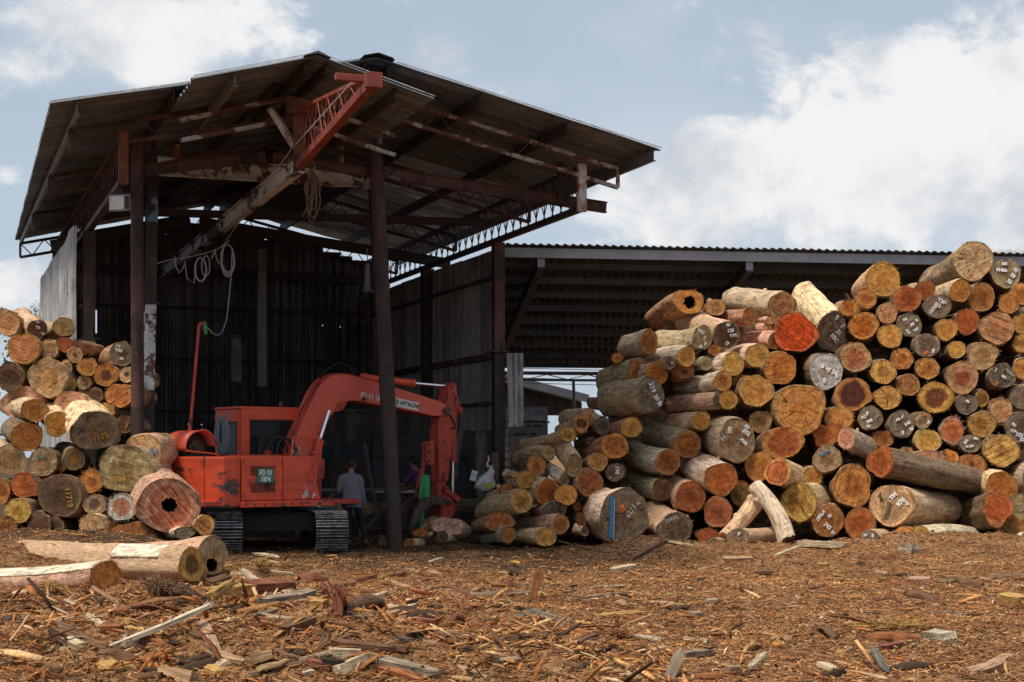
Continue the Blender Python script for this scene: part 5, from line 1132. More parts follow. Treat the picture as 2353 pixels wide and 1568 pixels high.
# ---- undercarriage (turned against the upper structure)
uc = empty('undercarriage'); uc.parent = exc; uc.rotation_euler = (0, 0, R(13)-PSI)
for sgn in (-1, 1):
    cx = sgn*.965; mb = MB(); hw = .30; yy, rr_, zc = 1.25, .345, .375
    per = 4*yy+2*PI*rr_; ns = 42
    def path(q):
        q %= per
        if q < 2*yy: return (-yy+q, zc-rr_, 0.0)
        q -= 2*yy
        if q < PI*rr_: a = q/rr_; return (yy+rr_*math.sin(a), zc-rr_*math.cos(a), a)
        q -= PI*rr_
        if q < 2*yy: return (yy-q, zc+rr_+.0-.03*math.sin(PI*q/(2*yy)), PI)
        q -= 2*yy; a = q/rr_; return (-yy-rr_*math.sin(a), zc+rr_*math.cos(a), PI+a)
    for i in range(ns):
        y, z, a = path(per*i/ns); rot = Matrix.Rotation(a, 3, 'X')
        mb.box((cx, y, z), (hw*2, per/ns*.94, .018), rot)
        for k in (-1, 0, 1):
            off = rot @ Vector((0, k*.055, -.018)); mb.box(Vector((cx, y, z))+off, (hw*2-.004, .014, .022), rot, 1)
        for bx_ in (-.07, .07): off = rot @ Vector((bx_, .027, -.012)); mb.box(Vector((cx, y, z))+off, (.03, .03, .012), rot, 0)
    t = mb.build('track', [M_SHOE, M_TIP], uc)
    mb = MB(); mb.box((cx, 0, .36), (.26, 2.2, .30)); mb.build('track_frame', M_SHOE, t)
    for y in (-yy, yy): mb = MB(); mb.tube([(cx-.13, y, zc), (cx+.13, y, zc)], rr_-.05, 24); mb.tube([(cx-.16, y, zc), (cx+.16, y, zc)], .12, 14); mb.build('idler_wheel', M_SHOE, t)
    for i in range(6): mb = MB(); mb.tube([(cx-.15, -.9+.36*i, .14), (cx+.15, -.9+.36*i, .14)], .10, 12); mb.build('roller', M_SHOE, t)
mb = MB(); mb.box((0, 0, .55), (1.5, 1.5, .30)); mb.box((0, .6, .5), (1.7, .35, .28)); mb.box((0, -.6, .5), (1.7, .35, .28)); mb.tube([(0, 0, .6), (0, 0, .86)], .52, 28); mb.build('car_body', M_BLACK, uc)
# ---- upper structure
aR, aS = -1.28, Ey(556, 1100, -1.2).x
ARC = []
ph0 = math.asin(1.2/2.06)
for i in range(17):
    q = -ph0+2*ph0*i/16; ARC.append((-2.06*math.cos(q), 2.06*math.sin(q)))
def hull(mb, plan, z0, z1, inset=0.0, mi=0):
    n = len(plan); vs = [(x, y, z0) for x, y in plan]+[(x, y, z1) for x, y in plan]
    mb.add(vs, [tuple(range(n))[::-1], tuple(range(n, 2*n))]+[(i, (i+1) % n, (i+1) % n+n, i+n) for i in range(n)], mi)
mb = MB(); hull(mb, [(aS-.02, -1.2)]+ARC+[(aS-.02, 1.2)], .84, 1.755); mb.build('counterweight', M_REDW, exc, .035)
aF = Ey(731, 1100, -1.2).x; aM = Ey(651, 1100, -1.2).x
mb = MB(); hull(mb, [(aS, -1.19), (aM-.006, -1.19), (aM-.006, -.45), (aS, -.45)], .95, 1.77); o1 = mb.build('engine_door', M_RED, exc, .018)
mb = MB(); mb.prism([(aM+.006, .95), (aF+.07, .95), (aF-.015, 1.25), (aF, 1.62), (aF-.02, 1.765), (aM+.006, 1.765)], -1.19, -.45)
for z0, z1 in ((1.14, 1.30),): pass
o2 = mb.build('tool_box', M_RED, exc, .018)
mb = MB()
for z in (1.33, 1.15): mb.beam((aM+.07, -1.195, z), (aF-.10, -1.195, z), .012, .022, (0, 0, 1))
mb.build('pressed_rib', M_RED, o2, .005)
mb = MB(); mb.box(((aS+.3)/2+.1, 0, .90), (2.0+abs(aS), 2.3, .09)); mb.build('deck', M_REDS, exc, .01)
sE = Ey(760, 1160, -1.16).x
mb = MB(); mb.box(((aS-.03+sE)/2, -1.20, .885), (sE-aS+.03, .10, .115)); mb.build('side_sill', M_REDW, exc, .01)
mb = MB(); hull(mb, [(aS, -.45), (aF+.1, -.45), (aF+.1, .2), (aS, .2)], .95, 1.45); hull(mb, [(aS, .2), (1.2, .2), (1.2, 1.19), (aS, 1.19)], .95, 1.68); mb.build('machine_deck', M_REDS, exc)
# hinges, grab handle, seams, bolts and grime on the counterweight and doors
mb = MB()
for z in (1.08, 1.66):
    for a_ in (aS+.03, aM-.03): mb.tube([(a_, -1.20, z-.05), (a_, -1.20, z+.05)], .014, 8)
mb.build('hinge', M_REDS, o1)
mb = MB(); mb.tube([(aF-.10, -1.19, 1.40), (aF-.10, -1.24, 1.41), (aF-.10, -1.24, 1.58), (aF-.10, -1.19, 1.59)], .012, 6); mb.build('grab_handle', M_REDS, o2)
mb = MB()
for i in range(9): mb.tube([(aS+.06+i*.19, -1.252, .885), (aS+.06+i*.19, -1.262, .885)], .016, 8)
mb.build('sill_bolt', M_SHOE, exc)
mb = MB()
for q in (-.42, .1):
    x_, y_ = -2.066*math.cos(q), 2.066*math.sin(q); mb.box((x_, y_, 1.3), (.012, .02, .9), Matrix.Rotation(-q, 3, 'Z'))
mb.box((aS-.10, -1.203, 1.3), (.014, .008, .9)); mb.build('weld_seam', M_REDS, exc)
# vents, latch, plate on the engine door
def sidebox(mb, u0, v0, u1, v1, b, d, mi=0):
    p, q = Ey(u0, v0, b), Ey(u1, v1, b); mb.box(((p.x+q.x)/2, b, (p.z+q.z)/2), (abs(q.x-p.x), d, abs(p.z-q.z)), None, mi)
for v0, v1 in ((1071.5, 1093), (1109, 1131)):
    mb = MB(); sidebox(mb, 576, v0, 632, v1, -1.193, .012, 0)
    p, q = Ey(576, v0, -1.2), Ey(632, v1, -1.2)
    for i in range(14): x = p.x+(q.x-p.x)*(i+.5)/14; mb.box((x, -1.201, (p.z+q.z)/2), (.008, .008, p.z-q.z), None, 1)
    for i in range(5): z = p.z+(q.z-p.z)*(i+.5)/5; mb.box(((p.x+q.x)/2, -1.203, z), (q.x-p.x, .006, .007), None, 1)
    mb.build('vent_grille', [M_SEAL, M_REDS], o1)
mb = MB(); sidebox(mb, 569, 1101, 583, 1114, -1.194, .03); sidebox(mb, 574, 1104, 578, 1111, -1.21, .02); mb.build('latch', M_REDS, o1, .004)
M_PLATE = mat_plain('green_plate', (.02, .19, .12), .5, 0, .12, 8, .03)
pc = Ey(610.5, 1094, -1.225); mb = MB(); mb.box((0, 0, 0), (.335, .012, .262)); npl = mb.build('number_plate', M_PLATE, exc, .004); npl.location = pc; npl.rotation_euler = (0, R(2), 0)
for txt, z, sz in (('FD 01', .055, .135), ('1874', -.065, .125)):
    t = link_mesh('plate_text', text_mesh(txt, sz, .006, .002), M_PAINTW, npl); t.rotation_euler = (R(90), 0, 0); t.location = (0, -.009, z); t.scale = (.8, 1, 1)
q = Ey(622, 1107, -1.205); t = link_mesh('stencilled_number', text_mesh('102', .13, .004, .001), M_SEAL, o1); t.rotation_euler = (R(90), 0, 0); t.location = (q.x, -1.196, q.z-.03)
mb = MB(); rq = random.Random(3)
for (u, v, r) in ((705, 1128, .05), (703, 1136, .07), (698, 1142, .04), (722, 1137, .045), (719, 1141, .035), (700, 1120, .018), (707, 1117, .012), (711, 1122, .012)):
    p = Ey(u, v, -1.2); n = 11
    mb.add([(p.x+r*rq.uniform(.5, 1.1)*math.cos(2*PI*i/n)*.8, -1.1965, p.z+r*rq.uniform(.6, 1.2)*math.sin(2*PI*i/n)) for i in range(n)], [tuple(range(n))])
mb.build('paint_splash', M_PEELW, o2)
mb = MB(); p = Ey(734, 1160, -1.25); mb.box((p.x, -1.252, p.z), (.08, .004, .08)); mb.build('paint_splash', M_PEELW, exc)
# ---- cab
ca, cb0, cb1, cf, z0, z1 = -.59, .2, 1.22, 1.15, 1.68, 2.68
def frame_panel(mb, axis, at_, lo, hi, zlo, zhi, wlo, whi, wz0, wz1, t=.05):
    def bx(a0, a1, b0, b1):
        if a1-a0 < .002 or b1-b0 < .002: return
        c = ((a0+a1)/2, (b0+b1)/2)
        if axis == 'y': mb.box((c[0], at_, c[1]), (a1-a0, t, b1-b0))
        else: mb.box((at_, c[0], c[1]), (t, a1-a0, b1-b0))
    bx(lo, wlo, zlo, zhi); bx(whi, hi, zlo, zhi); bx(wlo, whi, zlo, wz0); bx(wlo, whi, wz1, zhi)
wl, wr = Ey(573, 1000, cb0).x, .95
mb = MB(); frame_panel(mb, 'y', cb0, ca, cf, z0, z1, wl, wr, 1.80, 2.46)
frame_panel(mb, 'x', ca+.001, cb0+.03, cb1-.03, z0, z1-.02, cb0+.10, cb1-.12, 1.80, 2.42)
frame_panel(mb, 'y', cb1, ca, cf, z0, z1, ca+.2, .95, 1.85, 2.46); frame_panel(mb, 'x', cf-.001, cb0+.03, cb1-.03, z0, z1-.02, cb0+.06, cb1-.06, 1.75, 2.5)
mb.box(((ca+cf)/2, (cb0+cb1)/2, z1+.012), (cf-ca+.06, cb1-cb0+.06, .05)); mb.box(((ca+cf)/2, (cb0+cb1)/2, z0-.02), (cf-ca, cb1-cb0, .04))
cab = mb.build('cab', M_RED, exc, .02)
for nm, bb in (('side_window', 'y'), ('rear_window', 'x')):
    mb = MB()
    if bb == 'y': mb.box(((wl+wr)/2, cb0+.006, 2.13), (wr-wl, .008, .66))
    else: mb.box((ca+.006, (cb0+cb1)/2-.01, 2.11), (.008, cb1-cb0-.22, .62))
    w = mb.build(nm, M_GLASS, cab); mb = MB()
    if bb == 'y':
        for z in (1.81, 2.45): mb.box(((wl+wr)/2, cb0-.022, z), (wr-wl, .012, .025))
        for x in (wl+.012, wr-.012): mb.box((x, cb0-.022, 2.13), (.025, .012, .64))
    else:
        for z in (1.81, 2.41): mb.box((ca-.022, (cb0+cb1)/2-.01, z), (.012, cb1-cb0-.22, .025))
        for y in (cb0+.112, cb1-.132): mb.box((ca-.022, y, 2.11), (.012, .025, .6))
    mb.build('seal', M_SEAL, w)
mb = MB(); mb.box((.1, .72, 1.86), (.5, .5, .14)); mb.box((-.16, .72, 2.12), (.12, .48, .6)); mb.box((.75, .5, 1.95), (.12, .2, .4)); mb.build('seat', M_BLACK, cab, .04)
mb = MB(); mb.tube([(.25, cb0-.02, z1+.03), (.30, cb0+.0, z1+.13)], .035, 8); mb.build('work_lamp', M_PEELW, cab)
mb = MB(); mb.tube([(ca+.1, .55, z1), (ca+.1, .55, z1+.12)], .012, 6); mb.build('aerial_stub', M_SEAL, cab)
# ---- raised hood over the fan at the rear
mb = MB(); n = 18; ac, hz, hr_ = -1.74, 1.93, .31; vs = []
def hp(b, q, r): return (ac+r*math.cos(q), b, hz+r*math.sin(q)*1.0)
rowsb = ((-.42, 1.0), (-.1, 1.0), (.3, 1.0), (.52, .96), (.62, .82))
for b_, k in rowsb:
    for i in range(n+1): vs.append(hp(b_, PI*(.02+1.05*i/n), hr_*k))
mb.add(vs, [(j*(n+1)+i, j*(n+1)+i+1, (j+1)*(n+1)+i+1, (j+1)*(n+1)+i) for j in range(4) for i in range(n)], 0, True)
mb.add([hp(.62, PI*(.02+1.05*i/n), hr_*.82) for i in range(n+1)], [tuple(range(n+1))])
hd = mb.build('engine_hood', M_REDB, exc); sm = hd.modifiers.new('t', 'SOLIDIFY'); sm.thickness = .025
mb = MB(); mb.tube([(ac, -.15, hz-.02), (ac, .5, hz-.02)], .24, 24); mb.tube([(ac, -.24, hz-.02), (ac, -.15, hz-.02)], .15, 18); mb.tube([(ac, -.30, hz-.02), (ac, -.24, hz-.02)], .06, 12); mb.box((ac+.2, .1, hz-.22), (.8, .9, .16)); mb.build('fan', M_SHOE, exc)
mb = MB(); mb.tube([hp(-.43, PI*(.0+.5*i/10), hr_) for i in range(11)], .028, 6); mb.build('cowl_rim', M_REDS, exc)
ha, hb = -1.98, .42
mb = MB(); mb.tube([(ac-.3, -.44, 1.86), (ac+.3, -.44, 1.80), (ac+.42, -.40, 1.76)], .018, 6); mb.build('hood_stay', M_RED, exc)
# ---- mast
b0, b1 = eloc(at(431, 1056, 29.35)), eloc(at(457.5, 748, 29.55)); b2 = eloc(at(470, 742, 29.65))
mb = MB(); mb.tube([b0, b0.lerp(b1, .3)], .040, 10); mb.tube([b0.lerp(b1, .3), b1, b1+Vector((.02, 0, .03)), b2], .030, 10); mb.build('cable_mast', M_REDS, exc)
mb = MB(); mb.tube([b2+Vector((0, 0, .02)), b2+Vector((.01, 0, -.08)), b2+Vector((.03, 0, -.22))], [.03, .045, .03], 8); mb.build('cable_tie', M_GREEN, exc)
# ---- boom
bm_ = P2([(667, 1008), (700, 935), (713, 905), (726, 884), (742, 868), (762, 861), (790, 862.5), (824, 872), (882, 889), (940, 906), (976, 917), (1006, 927), (1023, 941), (1019, 955), (984, 957), (945, 948), (909, 941), (860, 932), (822, 924.5), (800, 921.5), (783, 924), (770, 931), (757, 946), (735, 975), (717, 1005), (703, 1040), (690, 1060), (660, 1060)])
mb = MB(); mb.prism(bm_, -.20, .20); boom = mb.build('boom', M_REDB, exc, .012)
mb = MB(); 
seam = [Ey(*p, 0) for p in ((737, 962), (712, 935))]
top = [(p.x, 0, p.z) for p in [Ey(*q, 0) for q in ((669, 1008), (700, 935), (713, 905), (726, 884), (742, 868), (762, 861), (790, 862.5), (824, 872), (882, 889), (976, 917), (1006, 927))]]
for dy in (-.15, -.06, .04): mb.tube([Vector(p)+Vector((-.012, dy, .012)) for p in top], .014, 6)
h = [Ey(u, v, -.05) for u, v in ((735, 872), (750, 850), (775, 834), (800, 840), (815, 864))]; mb.build('pipe_run', M_REDS, boom); mb = MB(); mb.tube(h, .016, 6); mb.build('hydraulic_hose', M_BLACK, boom)
def pin(u, v, r, w, mat, par, nm='pin', b=0):
    p = Ey(u, v, b); mb = MB(); mb.tube([(p.x, -w, p.z), (p.x, w, p.z)], r, 18); mb.tube([(p.x, -w-.02, p.z), (p.x, w+.02, p.z)], r*.55, 14); return mb.build(nm, mat, par)
pin(770, 934, .075, .235, M_REDS, boom); pin(824, 917, .045, .215, M_REDS, boom); pin(1013, 945, .085, .25, M_STEELB, boom, 'boom_tip_pin')
mb = MB(); mb.prism(P2([(757, 947), (760, 932), (770, 924), (785, 923), (778, 940), (768, 946)]), -.22, -.205); mb.build('cylinder_bracket', M_REDS, boom, .004)
def cyl(pa, pm, pb, r, r2, par, nm, b=0, mat=None):
    A, Mid, B = Ey(*pa, b), Ey(*pm, b), Ey(*pb, b); mb = MB(); mb.tube([A, Mid], r, 18); mb.tube([Mid-(Mid-A).normalized()*.08, Mid], r*1.18, 18); mb.tube([A-(Mid-A).normalized()*.06, A+(Mid-A).normalized()*.06], r*1.15, 14); o = mb.build(nm, mat or M_RED, par)
    mb = MB(); mb.tube([Mid, B], r2, 16); mb.build('piston_rod', M_CHROME, o); return o
cyl((838, 868), (951, 881), (1022, 888), .075, .036, boom, 'arm_cylinder')
cyl((724, 1062), (735, 1012), (757, 944), .075, .036, exc, 'boom_cylinder', -.30); cyl((724, 1062), (735, 1012), (757, 944), .075, .036, exc, 'boom_cylinder', .30)
mb = MB(); mb.prism(P2([(826, 872), (832, 860), (845, 864), (850, 878)]), -.06, .06); mb.build('cylinder_lug', M_RED, boom, .004)
mb = MB(); mb.prism(P2([(690, 1066), (697, 1046), (712, 1044), (724, 1058), (724, 1100), (690, 1100)]), -.36, -.22); mb.build('boom_foot_bracket', M_REDS, exc, .01)
# writing on the boom
def boomtext(txt, u, v, sz, mat, bold, rot, nm, sx=1.0):
    p = Ey(u, v, -.2); t = link_mesh(nm, text_mesh(txt, sz, bold, .001), mat, boom); t.matrix_local = Matrix.Translation((p.x, -.206, p.z)) @ Matrix.Rotation(R(rot), 4, 'Y') @ Matrix.Rotation(R(90), 4, 'X') @ Matrix.Diagonal((sx, 1, 1, 1)); return t
ang = math.degrees(math.atan2(Ey(840, 912, -.2).z-Ey(950, 936, -.2).z, Ey(950, 936, -.2).x-Ey(840, 912, -.2).x))
boomtext('FD 01 1874', 857, 913.5, .155, M_PAINTW, .005, ang*.8, 'painted_number', .80)
p = Ey(933, 929, -.2); mb = MB(); mb.box((0, 0, 0), (.62, .006, .165)); sg = mb.build('name_panel', M_PAINTW, boom); sg.location = (p.x, -.2035, p.z); sg.rotation_euler = (0, R(ang), 0)
t = link_mesh('panel_text', text_mesh('HITACHI', .115, .004, .001), M_SEAL, sg); t.rotation_euler = (R(90), 0, 0); t.location = (.08, -.005, 0)
mb = MB(); n = 24
for rr, w in ((.05, .007), (.022, .006)): mb.tube([(-.235+rr*math.cos(2*PI*i/n), -.004, rr*math.sin(2*PI*i/n)) for i in range(n+1)], w, 5)
mb.box((-.235, -.004, .03), (.03, .004, .012)); mb.box((-.235, -.004, -.03), (.03, .004, .012)); mb.build('emblem', M_SEAL, sg)
# ---- arm, link, grapple
mb = MB(); mb.prism(P2([(1022, 884), (1028, 880), (1035, 884), (1047, 925), (1048, 942), (1040, 955), (1034, 970), (1027, 1050), (1020, 1106), (1000, 1106), (999, 1050), (996, 985), (1000, 962), (1010, 930), (1019, 905)]), -.15, .15); arm = mb.build('arm', M_REDS, exc, .012)
mb = MB(); mb.prism(P2([(1019, 892), (1028, 879), (1036, 884), (1040, 905), (1034, 912), (1030, 900), (1022, 918), (1013, 935)]), -.17, -.155); mb.prism(P2([(996, 968), (1012, 966), (1012, 1104), (999, 1104)]), -.165, -.155); mb.build('arm_plate', M_REDS, arm, .004)
mb = MB(); mb.tube([Ey(u, v, -.17) for u, v in ((985, 915), (1010, 930), (1035, 955), (1046, 975), (1046, 985), (1038, 984))], .017, 6); mb.tube([Ey(u, v, .1) for u, v in ((990, 930), (984, 960), (992, 985), (994, 1010))], .014, 6); mb.build('hydraulic_hose', M_BLACK, arm)
pin(1046, 942, .06, .2, M_REDS, arm); pin(1028, 888, .05, .2, M_REDS, arm)
cyl((1040, 952), (1041, 1062), (1040, 1136), .082, .036, arm, 'grapple_cylinder', -.02, M_REDS)
mb = MB(); mb.prism(P2([(1480, 75), (1490, 62), (1545, 60), (1548, 305), (1490, 305), (1470, 290), (1466, 90)], -.15, 'K'), -.20, -.15); o = mb.build('hole_plate', M_REDS, arm, .006)
mb = MB()
for y in (95, 175, 268): p = EK(1506, y, -.2); mb.tube([(p.x, -.204, p.z), (p.x, -.19, p.z)], .032, 14)
mb.build('plate_hole', M_SEAL, o)
mb = MB(); mb.prism(P2([(1562, 470), (1648, 470), (1642, 640), (1560, 640)], 0, 'K'), -.12, .12); mb.prism(P2([(1560, 640), (1690, 620), (1740, 720), (1735, 800), (1680, 860), (1600, 865), (1590, 760)], 0, 'K'), -.13, .13); o = mb.build('grapple_head', M_REDS, arm, .01)
mb = MB(); mb.prism(P2([(1604, 545), (1625, 515), (1655, 530), (1665, 560), (1790, 650), (1795, 680), (1770, 698), (1745, 685), (1700, 640), (1612, 575)], 0, 'K'), -.19, -.14); mb.prism(P2([(1604, 545), (1625, 515), (1655, 530), (1665, 560), (1790, 650), (1795, 680), (1770, 698), (1745, 685), (1700, 640), (1612, 575)], 0, 'K'), .14, .19); mb.build('link', M_REDS, arm, .006)
for x, y in ((1622, 540), (1772, 672), (1662, 684)): pin(*cuv('K', x, y), .045, .21, M_STEELB, arm)
TINE = [(1690, 690), (1670, 650), (1620, 625), (1540, 622), (1470, 640), (1410, 685), (1365, 760), (1335, 850), (1318, 930), (1312, 985), (1330, 985), (1368, 905), (1400, 830), (1450, 770), (1520, 728), (1590, 712), (1660, 716)]
for y0, y1 in ((-.32, -.22), (.2, .3)):
    mb = MB(); mb.prism(P2(TINE, -.27, 'K'), y0, y1); mb.build('tine', M_STEELB, o, .008)
mb = MB(); mb.prism(P2([(1505, 670), (1530, 630), (1600, 622), (1665, 645), (1690, 690), (1650, 715), (1530, 710)], -.3, 'K'), -.36, -.325); mb.build('tine_cheek', M_STEELB, o, .006)
mb = MB(); mb.prism(P2([(1430, 80), (1475, 62), (1482, 90), (1462, 290), (1380, 660), (1340, 655), (1425, 330), (1440, 200)], .1, 'K'), .05, .12); mb.build('thumb_arm', M_REDS, arm, .008)
mb = MB(); mb.prism(P2([(1300, 760), (1330, 700), (1400, 660), (1560, 640), (1560, 700), (1420, 730), (1350, 800), (1320, 880), (1300, 860)], .2, 'K'), .1, .30); mb.build('thumb_jaw', M_STEELB, arm, .01)
# ---- rail, hoses
mb = MB(); mb.tube([Ey(u, v, -1.05) for u, v in ((669, 1050), (673.5, 1009), (677, 1005), (700, 1005), (734, 1006), (738, 1011), (738, 1030), (733, 1070), (728, 1078), (722, 1074))], .021, 8); mb.tube([Ey(u, v, -1.05) for u, v in ((738, 1040), (726, 1041), (718, 1039))], .02, 8); mb.build('hand_rail', M_RED, exc)
mb = MB()
for i, (r0, r1) in enumerate(((26, 20), (23, 24), (18, 21))):
    mb.tube([Ey(622+i*16-r0*math.cos(q), 1042-r1*1.5*math.sin(q)*(.9+.1*i), -.3-.05*i) for q in [PI*k/14 for k in range(15)]], .022, 6)
mb.tube([Ey(u, v, -.3) for u, v in ((600, 1045), (596, 1020), (606, 1004), (640, 1002), (668, 1010), (680, 1030))], .02, 6); mb.build('hydraulic_hose', M_BLACK, exc)
mb = MB(); mb.tube([Ey(615, 1048, -.8), Ey(615, 1038, -.8)], .06, 14); mb.tube([Ey(615, 1039, -.8), Ey(615, 1035, -.8)], [.10, .03], 14); mb.build('filler_cap', M_REDS, exc)
# things standing on / hung from the machine
p = at(679, 1050, 29.6); tc = MB(); tc.tube([(0, 0, 0), (0, 0, .175)], .075, 20, 0); o = tc.build('tin_can', M_PEELW); o.location = (p.x, p.y, 1.768); tag(o, 'white tin can standing on the excavator beside the boom', 'can')
o.location = EO+Matrix.Rotation(PSI, 3, 'Z') @ Vector((Ey(679, 1050, -.95).x, -.95, 1.768))
ck = MB(); rq = random.Random(8)
p0 = at(508, 975, 29.35)
for i in range(9):
    w = rq.uniform(.06, .16); h = rq.uniform(.36, .56); cx = rq.uniform(-.04, .04)
    ck.tube([(cx+w*math.sin(a), rq.uniform(-.02, .02)+.03*math.sin(a*.5), -h*(1-math.cos(a))/2+.06*(1+math.cos(a))) for a in [2*PI*q/20 for q in range(21)]], .013, 5, 0, False)
ck.tube([(.0, 0, .1), (.12, .0, .22), (.14, 0, .1), (.02, 0, .05), (-.12, 0, .1), (-.10, .02, .18), (.02, 0, .13)], .013, 5)
o = ck.build('cable_hank', mat_flat('blue_grey_cable', (.17, .20, .25), .5)); o.location = p0; tag(o, 'hank of blue-grey cable hung on the back of the cab', 'cable')
# ================================================================ PEOPLE, BAG, BIRD, TREES
def skin_mesh(name, verts, edges, radii, mat, parent=None, root=0, sub=2, flat=None):
    me = bpy.data.meshes.new(name); me.from_pydata(verts, edges, []); me.update()
    o = link_mesh(name, me, mat, parent)
    sk = o.modifiers.new('skin', 'SKIN'); sk.use_smooth_shade = True
    for i, r in enumerate(radii):
        r = r if isinstance(r, tuple) else (r, r); me.skin_vertices[0].data[i].radius = r
        me.skin_vertices[0].data[i].use_root = (i == root)
    ss = o.modifiers.new('sub', 'SUBSURF'); ss.levels = sub; ss.render_levels = sub
    return o
M_SKIN = mat_plain('brown_skin', (.24, .125, .075), .55, 0, .08, 8, .03)
M_HAIR = mat_plain('black_hair', (.008, .007, .007), .55, 0, .2, 40, .3)
M_SHIRT = mat_plain('grey_jersey', (.15, .155, .19), .9, 0, .1, 5, .1)
M_TROUS = mat_plain('black_trousers', (.016, .017, .021), .85, 0, .25, 8, .15)
M_PURP = mat_plain('purple_shirt', (.10, .025, .11), .85, 0, .12, 6, .1)
M_JEAN = mat_plain('blue_jeans', (.045, .065, .11), .85, 0, .25, 12, .1)
def person(lab, loc, rz, J, shirt, trous, sleeve=1.0, barefoot=True):
    root = empty('person', loc, rz); tag(root, lab, 'person')
    V = []; E = []; RA = []
    def chain(pts, start=None):
        prev = start; ids = []
        for p, r in pts:
            V.append(p); RA.append(r); i = len(V)-1; ids.append(i)
            if prev is not None: E.append((prev, i))
            prev = i
        return ids
    sp = chain([(J['pelvis'], (.13, .10)), (J['waist'], (.115, .085)), (J['chest'], (.14, .10)), (J['neck0'], (.075, .065)), (J['neck1'], .048), (J['chin'], (.062, .07)), (J['head'], (.072, .088)), (J['crown'], (.05, .06))])
    for s in ('L', 'R'):
        sh, el, wr, ha = J['sh'+s], J['el'+s], J['wr'+s], J['ha'+s]
        ids = chain([(sh, .055), (tuple((a+b)/2 for a, b in zip(sh, el)), .046), (el, .038), (tuple((a+b)/2 for a, b in zip(el, wr)), .035), (wr, .024), (ha, (.036, .016))], sp[2])
        d = Vector(ha)-Vector(wr); d.normalize(); side = d.cross(Vector((0, 1, .2))).normalized(); nrm = side.cross(d)
        for k, (o, ln) in enumerate(((-.027, .06), (-.009, .072), (.009, .068), (.026, .052))):
            q = Vector(ha)+side*o+d*.028; chain([(tuple(q), .0085), (tuple(q+d*ln*.5+nrm*.006), .0078), (tuple(q+d*ln*.85+nrm*.026), .006)], ids[-1])
        q = Vector(wr)+d*.02+side*(-.03 if s == 'R' else .03); chain([(tuple(q+nrm*.01), .010), (tuple(q+d*.04+side*(-.014 if s == 'R' else .014)+nrm*.015), .008)], ids[-1])
        chain([(J['hip'+s], .085), (tuple((a+b)/2 for a, b in zip(J['hip'+s], J['kn'+s])), .072), (J['kn'+s], .052), (tuple((a*.6+b*.4) for a, b in zip(J['kn'+s], J['an'+s])), .052), (J['an'+s], .034), (J['ft'+s], (.042, .026)), (J['to'+s], (.036, .018))], sp[0])
    skin_mesh('body', V, E, RA, M_SKIN, root)
    # nose, ears on the head
    h = Vector(J['head']); f = Vector(J.get('face', (0, 1, 0))); r = f.cross(Vector((0, 0, 1)))
    mb = MB(); mb.tube([h+f*.088+Vector((0, 0, .0)), h+f*.112-Vector((0, 0, .03)), h+f*.09-Vector((0, 0, .04))], [.008, .014, .008], 8)
    for s in (-1, 1): mb.tube([h+r*s*.074+Vector((0, 0, .012)), h+r*s*.088-f*.012, h+r*s*.078-Vector((0, 0, .03))], [.012, .022, .010], 8)
    mb.build('ears_and_nose', M_SKIN, root)
    mb = MB()
    for s in (-1, 1): mb.tube([h+f*.082+r*s*.03+Vector((0, 0, .006)), h+f*.09+r*s*.03+Vector((0, 0, .006))], .010, 8)
    mb.tube([h+f*.088+r*.022-Vector((0, 0, .062)), h+f*.093-Vector((0, 0, .064)), h+f*.088-r*.022-Vector((0, 0, .062))], .006, 6); mb.build('eyes_and_mouth', M_HAIR, root)
    # hair: a cap following the skull
    mb = MB(); vs = []; nu, nv = 20, 9
    for j in range(nv+1):
        for i in range(nu):
            a = 2*PI*i/nu; d = Vector((math.cos(a), math.sin(a), 0)); front = max(0, d.dot(f))
            pol = (PI*(.62-.26*front)*j/nv)
            rr = 1+.05*rock(math.cos(a)*3, math.sin(a)*3, j*.7)
            vs.append(h+Vector((0, 0, .018))-f*.006+Vector((d.x*.088*math.sin(pol)*rr+f.x*0, d.y*.104*math.sin(pol)*rr, .108*math.cos(pol)*rr)))
    mb.add(vs, [(j*nu+i, j*nu+(i+1) % nu, (j+1)*nu+(i+1) % nu, (j+1)*nu+i) for j in range(nv) for i in range(nu)], 0, True); hr = mb.build('hair', M_HAIR, root); sm = hr.modifiers.new('t', 'SOLIDIFY'); sm.thickness = .015
    # shirt: lofted torso shell + sleeves
    mb = MB(); C = [J['hem'], J['pelvis'], J['waist'], J['chest'], J['sho'], J['neck0']]; W = J['shirtw']; n = 24; vs = []
    rows = []
    for k in range(len(C)-1):
        for q in range(4): rows.append((Vector(C[k]).lerp(Vector(C[k+1]), q/4), [W[k][z]+(W[k+1][z]-W[k][z])*q/4 for z in (0, 1)]))
    rows.append((Vector(C[-1]), list(W[-1])))
    for k, (c, (wx, wy)) in enumerate(rows):
        for i in range(n):
            a = 2*PI*i/n; fold = 1+(.05*math.sin(a*5+k*.25)+.035*math.sin(a*9-k*.4+1))*max(0, 1-k/14)
            vs.append(c+Vector((wx*math.cos(a)*fold, wy*math.sin(a)*fold, .012*math.sin(a*4+1) if k == 0 else 0)))
    m = len(rows); mb.add(vs, [(k*n+i, k*n+(i+1) % n, (k+1)*n+(i+1) % n, (k+1)*n+i) for k in range(m-1) for i in range(n)], 0, True)
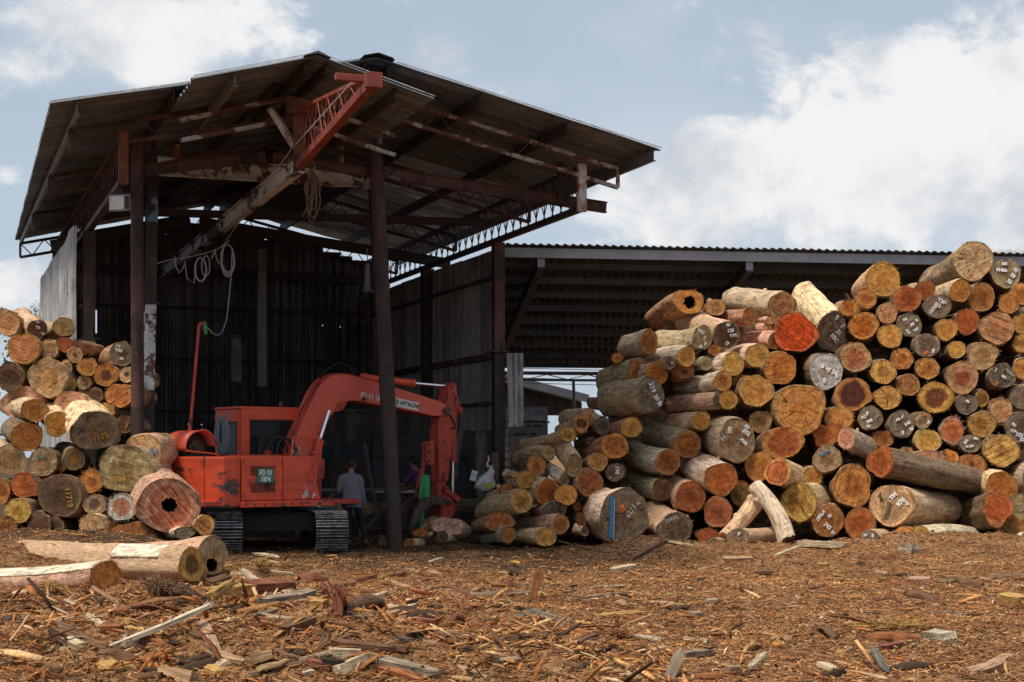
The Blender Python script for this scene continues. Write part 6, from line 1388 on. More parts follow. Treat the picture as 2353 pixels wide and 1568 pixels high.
    for s in ('L', 'R'):
        sh, el, wr = Vector(J['sh'+s]), Vector(J['el'+s]), Vector(J['wr'+s]); ch = Vector(J['sho'])
        end = el.lerp(wr, sleeve*2-1) if sleeve > .5 else sh.lerp(el, sleeve*2)
        pts = [ch.lerp(sh, .45), sh+(sh-ch)*.12, sh.lerp(el, .35), sh.lerp(el, .7)]; rs = [.085, .082, .070, .062]
        if sleeve > .5: pts += [el, el.lerp(end, .4), el.lerp(end, .8), end]; rs += [.058, .056, .050, .042]
        else: pts[-1] = end
        mb.tube(pts, rs, 14, 0, False)
    so = mb.build('shirt', shirt, root); ss = so.modifiers.new('s', 'SUBSURF'); ss.levels = 1; ss.render_levels = 1
    TV = []; TE = []; TR = []
    TV.append(J['pelvis']); TR.append((.155, .125))
    for s in ('L', 'R'):
        hp, kn, an = Vector(J['hip'+s]), Vector(J['kn'+s]), Vector(J['an'+s]); prev = 0
        for p, r in ((hp, .105), (hp.lerp(kn, .5), .090), (kn, .072), (kn.lerp(an, .5), .070), (kn.lerp(an, .96), .066)):
            TV.append(tuple(p)); TR.append(r); TE.append((prev, len(TV)-1)); prev = len(TV)-1
    TV.append(J['waist']); TR.append((.13, .10)); TE.append((0, len(TV)-1))
    skin_mesh('trousers', TV, TE, TR, trous, root)
    return root
person('man in a grey long-sleeved shirt and black trousers, seen from behind', at(806, 1250, 30.25)-Vector((0, 0, at(806, 1250, 30.25).z-.03)), R(8), dict(
    pelvis=(.03, 0, .86), waist=(.02, 0, 1.02), chest=(.01, .01, 1.22), sho=(.0, .0, 1.335), neck0=(0, .0, 1.40), neck1=(.005, .015, 1.45), chin=(.02, .04, 1.49), head=(.015, .03, 1.555), crown=(.01, .02, 1.62), face=(.42, .9, 0),
    shL=(-.165, 0, 1.31), elL=(-.235, -.01, 1.06), wrL=(-.16, .20, .98), haL=(-.12, .27, .99), shR=(.175, 0, 1.30), elR=(.215, -.02, 1.05), wrR=(.265, .02, .82), haR=(.285, .03, .75),
    hipL=(-.06, 0, .83), knL=(-.055, .02, .46), anL=(-.04, -.02, .08), ftL=(-.03, .02, .04), toL=(-.01, .14, .02), hipR=(.12, 0, .83), knR=(.21, .07, .47), anR=(.285, .0, .09), ftR=(.31, .05, .045), toR=(.36, .14, .02),
    hem=(.025, 0, .74), shirtw=((.205, .15), (.20, .145), (.19, .13), (.20, .125), (.165, .105), (.075, .07))), M_SHIRT, M_TROUS, 1.0)
zp = 33.1
pz = at(968, 1200, zp)
person('man in a purple shirt and blue jeans half hidden behind the grapple', Vector((pz.x, zp, 0.05)), R(62), dict(
    pelvis=(0, -.10, .86), waist=(0, -.02, 1.02), chest=(0, .07, 1.24), sho=(0, .11, 1.36), neck0=(0, .13, 1.42), neck1=(0, .16, 1.46), chin=(0, .20, 1.50), head=(0, .20, 1.57), crown=(0, .19, 1.64), face=(0, 1, 0),
    shL=(-.18, .12, 1.33), elL=(-.22, .30, 1.12), wrL=(-.14, .50, 1.06), haL=(-.12, .57, 1.06), shR=(.18, .12, 1.33), elR=(.23, .26, 1.10), wrR=(.16, .47, 1.02), haR=(.14, .54, 1.02),
    hipL=(-.10, -.10, .84), knL=(-.11, .04, .47), anL=(-.11, -.08, .09), ftL=(-.11, -.03, .04), toL=(-.12, .08, .02), hipR=(.10, -.10, .84), knR=(.11, .12, .50), anR=(.12, .10, .09), ftR=(.12, .15, .04), toR=(.13, .26, .02),
    hem=(0, -.10, .80), shirtw=((.19, .15), (.185, .14), (.18, .13), (.20, .135), (.17, .11), (.075, .07))), M_PURP, M_JEAN, .45)
# white carrier bag hung on the column
bg = empty('carrier_bag', at(1113, 1100, 33.4)); tag(bg, 'knotted white and yellow plastic bag hanging on the right shed column', 'bag')
M_BAG = mat_plain('white_plastic', (.62, .62, .60), .35, 0, .12, 6, .1); M_BAGY = mat_flat('yellow_plastic', (.55, .50, .03), .4)
mb = MB(); n = 22; prof_ = [(.02, .26), (.035, .20), (.08, .12), (.15, .02), (.205, -.08), (.215, -.16), (.17, -.225), (.09, -.26), (.0, -.265)]; vs = []
for j, (r, z) in enumerate(prof_):
    for i in range(n):
        a = 2*PI*i/n; w = 1+.16*math.sin(a*3+j*.5)+.09*math.sin(a*7+j)
        vs.append((r*w*math.cos(a)+.11*(j/8-.55)*-.9+.1*(z > .1), r*.55*w*math.sin(a), z+.03*math.sin(a*2+j)))
fs = [(j*n+i, j*n+(i+1) % n, (j+1)*n+(i+1) % n, (j+1)*n+i) for j in range(8) for i in range(n)]
mb.add(vs, fs[:5*n], 0, True); mb.add(vs, fs[5*n:], 1, True)
bo = mb.build('bag', [M_BAG, M_BAG, ], bg); mb = MB()
mb.add([(.03, -.142, -.1), (.17, -.10, -.06), (.19, -.10, -.16), (.12, -.12, -.22), (.05, -.13, -.2)], [(0, 1, 2, 3, 4)]); mb.build('yellow_print', M_BAGY, bo)
mb = MB()
for i in range(3): mb.box((-.06+.04*i, -.135, -.09), (.004, .004, .09), Matrix.Rotation(R(-35), 3, 'Y'))
for i in range(3): mb.box((-.02, -.135, -.13+.04*i), (.10, .004, .004), Matrix.Rotation(R(-35), 3, 'Y'))
mb.build('printed_table', M_SEAL, bo)
mb = MB(); mb.box((-.22, -.06, .06), (.14, .01, .22), Matrix.Rotation(R(14), 3, 'Y')); c_ = mb.build('card', M_PAINTW, bg); mb = MB(); mb.box((-.155, -.068, .075), (.012, .004, .2), Matrix.Rotation(R(14), 3, 'Y')); mb.build('green_edge', M_GREEN, c_)
mb = MB(); mb.box((-.225, -.068, .07), (.03, .004, .03)); mb.build('blue_mark', M_PAINTB, c_)
mb = MB(); mb.tube([(.09, 0, .24), (.06, 0, .32), (.10, .0, .40), (.08, .0, .5)], [.03, .022, .02, .01], 8); mb.build('handle', M_BAG, bg)
# sparrow on top of the pile
bd = empty('sparrow', at(*cuv('E', 332, 738), 33.2), R(20)); tag(bd, 'small brown sparrow perched on a log end at the crest', 'bird')
M_BIRD = mat_plain('brown_feathers', (.10, .06, .04), .9, 0, .4, 40, .2)
skin_mesh('body', [(.0, 0, .055), (-.025, 0, .085), (-.045, 0, .118), (-.062, 0, .118), (.03, 0, .035), (.075, 0, .012), (-.002, -.012, .02), (-.002, -.012, .0), (-.002, .012, .02), (-.002, .012, 0)], [(0, 1), (1, 2), (2, 3), (0, 4), (4, 5), (0, 6), (6, 7), (0, 8), (8, 9)], [.034, .032, .022, .006, .02, (.014, .005), .004, .003, .004, .003], M_BIRD, bd, 0, 2)
# ---------------------------------------------------------------- foliage
M_LEAF = mat_vcol('green_leaves', .6, 3)
M_TRUNK = mat_plain('tree_bark', (.10, .075, .055), .9, 0, .3, 6, .3)
def set_tint(me, cols):
    """cols: per-face colours"""
    a = me.color_attributes.new('tint', 'FLOAT_COLOR', 'CORNER')
    tot = np.zeros(len(me.polygons), dtype=np.int64); me.polygons.foreach_get('loop_total', tot)
    cc = np.repeat(np.concatenate([cols, np.ones((len(cols), 1))], 1), tot, axis=0)
    a.data.foreach_set('color', cc.astype(np.float32).ravel())
def tree(name, loc, h, cr, sd, lab, nleaf=2600, narrow=1.0, cat='tree'):
    rg = np.random.default_rng(sd); rq = random.Random(sd); t = empty(name, loc); tag(t, lab, cat)
    mb = MB(); mb.tube([(0, 0, -.2), (.05, 0, h*.3), (-.05, .05, h*.6), (0, 0, h*.85)], [cr*.09, cr*.07, cr*.05, cr*.02], 8)
    tips = []
    for i in range(9):
        a = rq.uniform(0, 2*PI); z = h*rq.uniform(.35, .8); q = Vector((math.cos(a)*cr*rq.uniform(.5, .95)*narrow, math.sin(a)*cr*rq.uniform(.5, .95)*narrow, z+rq.uniform(.1, .3)*h*.6)); mb.tube([(0, 0, z*.8), q*.5+Vector((0, 0, z*.45)), q], [cr*.04, cr*.025, cr*.008], 6); tips.append(q)
    tips.append(Vector((0, 0, h)))
    mb.build('trunk', M_TRUNK, t)
    cen = np.array([tuple(tips[rq.randrange(len(tips))]) for _ in range(nleaf)])+rg.normal(0, cr*.20, (nleaf, 3))
    ln = rg.uniform(.10, .22, nleaf)*cr*.55; d = rg.normal(0, 1, (nleaf, 3)); d[:, 2] += .3; d /= np.linalg.norm(d, axis=1)[:, None]; sdv = np.cross(d, rg.normal(0, 1, (nleaf, 3))); sdv /= np.linalg.norm(sdv, axis=1)[:, None]
    w = ln*.22; vs = np.stack([cen, cen+d*(ln*.5)[:, None]+sdv*w[:, None], cen+d*ln[:, None], cen+d*(ln*.5)[:, None]-sdv*w[:, None]], 1).reshape(-1, 3)
    me = bpy.data.meshes.new('crown'); me.from_pydata(vs.tolist(), [], np.arange(nleaf*4).reshape(-1, 4).tolist()); k = rg.uniform(.5, 1.3, (nleaf, 1)); set_tint(me, np.array([[.085, .155, .03]])*k*rg.uniform(.85, 1.15, (nleaf, 3))); link_mesh('crown', me, M_LEAF, t)
tree('tree', (at(86, 900, 46).x, 46, 0), 6.05, .6, 3, 'slender leafy tree peeping above the left pile beside the zinc wall', 2200)
tree('shrub', (at(383, 1100, 33.0).x, 33.0, 0), 1.75, .5, 5, 'small green shrub glimpsed behind the excavator counterweight', 900, 1, 'shrub')
for i, (x, y, h, c) in enumerate(((-34, 95, 9, 4.2), (-26, 110, 10, 5), (30, 120, 9, 5), (45, 105, 10, 5))):
    tree('tree', (x, y, 0), h, c, 20+i, ['broad tree far beyond the left end of yard', 'tall tree far behind the main shed', 'far tree standing behind the lean-to shed', 'far tree at the right behind distant shed'][i], 2600)
# ================================================================ GROUND SHEET
xs = np.concatenate([[-3000, -800, -300, -120, -60, -35, -22], np.arange(-15, 15.01, .1), [22, 35, 60, 120, 300, 800, 3000]])
ys = np.concatenate([[-3000, -600, -100, -30, -5, 4, 8], np.arange(10.5, 33, .1), np.arange(33, 46, .5), [50, 60, 90, 150, 300, 800, 3000]])
GX, GY = np.meshgrid(xs, ys); GZ = gh(GX, GY); nx, ny = len(xs), len(ys)
me = bpy.data.meshes.new('ground'); vv = np.stack([GX, GY, GZ], -1).reshape(-1, 3)
ii = np.arange((ny-1)*(nx-1)); r_, c_ = ii//(nx-1), ii % (nx-1); a = r_*nx+c_
ff = np.stack([a, a+1, a+nx+1, a+nx], 1)
def np_mesh(me, v, f):
    k = f.shape[1]; me.vertices.add(len(v)); me.vertices.foreach_set('co', v.astype(np.float32).ravel()); me.loops.add(f.size); me.loops.foreach_set('vertex_index', f.astype(np.int32).ravel()); me.polygons.add(len(f)); me.polygons.foreach_set('loop_start', np.arange(0, f.size, k, dtype=np.int32)); me.polygons.foreach_set('loop_total', np.full(len(f), k, dtype=np.int32)); me.update(calc_edges=True); me.validate()
np_mesh(me, vv, ff); me.polygons.foreach_set('use_smooth', np.ones(len(ff), bool))
o = link_mesh('ground', me, M_GROUND); tag(o, kind='structure')
# ---------------------------------------------------------------- uncountable chips
PAL = np.array([(.55, .29, .115), (.50, .235, .082), (.40, .165, .055), (.62, .39, .19), (.27, .125, .055), (.15, .072, .038), (.52, .205, .062), (.42, .25, .125), (.67, .48, .28), (.31, .105, .045), (.08, .045, .027)])
PW = np.array([.20, .17, .12, .13, .12, .08, .07, .04, .025, .025, .02]); PW = PW/PW.sum()
rg = np.random.default_rng(11)
def sample(n, y0, y1, pw=1.0):
    y = y0+(y1-y0)*rg.random(n*2)**pw; x = (rg.random(n*2)-.5)*2*15*1.0
    ok = np.abs(x) < .345*y+.4; x, y = x[ok][:n], y[ok][:n]; return x, y
def shards(name, x, y, ln, wd, th, lab, lift=.3, pitch=.25, curl=0.0):
    n = len(x); z = gh(x, y)
    yaw = rg.uniform(0, 2*PI, n); pt = rg.normal(0, pitch, n); rl = rg.normal(0, .5, n)
    cy, sy, cp, sp = np.cos(yaw), np.sin(yaw), np.cos(pt), np.sin(pt)
    ux = np.stack([cy*cp, sy*cp, sp], 1); side = np.stack([-sy, cy, np.zeros(n)], 1); nn = np.cross(ux, side)
    uy = side*np.cos(rl)[:, None]+nn*np.sin(rl)[:, None]; uz = np.cross(ux, uy)
    c = np.stack([x, y, z+th*.5+lift*rg.random(n)*wd+np.abs(sp)*ln*.35], 1)
    corners = []
    tp = rg.uniform(.15, 1.0, (n, 2)); sk = rg.uniform(-.35, .35, (n, 2))
    for i, (a, ta, s_) in enumerate(((-.5, tp[:, 0], sk[:, 0]), (0.0, np.ones(n), np.zeros(n)), (.5, tp[:, 1], sk[:, 1]))):
        for b, d in ((-.5, -.5), (.5, -.5), (.5, .5), (-.5, .5)):
            cu = curl*ln*(0.25 if i == 1 else 0)
            corners.append(c+ux*(a*ln)[:, None]+uy*(wd*(b*ta+s_*(a != 0)))[:, None]+uz*(th*d*(.5+.5*ta)+cu)[:, None])
    v = np.stack(corners, 1).reshape(-1, 3); b = np.arange(n)[:, None]*12
    fl = []
    for o_ in (0, 4):
        for k in range(4): fl.append(np.concatenate([b+o_+k, b+o_+(k+1) % 4, b+o_+4+(k+1) % 4, b+o_+4+k], 1))
    fl.append(np.concatenate([b+3, b+2, b+1, b], 1)); fl.append(np.concatenate([b+8, b+9, b+10, b+11], 1))
    f = np.stack(fl, 1).reshape(-1, 4); me = bpy.data.meshes.new(name); np_mesh(me, v, f)
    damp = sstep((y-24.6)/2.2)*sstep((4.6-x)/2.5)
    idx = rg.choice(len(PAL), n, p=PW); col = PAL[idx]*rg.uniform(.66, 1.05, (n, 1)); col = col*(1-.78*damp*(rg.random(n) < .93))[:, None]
    pn = sum(a_*np.sin((x*math.cos(t_)+1.8*y*math.sin(t_))*f_+p_) for t_, f_, p_, a_ in ((.3, .9, 1, 1), (1.4, 1.6, 2, .9), (2.2, 2.7, .4, .8), (2.9, 4.1, 3, .6), (.9, 6.3, 5, .4)))
    col = col*(1.06+.22*np.clip(pn/1.6, -1, 1))[:, None]
    set_tint(me, np.repeat(col, 10, 0)); o = link_mesh(name, me, M_CHIP); tag(o, lab, 'wood chips', kind='stuff'); return o
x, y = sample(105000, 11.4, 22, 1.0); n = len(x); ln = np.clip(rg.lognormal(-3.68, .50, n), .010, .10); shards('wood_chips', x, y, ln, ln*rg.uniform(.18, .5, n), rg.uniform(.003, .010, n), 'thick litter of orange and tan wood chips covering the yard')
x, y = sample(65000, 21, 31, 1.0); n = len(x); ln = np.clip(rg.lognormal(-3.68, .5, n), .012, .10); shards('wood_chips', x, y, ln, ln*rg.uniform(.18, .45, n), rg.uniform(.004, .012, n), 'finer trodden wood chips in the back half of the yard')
x, y = sample(4200, 11.4, 30.5, 1.0); n = len(x); ln = np.clip(rg.lognormal(-2.2, .5, n), .06, .34); shards('bark_shreds', x, y, ln, ln*rg.uniform(.04, .13, n)+.004, rg.uniform(.004, .014, n), 'scattered thin shreds of bark and splinters over the chips', .5, .16, .12)
PWs = PW; PW = np.array([.10, .12, .14, .08, .18, .14, .08, .04, .03, .07, .04]); PW = PW/PW.sum()
x, y = sample(6500, 11.4, 19.5, 1.0); k = (x < .9-.25*(y-14)) | (rg.random(len(x)) < .15); x, y = x[k], y[k]; n = len(x); ln = np.clip(rg.lognormal(-2.05, .5, n), .06, .42); shards('bark_shreds', x, y, ln, ln*rg.uniform(.05, .17, n)+.003, rg.uniform(.004, .014, n), 'coarser splinters and bark heaped in the left foreground', 1.2, .32, .14)
PW = np.array([.10, .12, .16, .05, .20, .16, .07, .04, .02, .06, .02]); PW = PW/PW.sum()
x, y = sample(26000, 11.4, 24, 1.0); n = len(x); ln = np.clip(rg.lognormal(-2.6, .45, n), .03, .22); shards('bark_fibres', x, y, ln, rg.uniform(.002, .006, n), rg.uniform(.002, .004, n), 'matted fine bark fibres lying all over the wood chips', 3.0, .22, .22)
# ---------------------------------------------------------------- countable scraps
WC = {'pale': (.56, .45, .31), 'white': (.54, .47, .37), 'grey': (.34, .28, .215), 'brown': (.17, .095, .055), 'dark': (.075, .045, .03), 'gold': (.50, .31, .11), 'red': (.25, .10, .06), 'orange': (.46, .19, .06), 'pink': (.46, .30, .205), 'black': (.035, .03, .028), 'rust': (.30, .12, .05), 'tan': (.42, .28, .16), 'slate': (.19, .165, .145)}
SCR = []
def scrap_mesh(kind, L, W, T, rng):
    mb = MB(); sd = rng.uniform(0, 100)
    if kind in ('plank', 'stake', 'bark'):
        n = max(6, int(L/.06)) if kind != 'bark' else max(10, int(L/.05)); m = 3 if kind != 'bark' else 8; vs = []
        bow = rng.uniform(-.05, .05)*L if kind != 'bark' else rng.uniform(.03, .09)*L
        arc = rng.uniform(1.2, 2.2)
        for i in range(n+1):
            f = i/n; x = -L/2+L*f; e = min(1, .35+min(f, 1-f)*rng.uniform(3.5, 7)) if min(f, 1-f) < .2 else 1
            e *= 1+.10*rock(f*5+sd, 1, 2)
            for layer in (1, -1):
                for q in range(m+1):
                    g = q/m-.5; jx = rng.uniform(-.06, .06)*min(L, .5) if i in (0, n) else 0
                    if kind == 'bark':
                        r = W/2; a = g*arc*2; r2 = r+(T/2 if layer > 0 else -T/2)*(1+.4*rock(f*8, g*6, sd))
                        yv, zv = r2*math.sin(a)*e, r2*math.cos(a)-r*.6+.02*rock(f*6, g*3, sd+5)
                    else:
                        yv, zv = W*g*e, layer*T/2*(.75+.25*e)+.12*T*rock(f*9, g*4, sd+layer)
                    vs.append((x+jx, yv+bow*math.sin(PI*f)*(kind != 'bark'), zv+(bow*math.sin(PI*f) if kind == 'bark' else 0)))
        k = m+1; s = 2*k; fs = []
        for i in range(n):
            for q in range(m): fs += [(i*s+q, i*s+q+1, (i+1)*s+q+1, (i+1)*s+q), (i*s+k+q+1, i*s+k+q, (i+1)*s+k+q, (i+1)*s+k+q+1)]
            fs += [(i*s+k, i*s, (i+1)*s, (i+1)*s+k), (i*s+m, i*s+k+m, (i+1)*s+k+m, (i+1)*s+m)]
        for i in (0, n):
            for q in range(m): fs.append((i*s+q, i*s+k+q, i*s+k+q+1, i*s+q+1))
        mb.add(vs, fs, 0, kind == 'bark')
        for _ in range(max(3, int(L*14))):   # torn slivers along the edges
            x0 = rng.uniform(-.5, .5)*L; sgn = rng.choice((-1, 1)); w = W*.46*(1 if kind != 'bark' else .6); ll = rng.uniform(.03, .12)
            mb.beam((x0, sgn*w, 0), (x0+ll*rng.choice((-1, 1)), sgn*(w+rng.uniform(.0, .025)), rng.uniform(-.2, .6)*T+rng.uniform(0, .02)), .005, .004)
    elif kind == 'chunk':
        n = 7; m = 8; vs = []
        for i in range(n+1):
            f = i/n
            for q in range(m):
                a = 2*PI*q/m+PI/4; sq = 1/max(abs(math.cos(a)), abs(math.sin(a)))*.5
                k = 1+.18*rock(math.cos(a)*1.5+sd, math.sin(a)*1.5, f*2.5); tp = 1-.45*f*(rng.random() < 2)*(sd % 1)
                vs.append((-L/2+L*f+(.10*L*rock(a*2, sd, f) if i in (0, n) else 0), W*sq*math.cos(a)*k*(.85+.15*tp), T*sq*math.sin(a)*k*tp))
        fs = [(i*m+q, i*m+(q+1) % m, (i+1)*m+(q+1) % m, (i+1)*m+q) for i in range(n) for q in range(m)]+[tuple(range(m))[::-1], tuple(range(n*m, n*m+m))]
        mb.add(vs, fs)
    else:  # tuft of torn fibre
        for _ in range(int(150)):
            a = rng.uniform(-.5, .5); b = rng.uniform(-.5, .5); up = T*rng.uniform(.15, .7); dx, dy = rng.gauss(0, .35)*L, rng.gauss(0, .35)*W
            p0 = Vector((a*L*.7, b*W*.7, -T*.3)); p2 = Vector((a*L+dx, b*W+dy, up*(.75 if abs(dx) > L*.4 else 1))); p1 = p0.lerp(p2, .5)+Vector((rng.uniform(-.1, .1)*L, 0, T*.25)); r = rng.uniform(.002, .005)
            mb.tube([p0, p1, p2, p2+Vector((dx*.25, dy*.25, -T*rng.uniform(.0, .35)))], [r*1.4, r*1.2, r, r*.3], 4, 0, False)
    return mb
def scrap(c, x1, y1, x2, y2, w, kind, colr, lab=None, ref=None, thick=None, up=False):
    i = len(SCR); rng = random.Random(400+i)
    a0, a1 = cuv(c, x1, y1), cuv(c, x2, y2)
    if a1[1] > a0[1] and not up: a0, a1 = a1, a0     # a0 = nearer end
    if up:
        p1 = gpt(*a1); p0 = at(a0[0], a0[1], p1.y+.05); wm = w/4.44*p1.y/F
        L = (p0-p1).length; d = (p0-p1).normalized(); cen = (p0+p1)/2-Vector((0, 0, .04)); W, T = wm, (thick or .45)*wm
    else:
        p0, p1 = gpt(*a0), gpt(*a1); k = p0.y/F; wm = w/4.44*k
        lat = abs(p1.x-p0.x)
        lim = max(.7*lat, .55)
        if p1.y-p0.y > lim: p1 = at(a1[0], a1[1], p0.y+lim)
        p1 = Vector((p1.x, p1.y, max(p1.z, float(gh(p1.x, p1.y)))))
        L = max((p1-p0).length, .06)*1.05; d = (p1-p0).normalized(); wm *= 1.25; T = wm*(thick or .7); W = max(wm*1.3, T)
        if kind == 'tuft': L, W, T = max(L, .12), wm, wm
        if kind == 'chunk': W, T = wm*1.1, wm*.95
        if kind == 'bark': W, T = wm*1.5, max(.012, wm*.16)
        cen = (p0+p1)/2+Vector((0, 0, T*.42))
    ob = scrap_mesh(kind, L, W, T, rng).build({'plank': 'wood_plank', 'stake': 'wood_stake', 'bark': 'bark_strip', 'chunk': 'wood_block', 'tuft': 'fibre_tuft'}[kind], M_SCRAP)
    up_ = Vector((0, -1, .1)) if up else Vector((0, 0, 1))
    if kind == 'tuft' and not up: d = Vector((d.x, d.y, 0)).normalized()
    yv = up_.cross(d).normalized(); zv = d.cross(yv)
    if up and kind == 'tuft':   # fibres stand up along the object's z
        ob.data.transform(Matrix.Scale(1, 4)); yv, zv, d2 = Vector((0, 1, 0)), d, Vector((1, 0, 0)); M3 = Matrix((d2, yv, zv)).transposed(); cen = p1+Vector((0, 0, .0))
        s = L; ob.matrix_world = Matrix.Translation(cen) @ M3.to_4x4() @ Matrix.Diagonal((max(.12, wm)/max(L, .12), 1, s/max(wm, .01), 1)) if False else Matrix.Translation(cen) @ M3.to_4x4()
    else:
        ob.matrix_world = Matrix.Translation(cen) @ Matrix((d, yv, zv)).transposed().to_4x4() @ Matrix.Rotation(rng.uniform(-.3, .3), 4, 'X')
    kk = rng.uniform(.85, 1.1); ob.color = (*[min(.95, q*kk) for q in WC[colr]], 1)
    cu, cv = (a0[0]+a1[0])/2, (a0[1]+a1[1])/2
    SCR.append(dict(o=ob, u=cu, v=cv, L=lab, ref=ref, kind=kind, col=colr, len=L)); ob['category'] = {'plank': 'wood plank', 'stake': 'stake', 'bark': 'bark', 'chunk': 'wood block', 'tuft': 'wood fibre'}[kind]
    ob['group'] = 'wood scraps strewn over the yard'
S = scrap
S('1', 1090, 1240, 2140, 800, 52, 'plank', 'white', 'long pale weathered plank lying diagonally in the left foreground', 'the long pale plank')
S('1', 1690, 560, 2120, 760, 70, 'plank', 'dark', 'thick dark plank leaning near the fallen logs'); S('1', 2082, 360, 2070, 565, 45, 'stake', 'brown', 'upright brown stake before the middle fallen log', 'the upright stake', up=True)
S('1', 1470, 530, 1800, 395, 20, 'plank', 'pale', 'thin pale stick leaning on chips before the middle fallen log'); S('1', 510, 1040, 640, 1200, 45, 'plank', 'dark'); S('1', 615, 1010, 1110, 1270, 75, 'plank', 'brown', 'dark split board crossing the left foreground', 'the dark split board')
S('1', 1420, 1010, 1470, 1200, 130, 'stake', 'brown', 'pointed reddish-brown shard standing by the long pale plank', 'the standing shard', up=True, thick=.2); S('1', 2160, 730, 2350, 590, 80, 'chunk', 'gold', 'ochre wedge lying right of the fallen logs'); S('1', 890, 900, 1030, 1000, 45, 'plank', 'pale')
S('1', 1170, 720, 1235, 830, 60, 'plank', 'white', up=True, thick=.3); S('1', 670, 740, 910, 830, 34, 'plank', 'pale'); S('1', 2060, 990, 2220, 1360, 75, 'plank', 'pink', 'peeled pinkish stick pointing away in the foreground', 'the peeled pink stick'); S('1', 1160, 870, 1620, 830, 62, 'bark', 'red', 'curled dark red bark strip beside the long pale plank'); S('1', 1275, 1020, 1300, 1140, 34, 'stake', 'white', up=True, thick=.3)
S('1', 300, 870, 80, 1180, 16, 'plank', 'tan'); S('1', 800, 1230, 770, 1440, 26, 'stake', 'brown', 'narrow brown splinter standing at the foreground left', up=True, thick=.3); S('1', 1530, 640, 1720, 740, 150, 'tuft', 'brown', 'tangle of dark brown bark fibre before the fallen logs', 'the brown fibre tangle'); S('1', 500, 600, 580, 700, 90, 'tuft', 'gold', 'golden straw-like tuft in front of the front fallen log'); S('1', 1180, 545, 1260, 590, 35, 'chunk', 'brown'); S('1', 300, 650, 410, 690, 62, 'chunk', 'orange', 'orange-brown block beneath the front fallen log'); S('1', 1760, 1320, 1910, 1300, 34, 'plank', 'grey')
S('2', 450, 700, 850, 660, 150, 'chunk', 'red', 'big red split block left of the grey beam', 'the red split block'); S('2', 570, 780, 1110, 690, 70, 'plank', 'grey', 'pale-topped grey beam offcut beside the red split block', 'the grey beam offcut', thick=1.0); S('2', 1100, 800, 1230, 800, 70, 'chunk', 'gold', 'yellow block end touching the grey beam offcut'); S('2', 1310, 600, 1400, 890, 130, 'tuft', 'red', 'shaggy red fibre stump right of the grey beam offcut', 'the shaggy red stump'); S('2', 1350, 560, 1340, 890, 110, 'stake', 'red', 'torn red bark slab standing in the shaggy fibres', up=True, thick=.35)
S('2', 580, 330, 578, 470, 75, 'tuft', 'gold', 'golden fibre stub standing behind the red split block'); S('2', 575, 390, 575, 470, 60, 'stake', 'brown', up=True, thick=.8); S('2', 90, 700, 430, 650, 90, 'chunk', 'gold', 'golden wedge left of the red split block'); S('2', 800, 1090, 1080, 990, 90, 'chunk', 'brown', 'squared brown block in the middle foreground', 'the squared brown block'); S('2', 1440, 830, 1850, 900, 85, 'bark', 'brown', 'hollow brown bark shell arching over the chips'); S('2', 1850, 870, 2340, 930, 80, 'bark', 'dark', 'long dark bark shell in the middle distance', 'the long dark bark shell'); S('2', 395, 440, 530, 540, 40, 'plank', 'white'); S('2', 430, 800, 740, 840, 50, 'plank', 'gold'); S('2', 510, 910, 740, 850, 44, 'plank', 'slate')
S('2', 1320, 1215, 1930, 1270, 62, 'plank', 'brown', 'dark brown timber lying level in the centre foreground', 'the dark timber', thick=1.1); S('2', 980, 1350, 1280, 1290, 44, 'plank', 'pale'); S('2', 1280, 1300, 1590, 1310, 70, 'chunk', 'pale', 'pale split chunk below the dark timber'); S('2', 1760, 1400, 2353, 1520, 85, 'plank', 'grey', 'ridged grey plank at the bottom edge of the yard view', 'the ridged grey plank', thick=.9); S('2', 1200, 1420, 1420, 1440, 90, 'chunk', 'black', 'blackened clod of bark beneath the pale split chunk'); S('2', 1245, 1050, 1180, 1240, 45, 'plank', 'brown'); S('2', 1920, 1140, 2120, 1150, 40, 'plank', 'slate', 'flat slate-grey flake right of the dark timber'); S('2', 1000, 1510, 1110, 1490, 44, 'chunk', 'white'); S('2', 640, 920, 870, 940, 40, 'plank', 'pale'); S('2', 520, 265, 750, 305, 26, 'plank', 'pale'); S('2', 640, 330, 880, 380, 16, 'plank', 'pale'); S('2', 970, 530, 1230, 540, 90, 'bark', 'red')
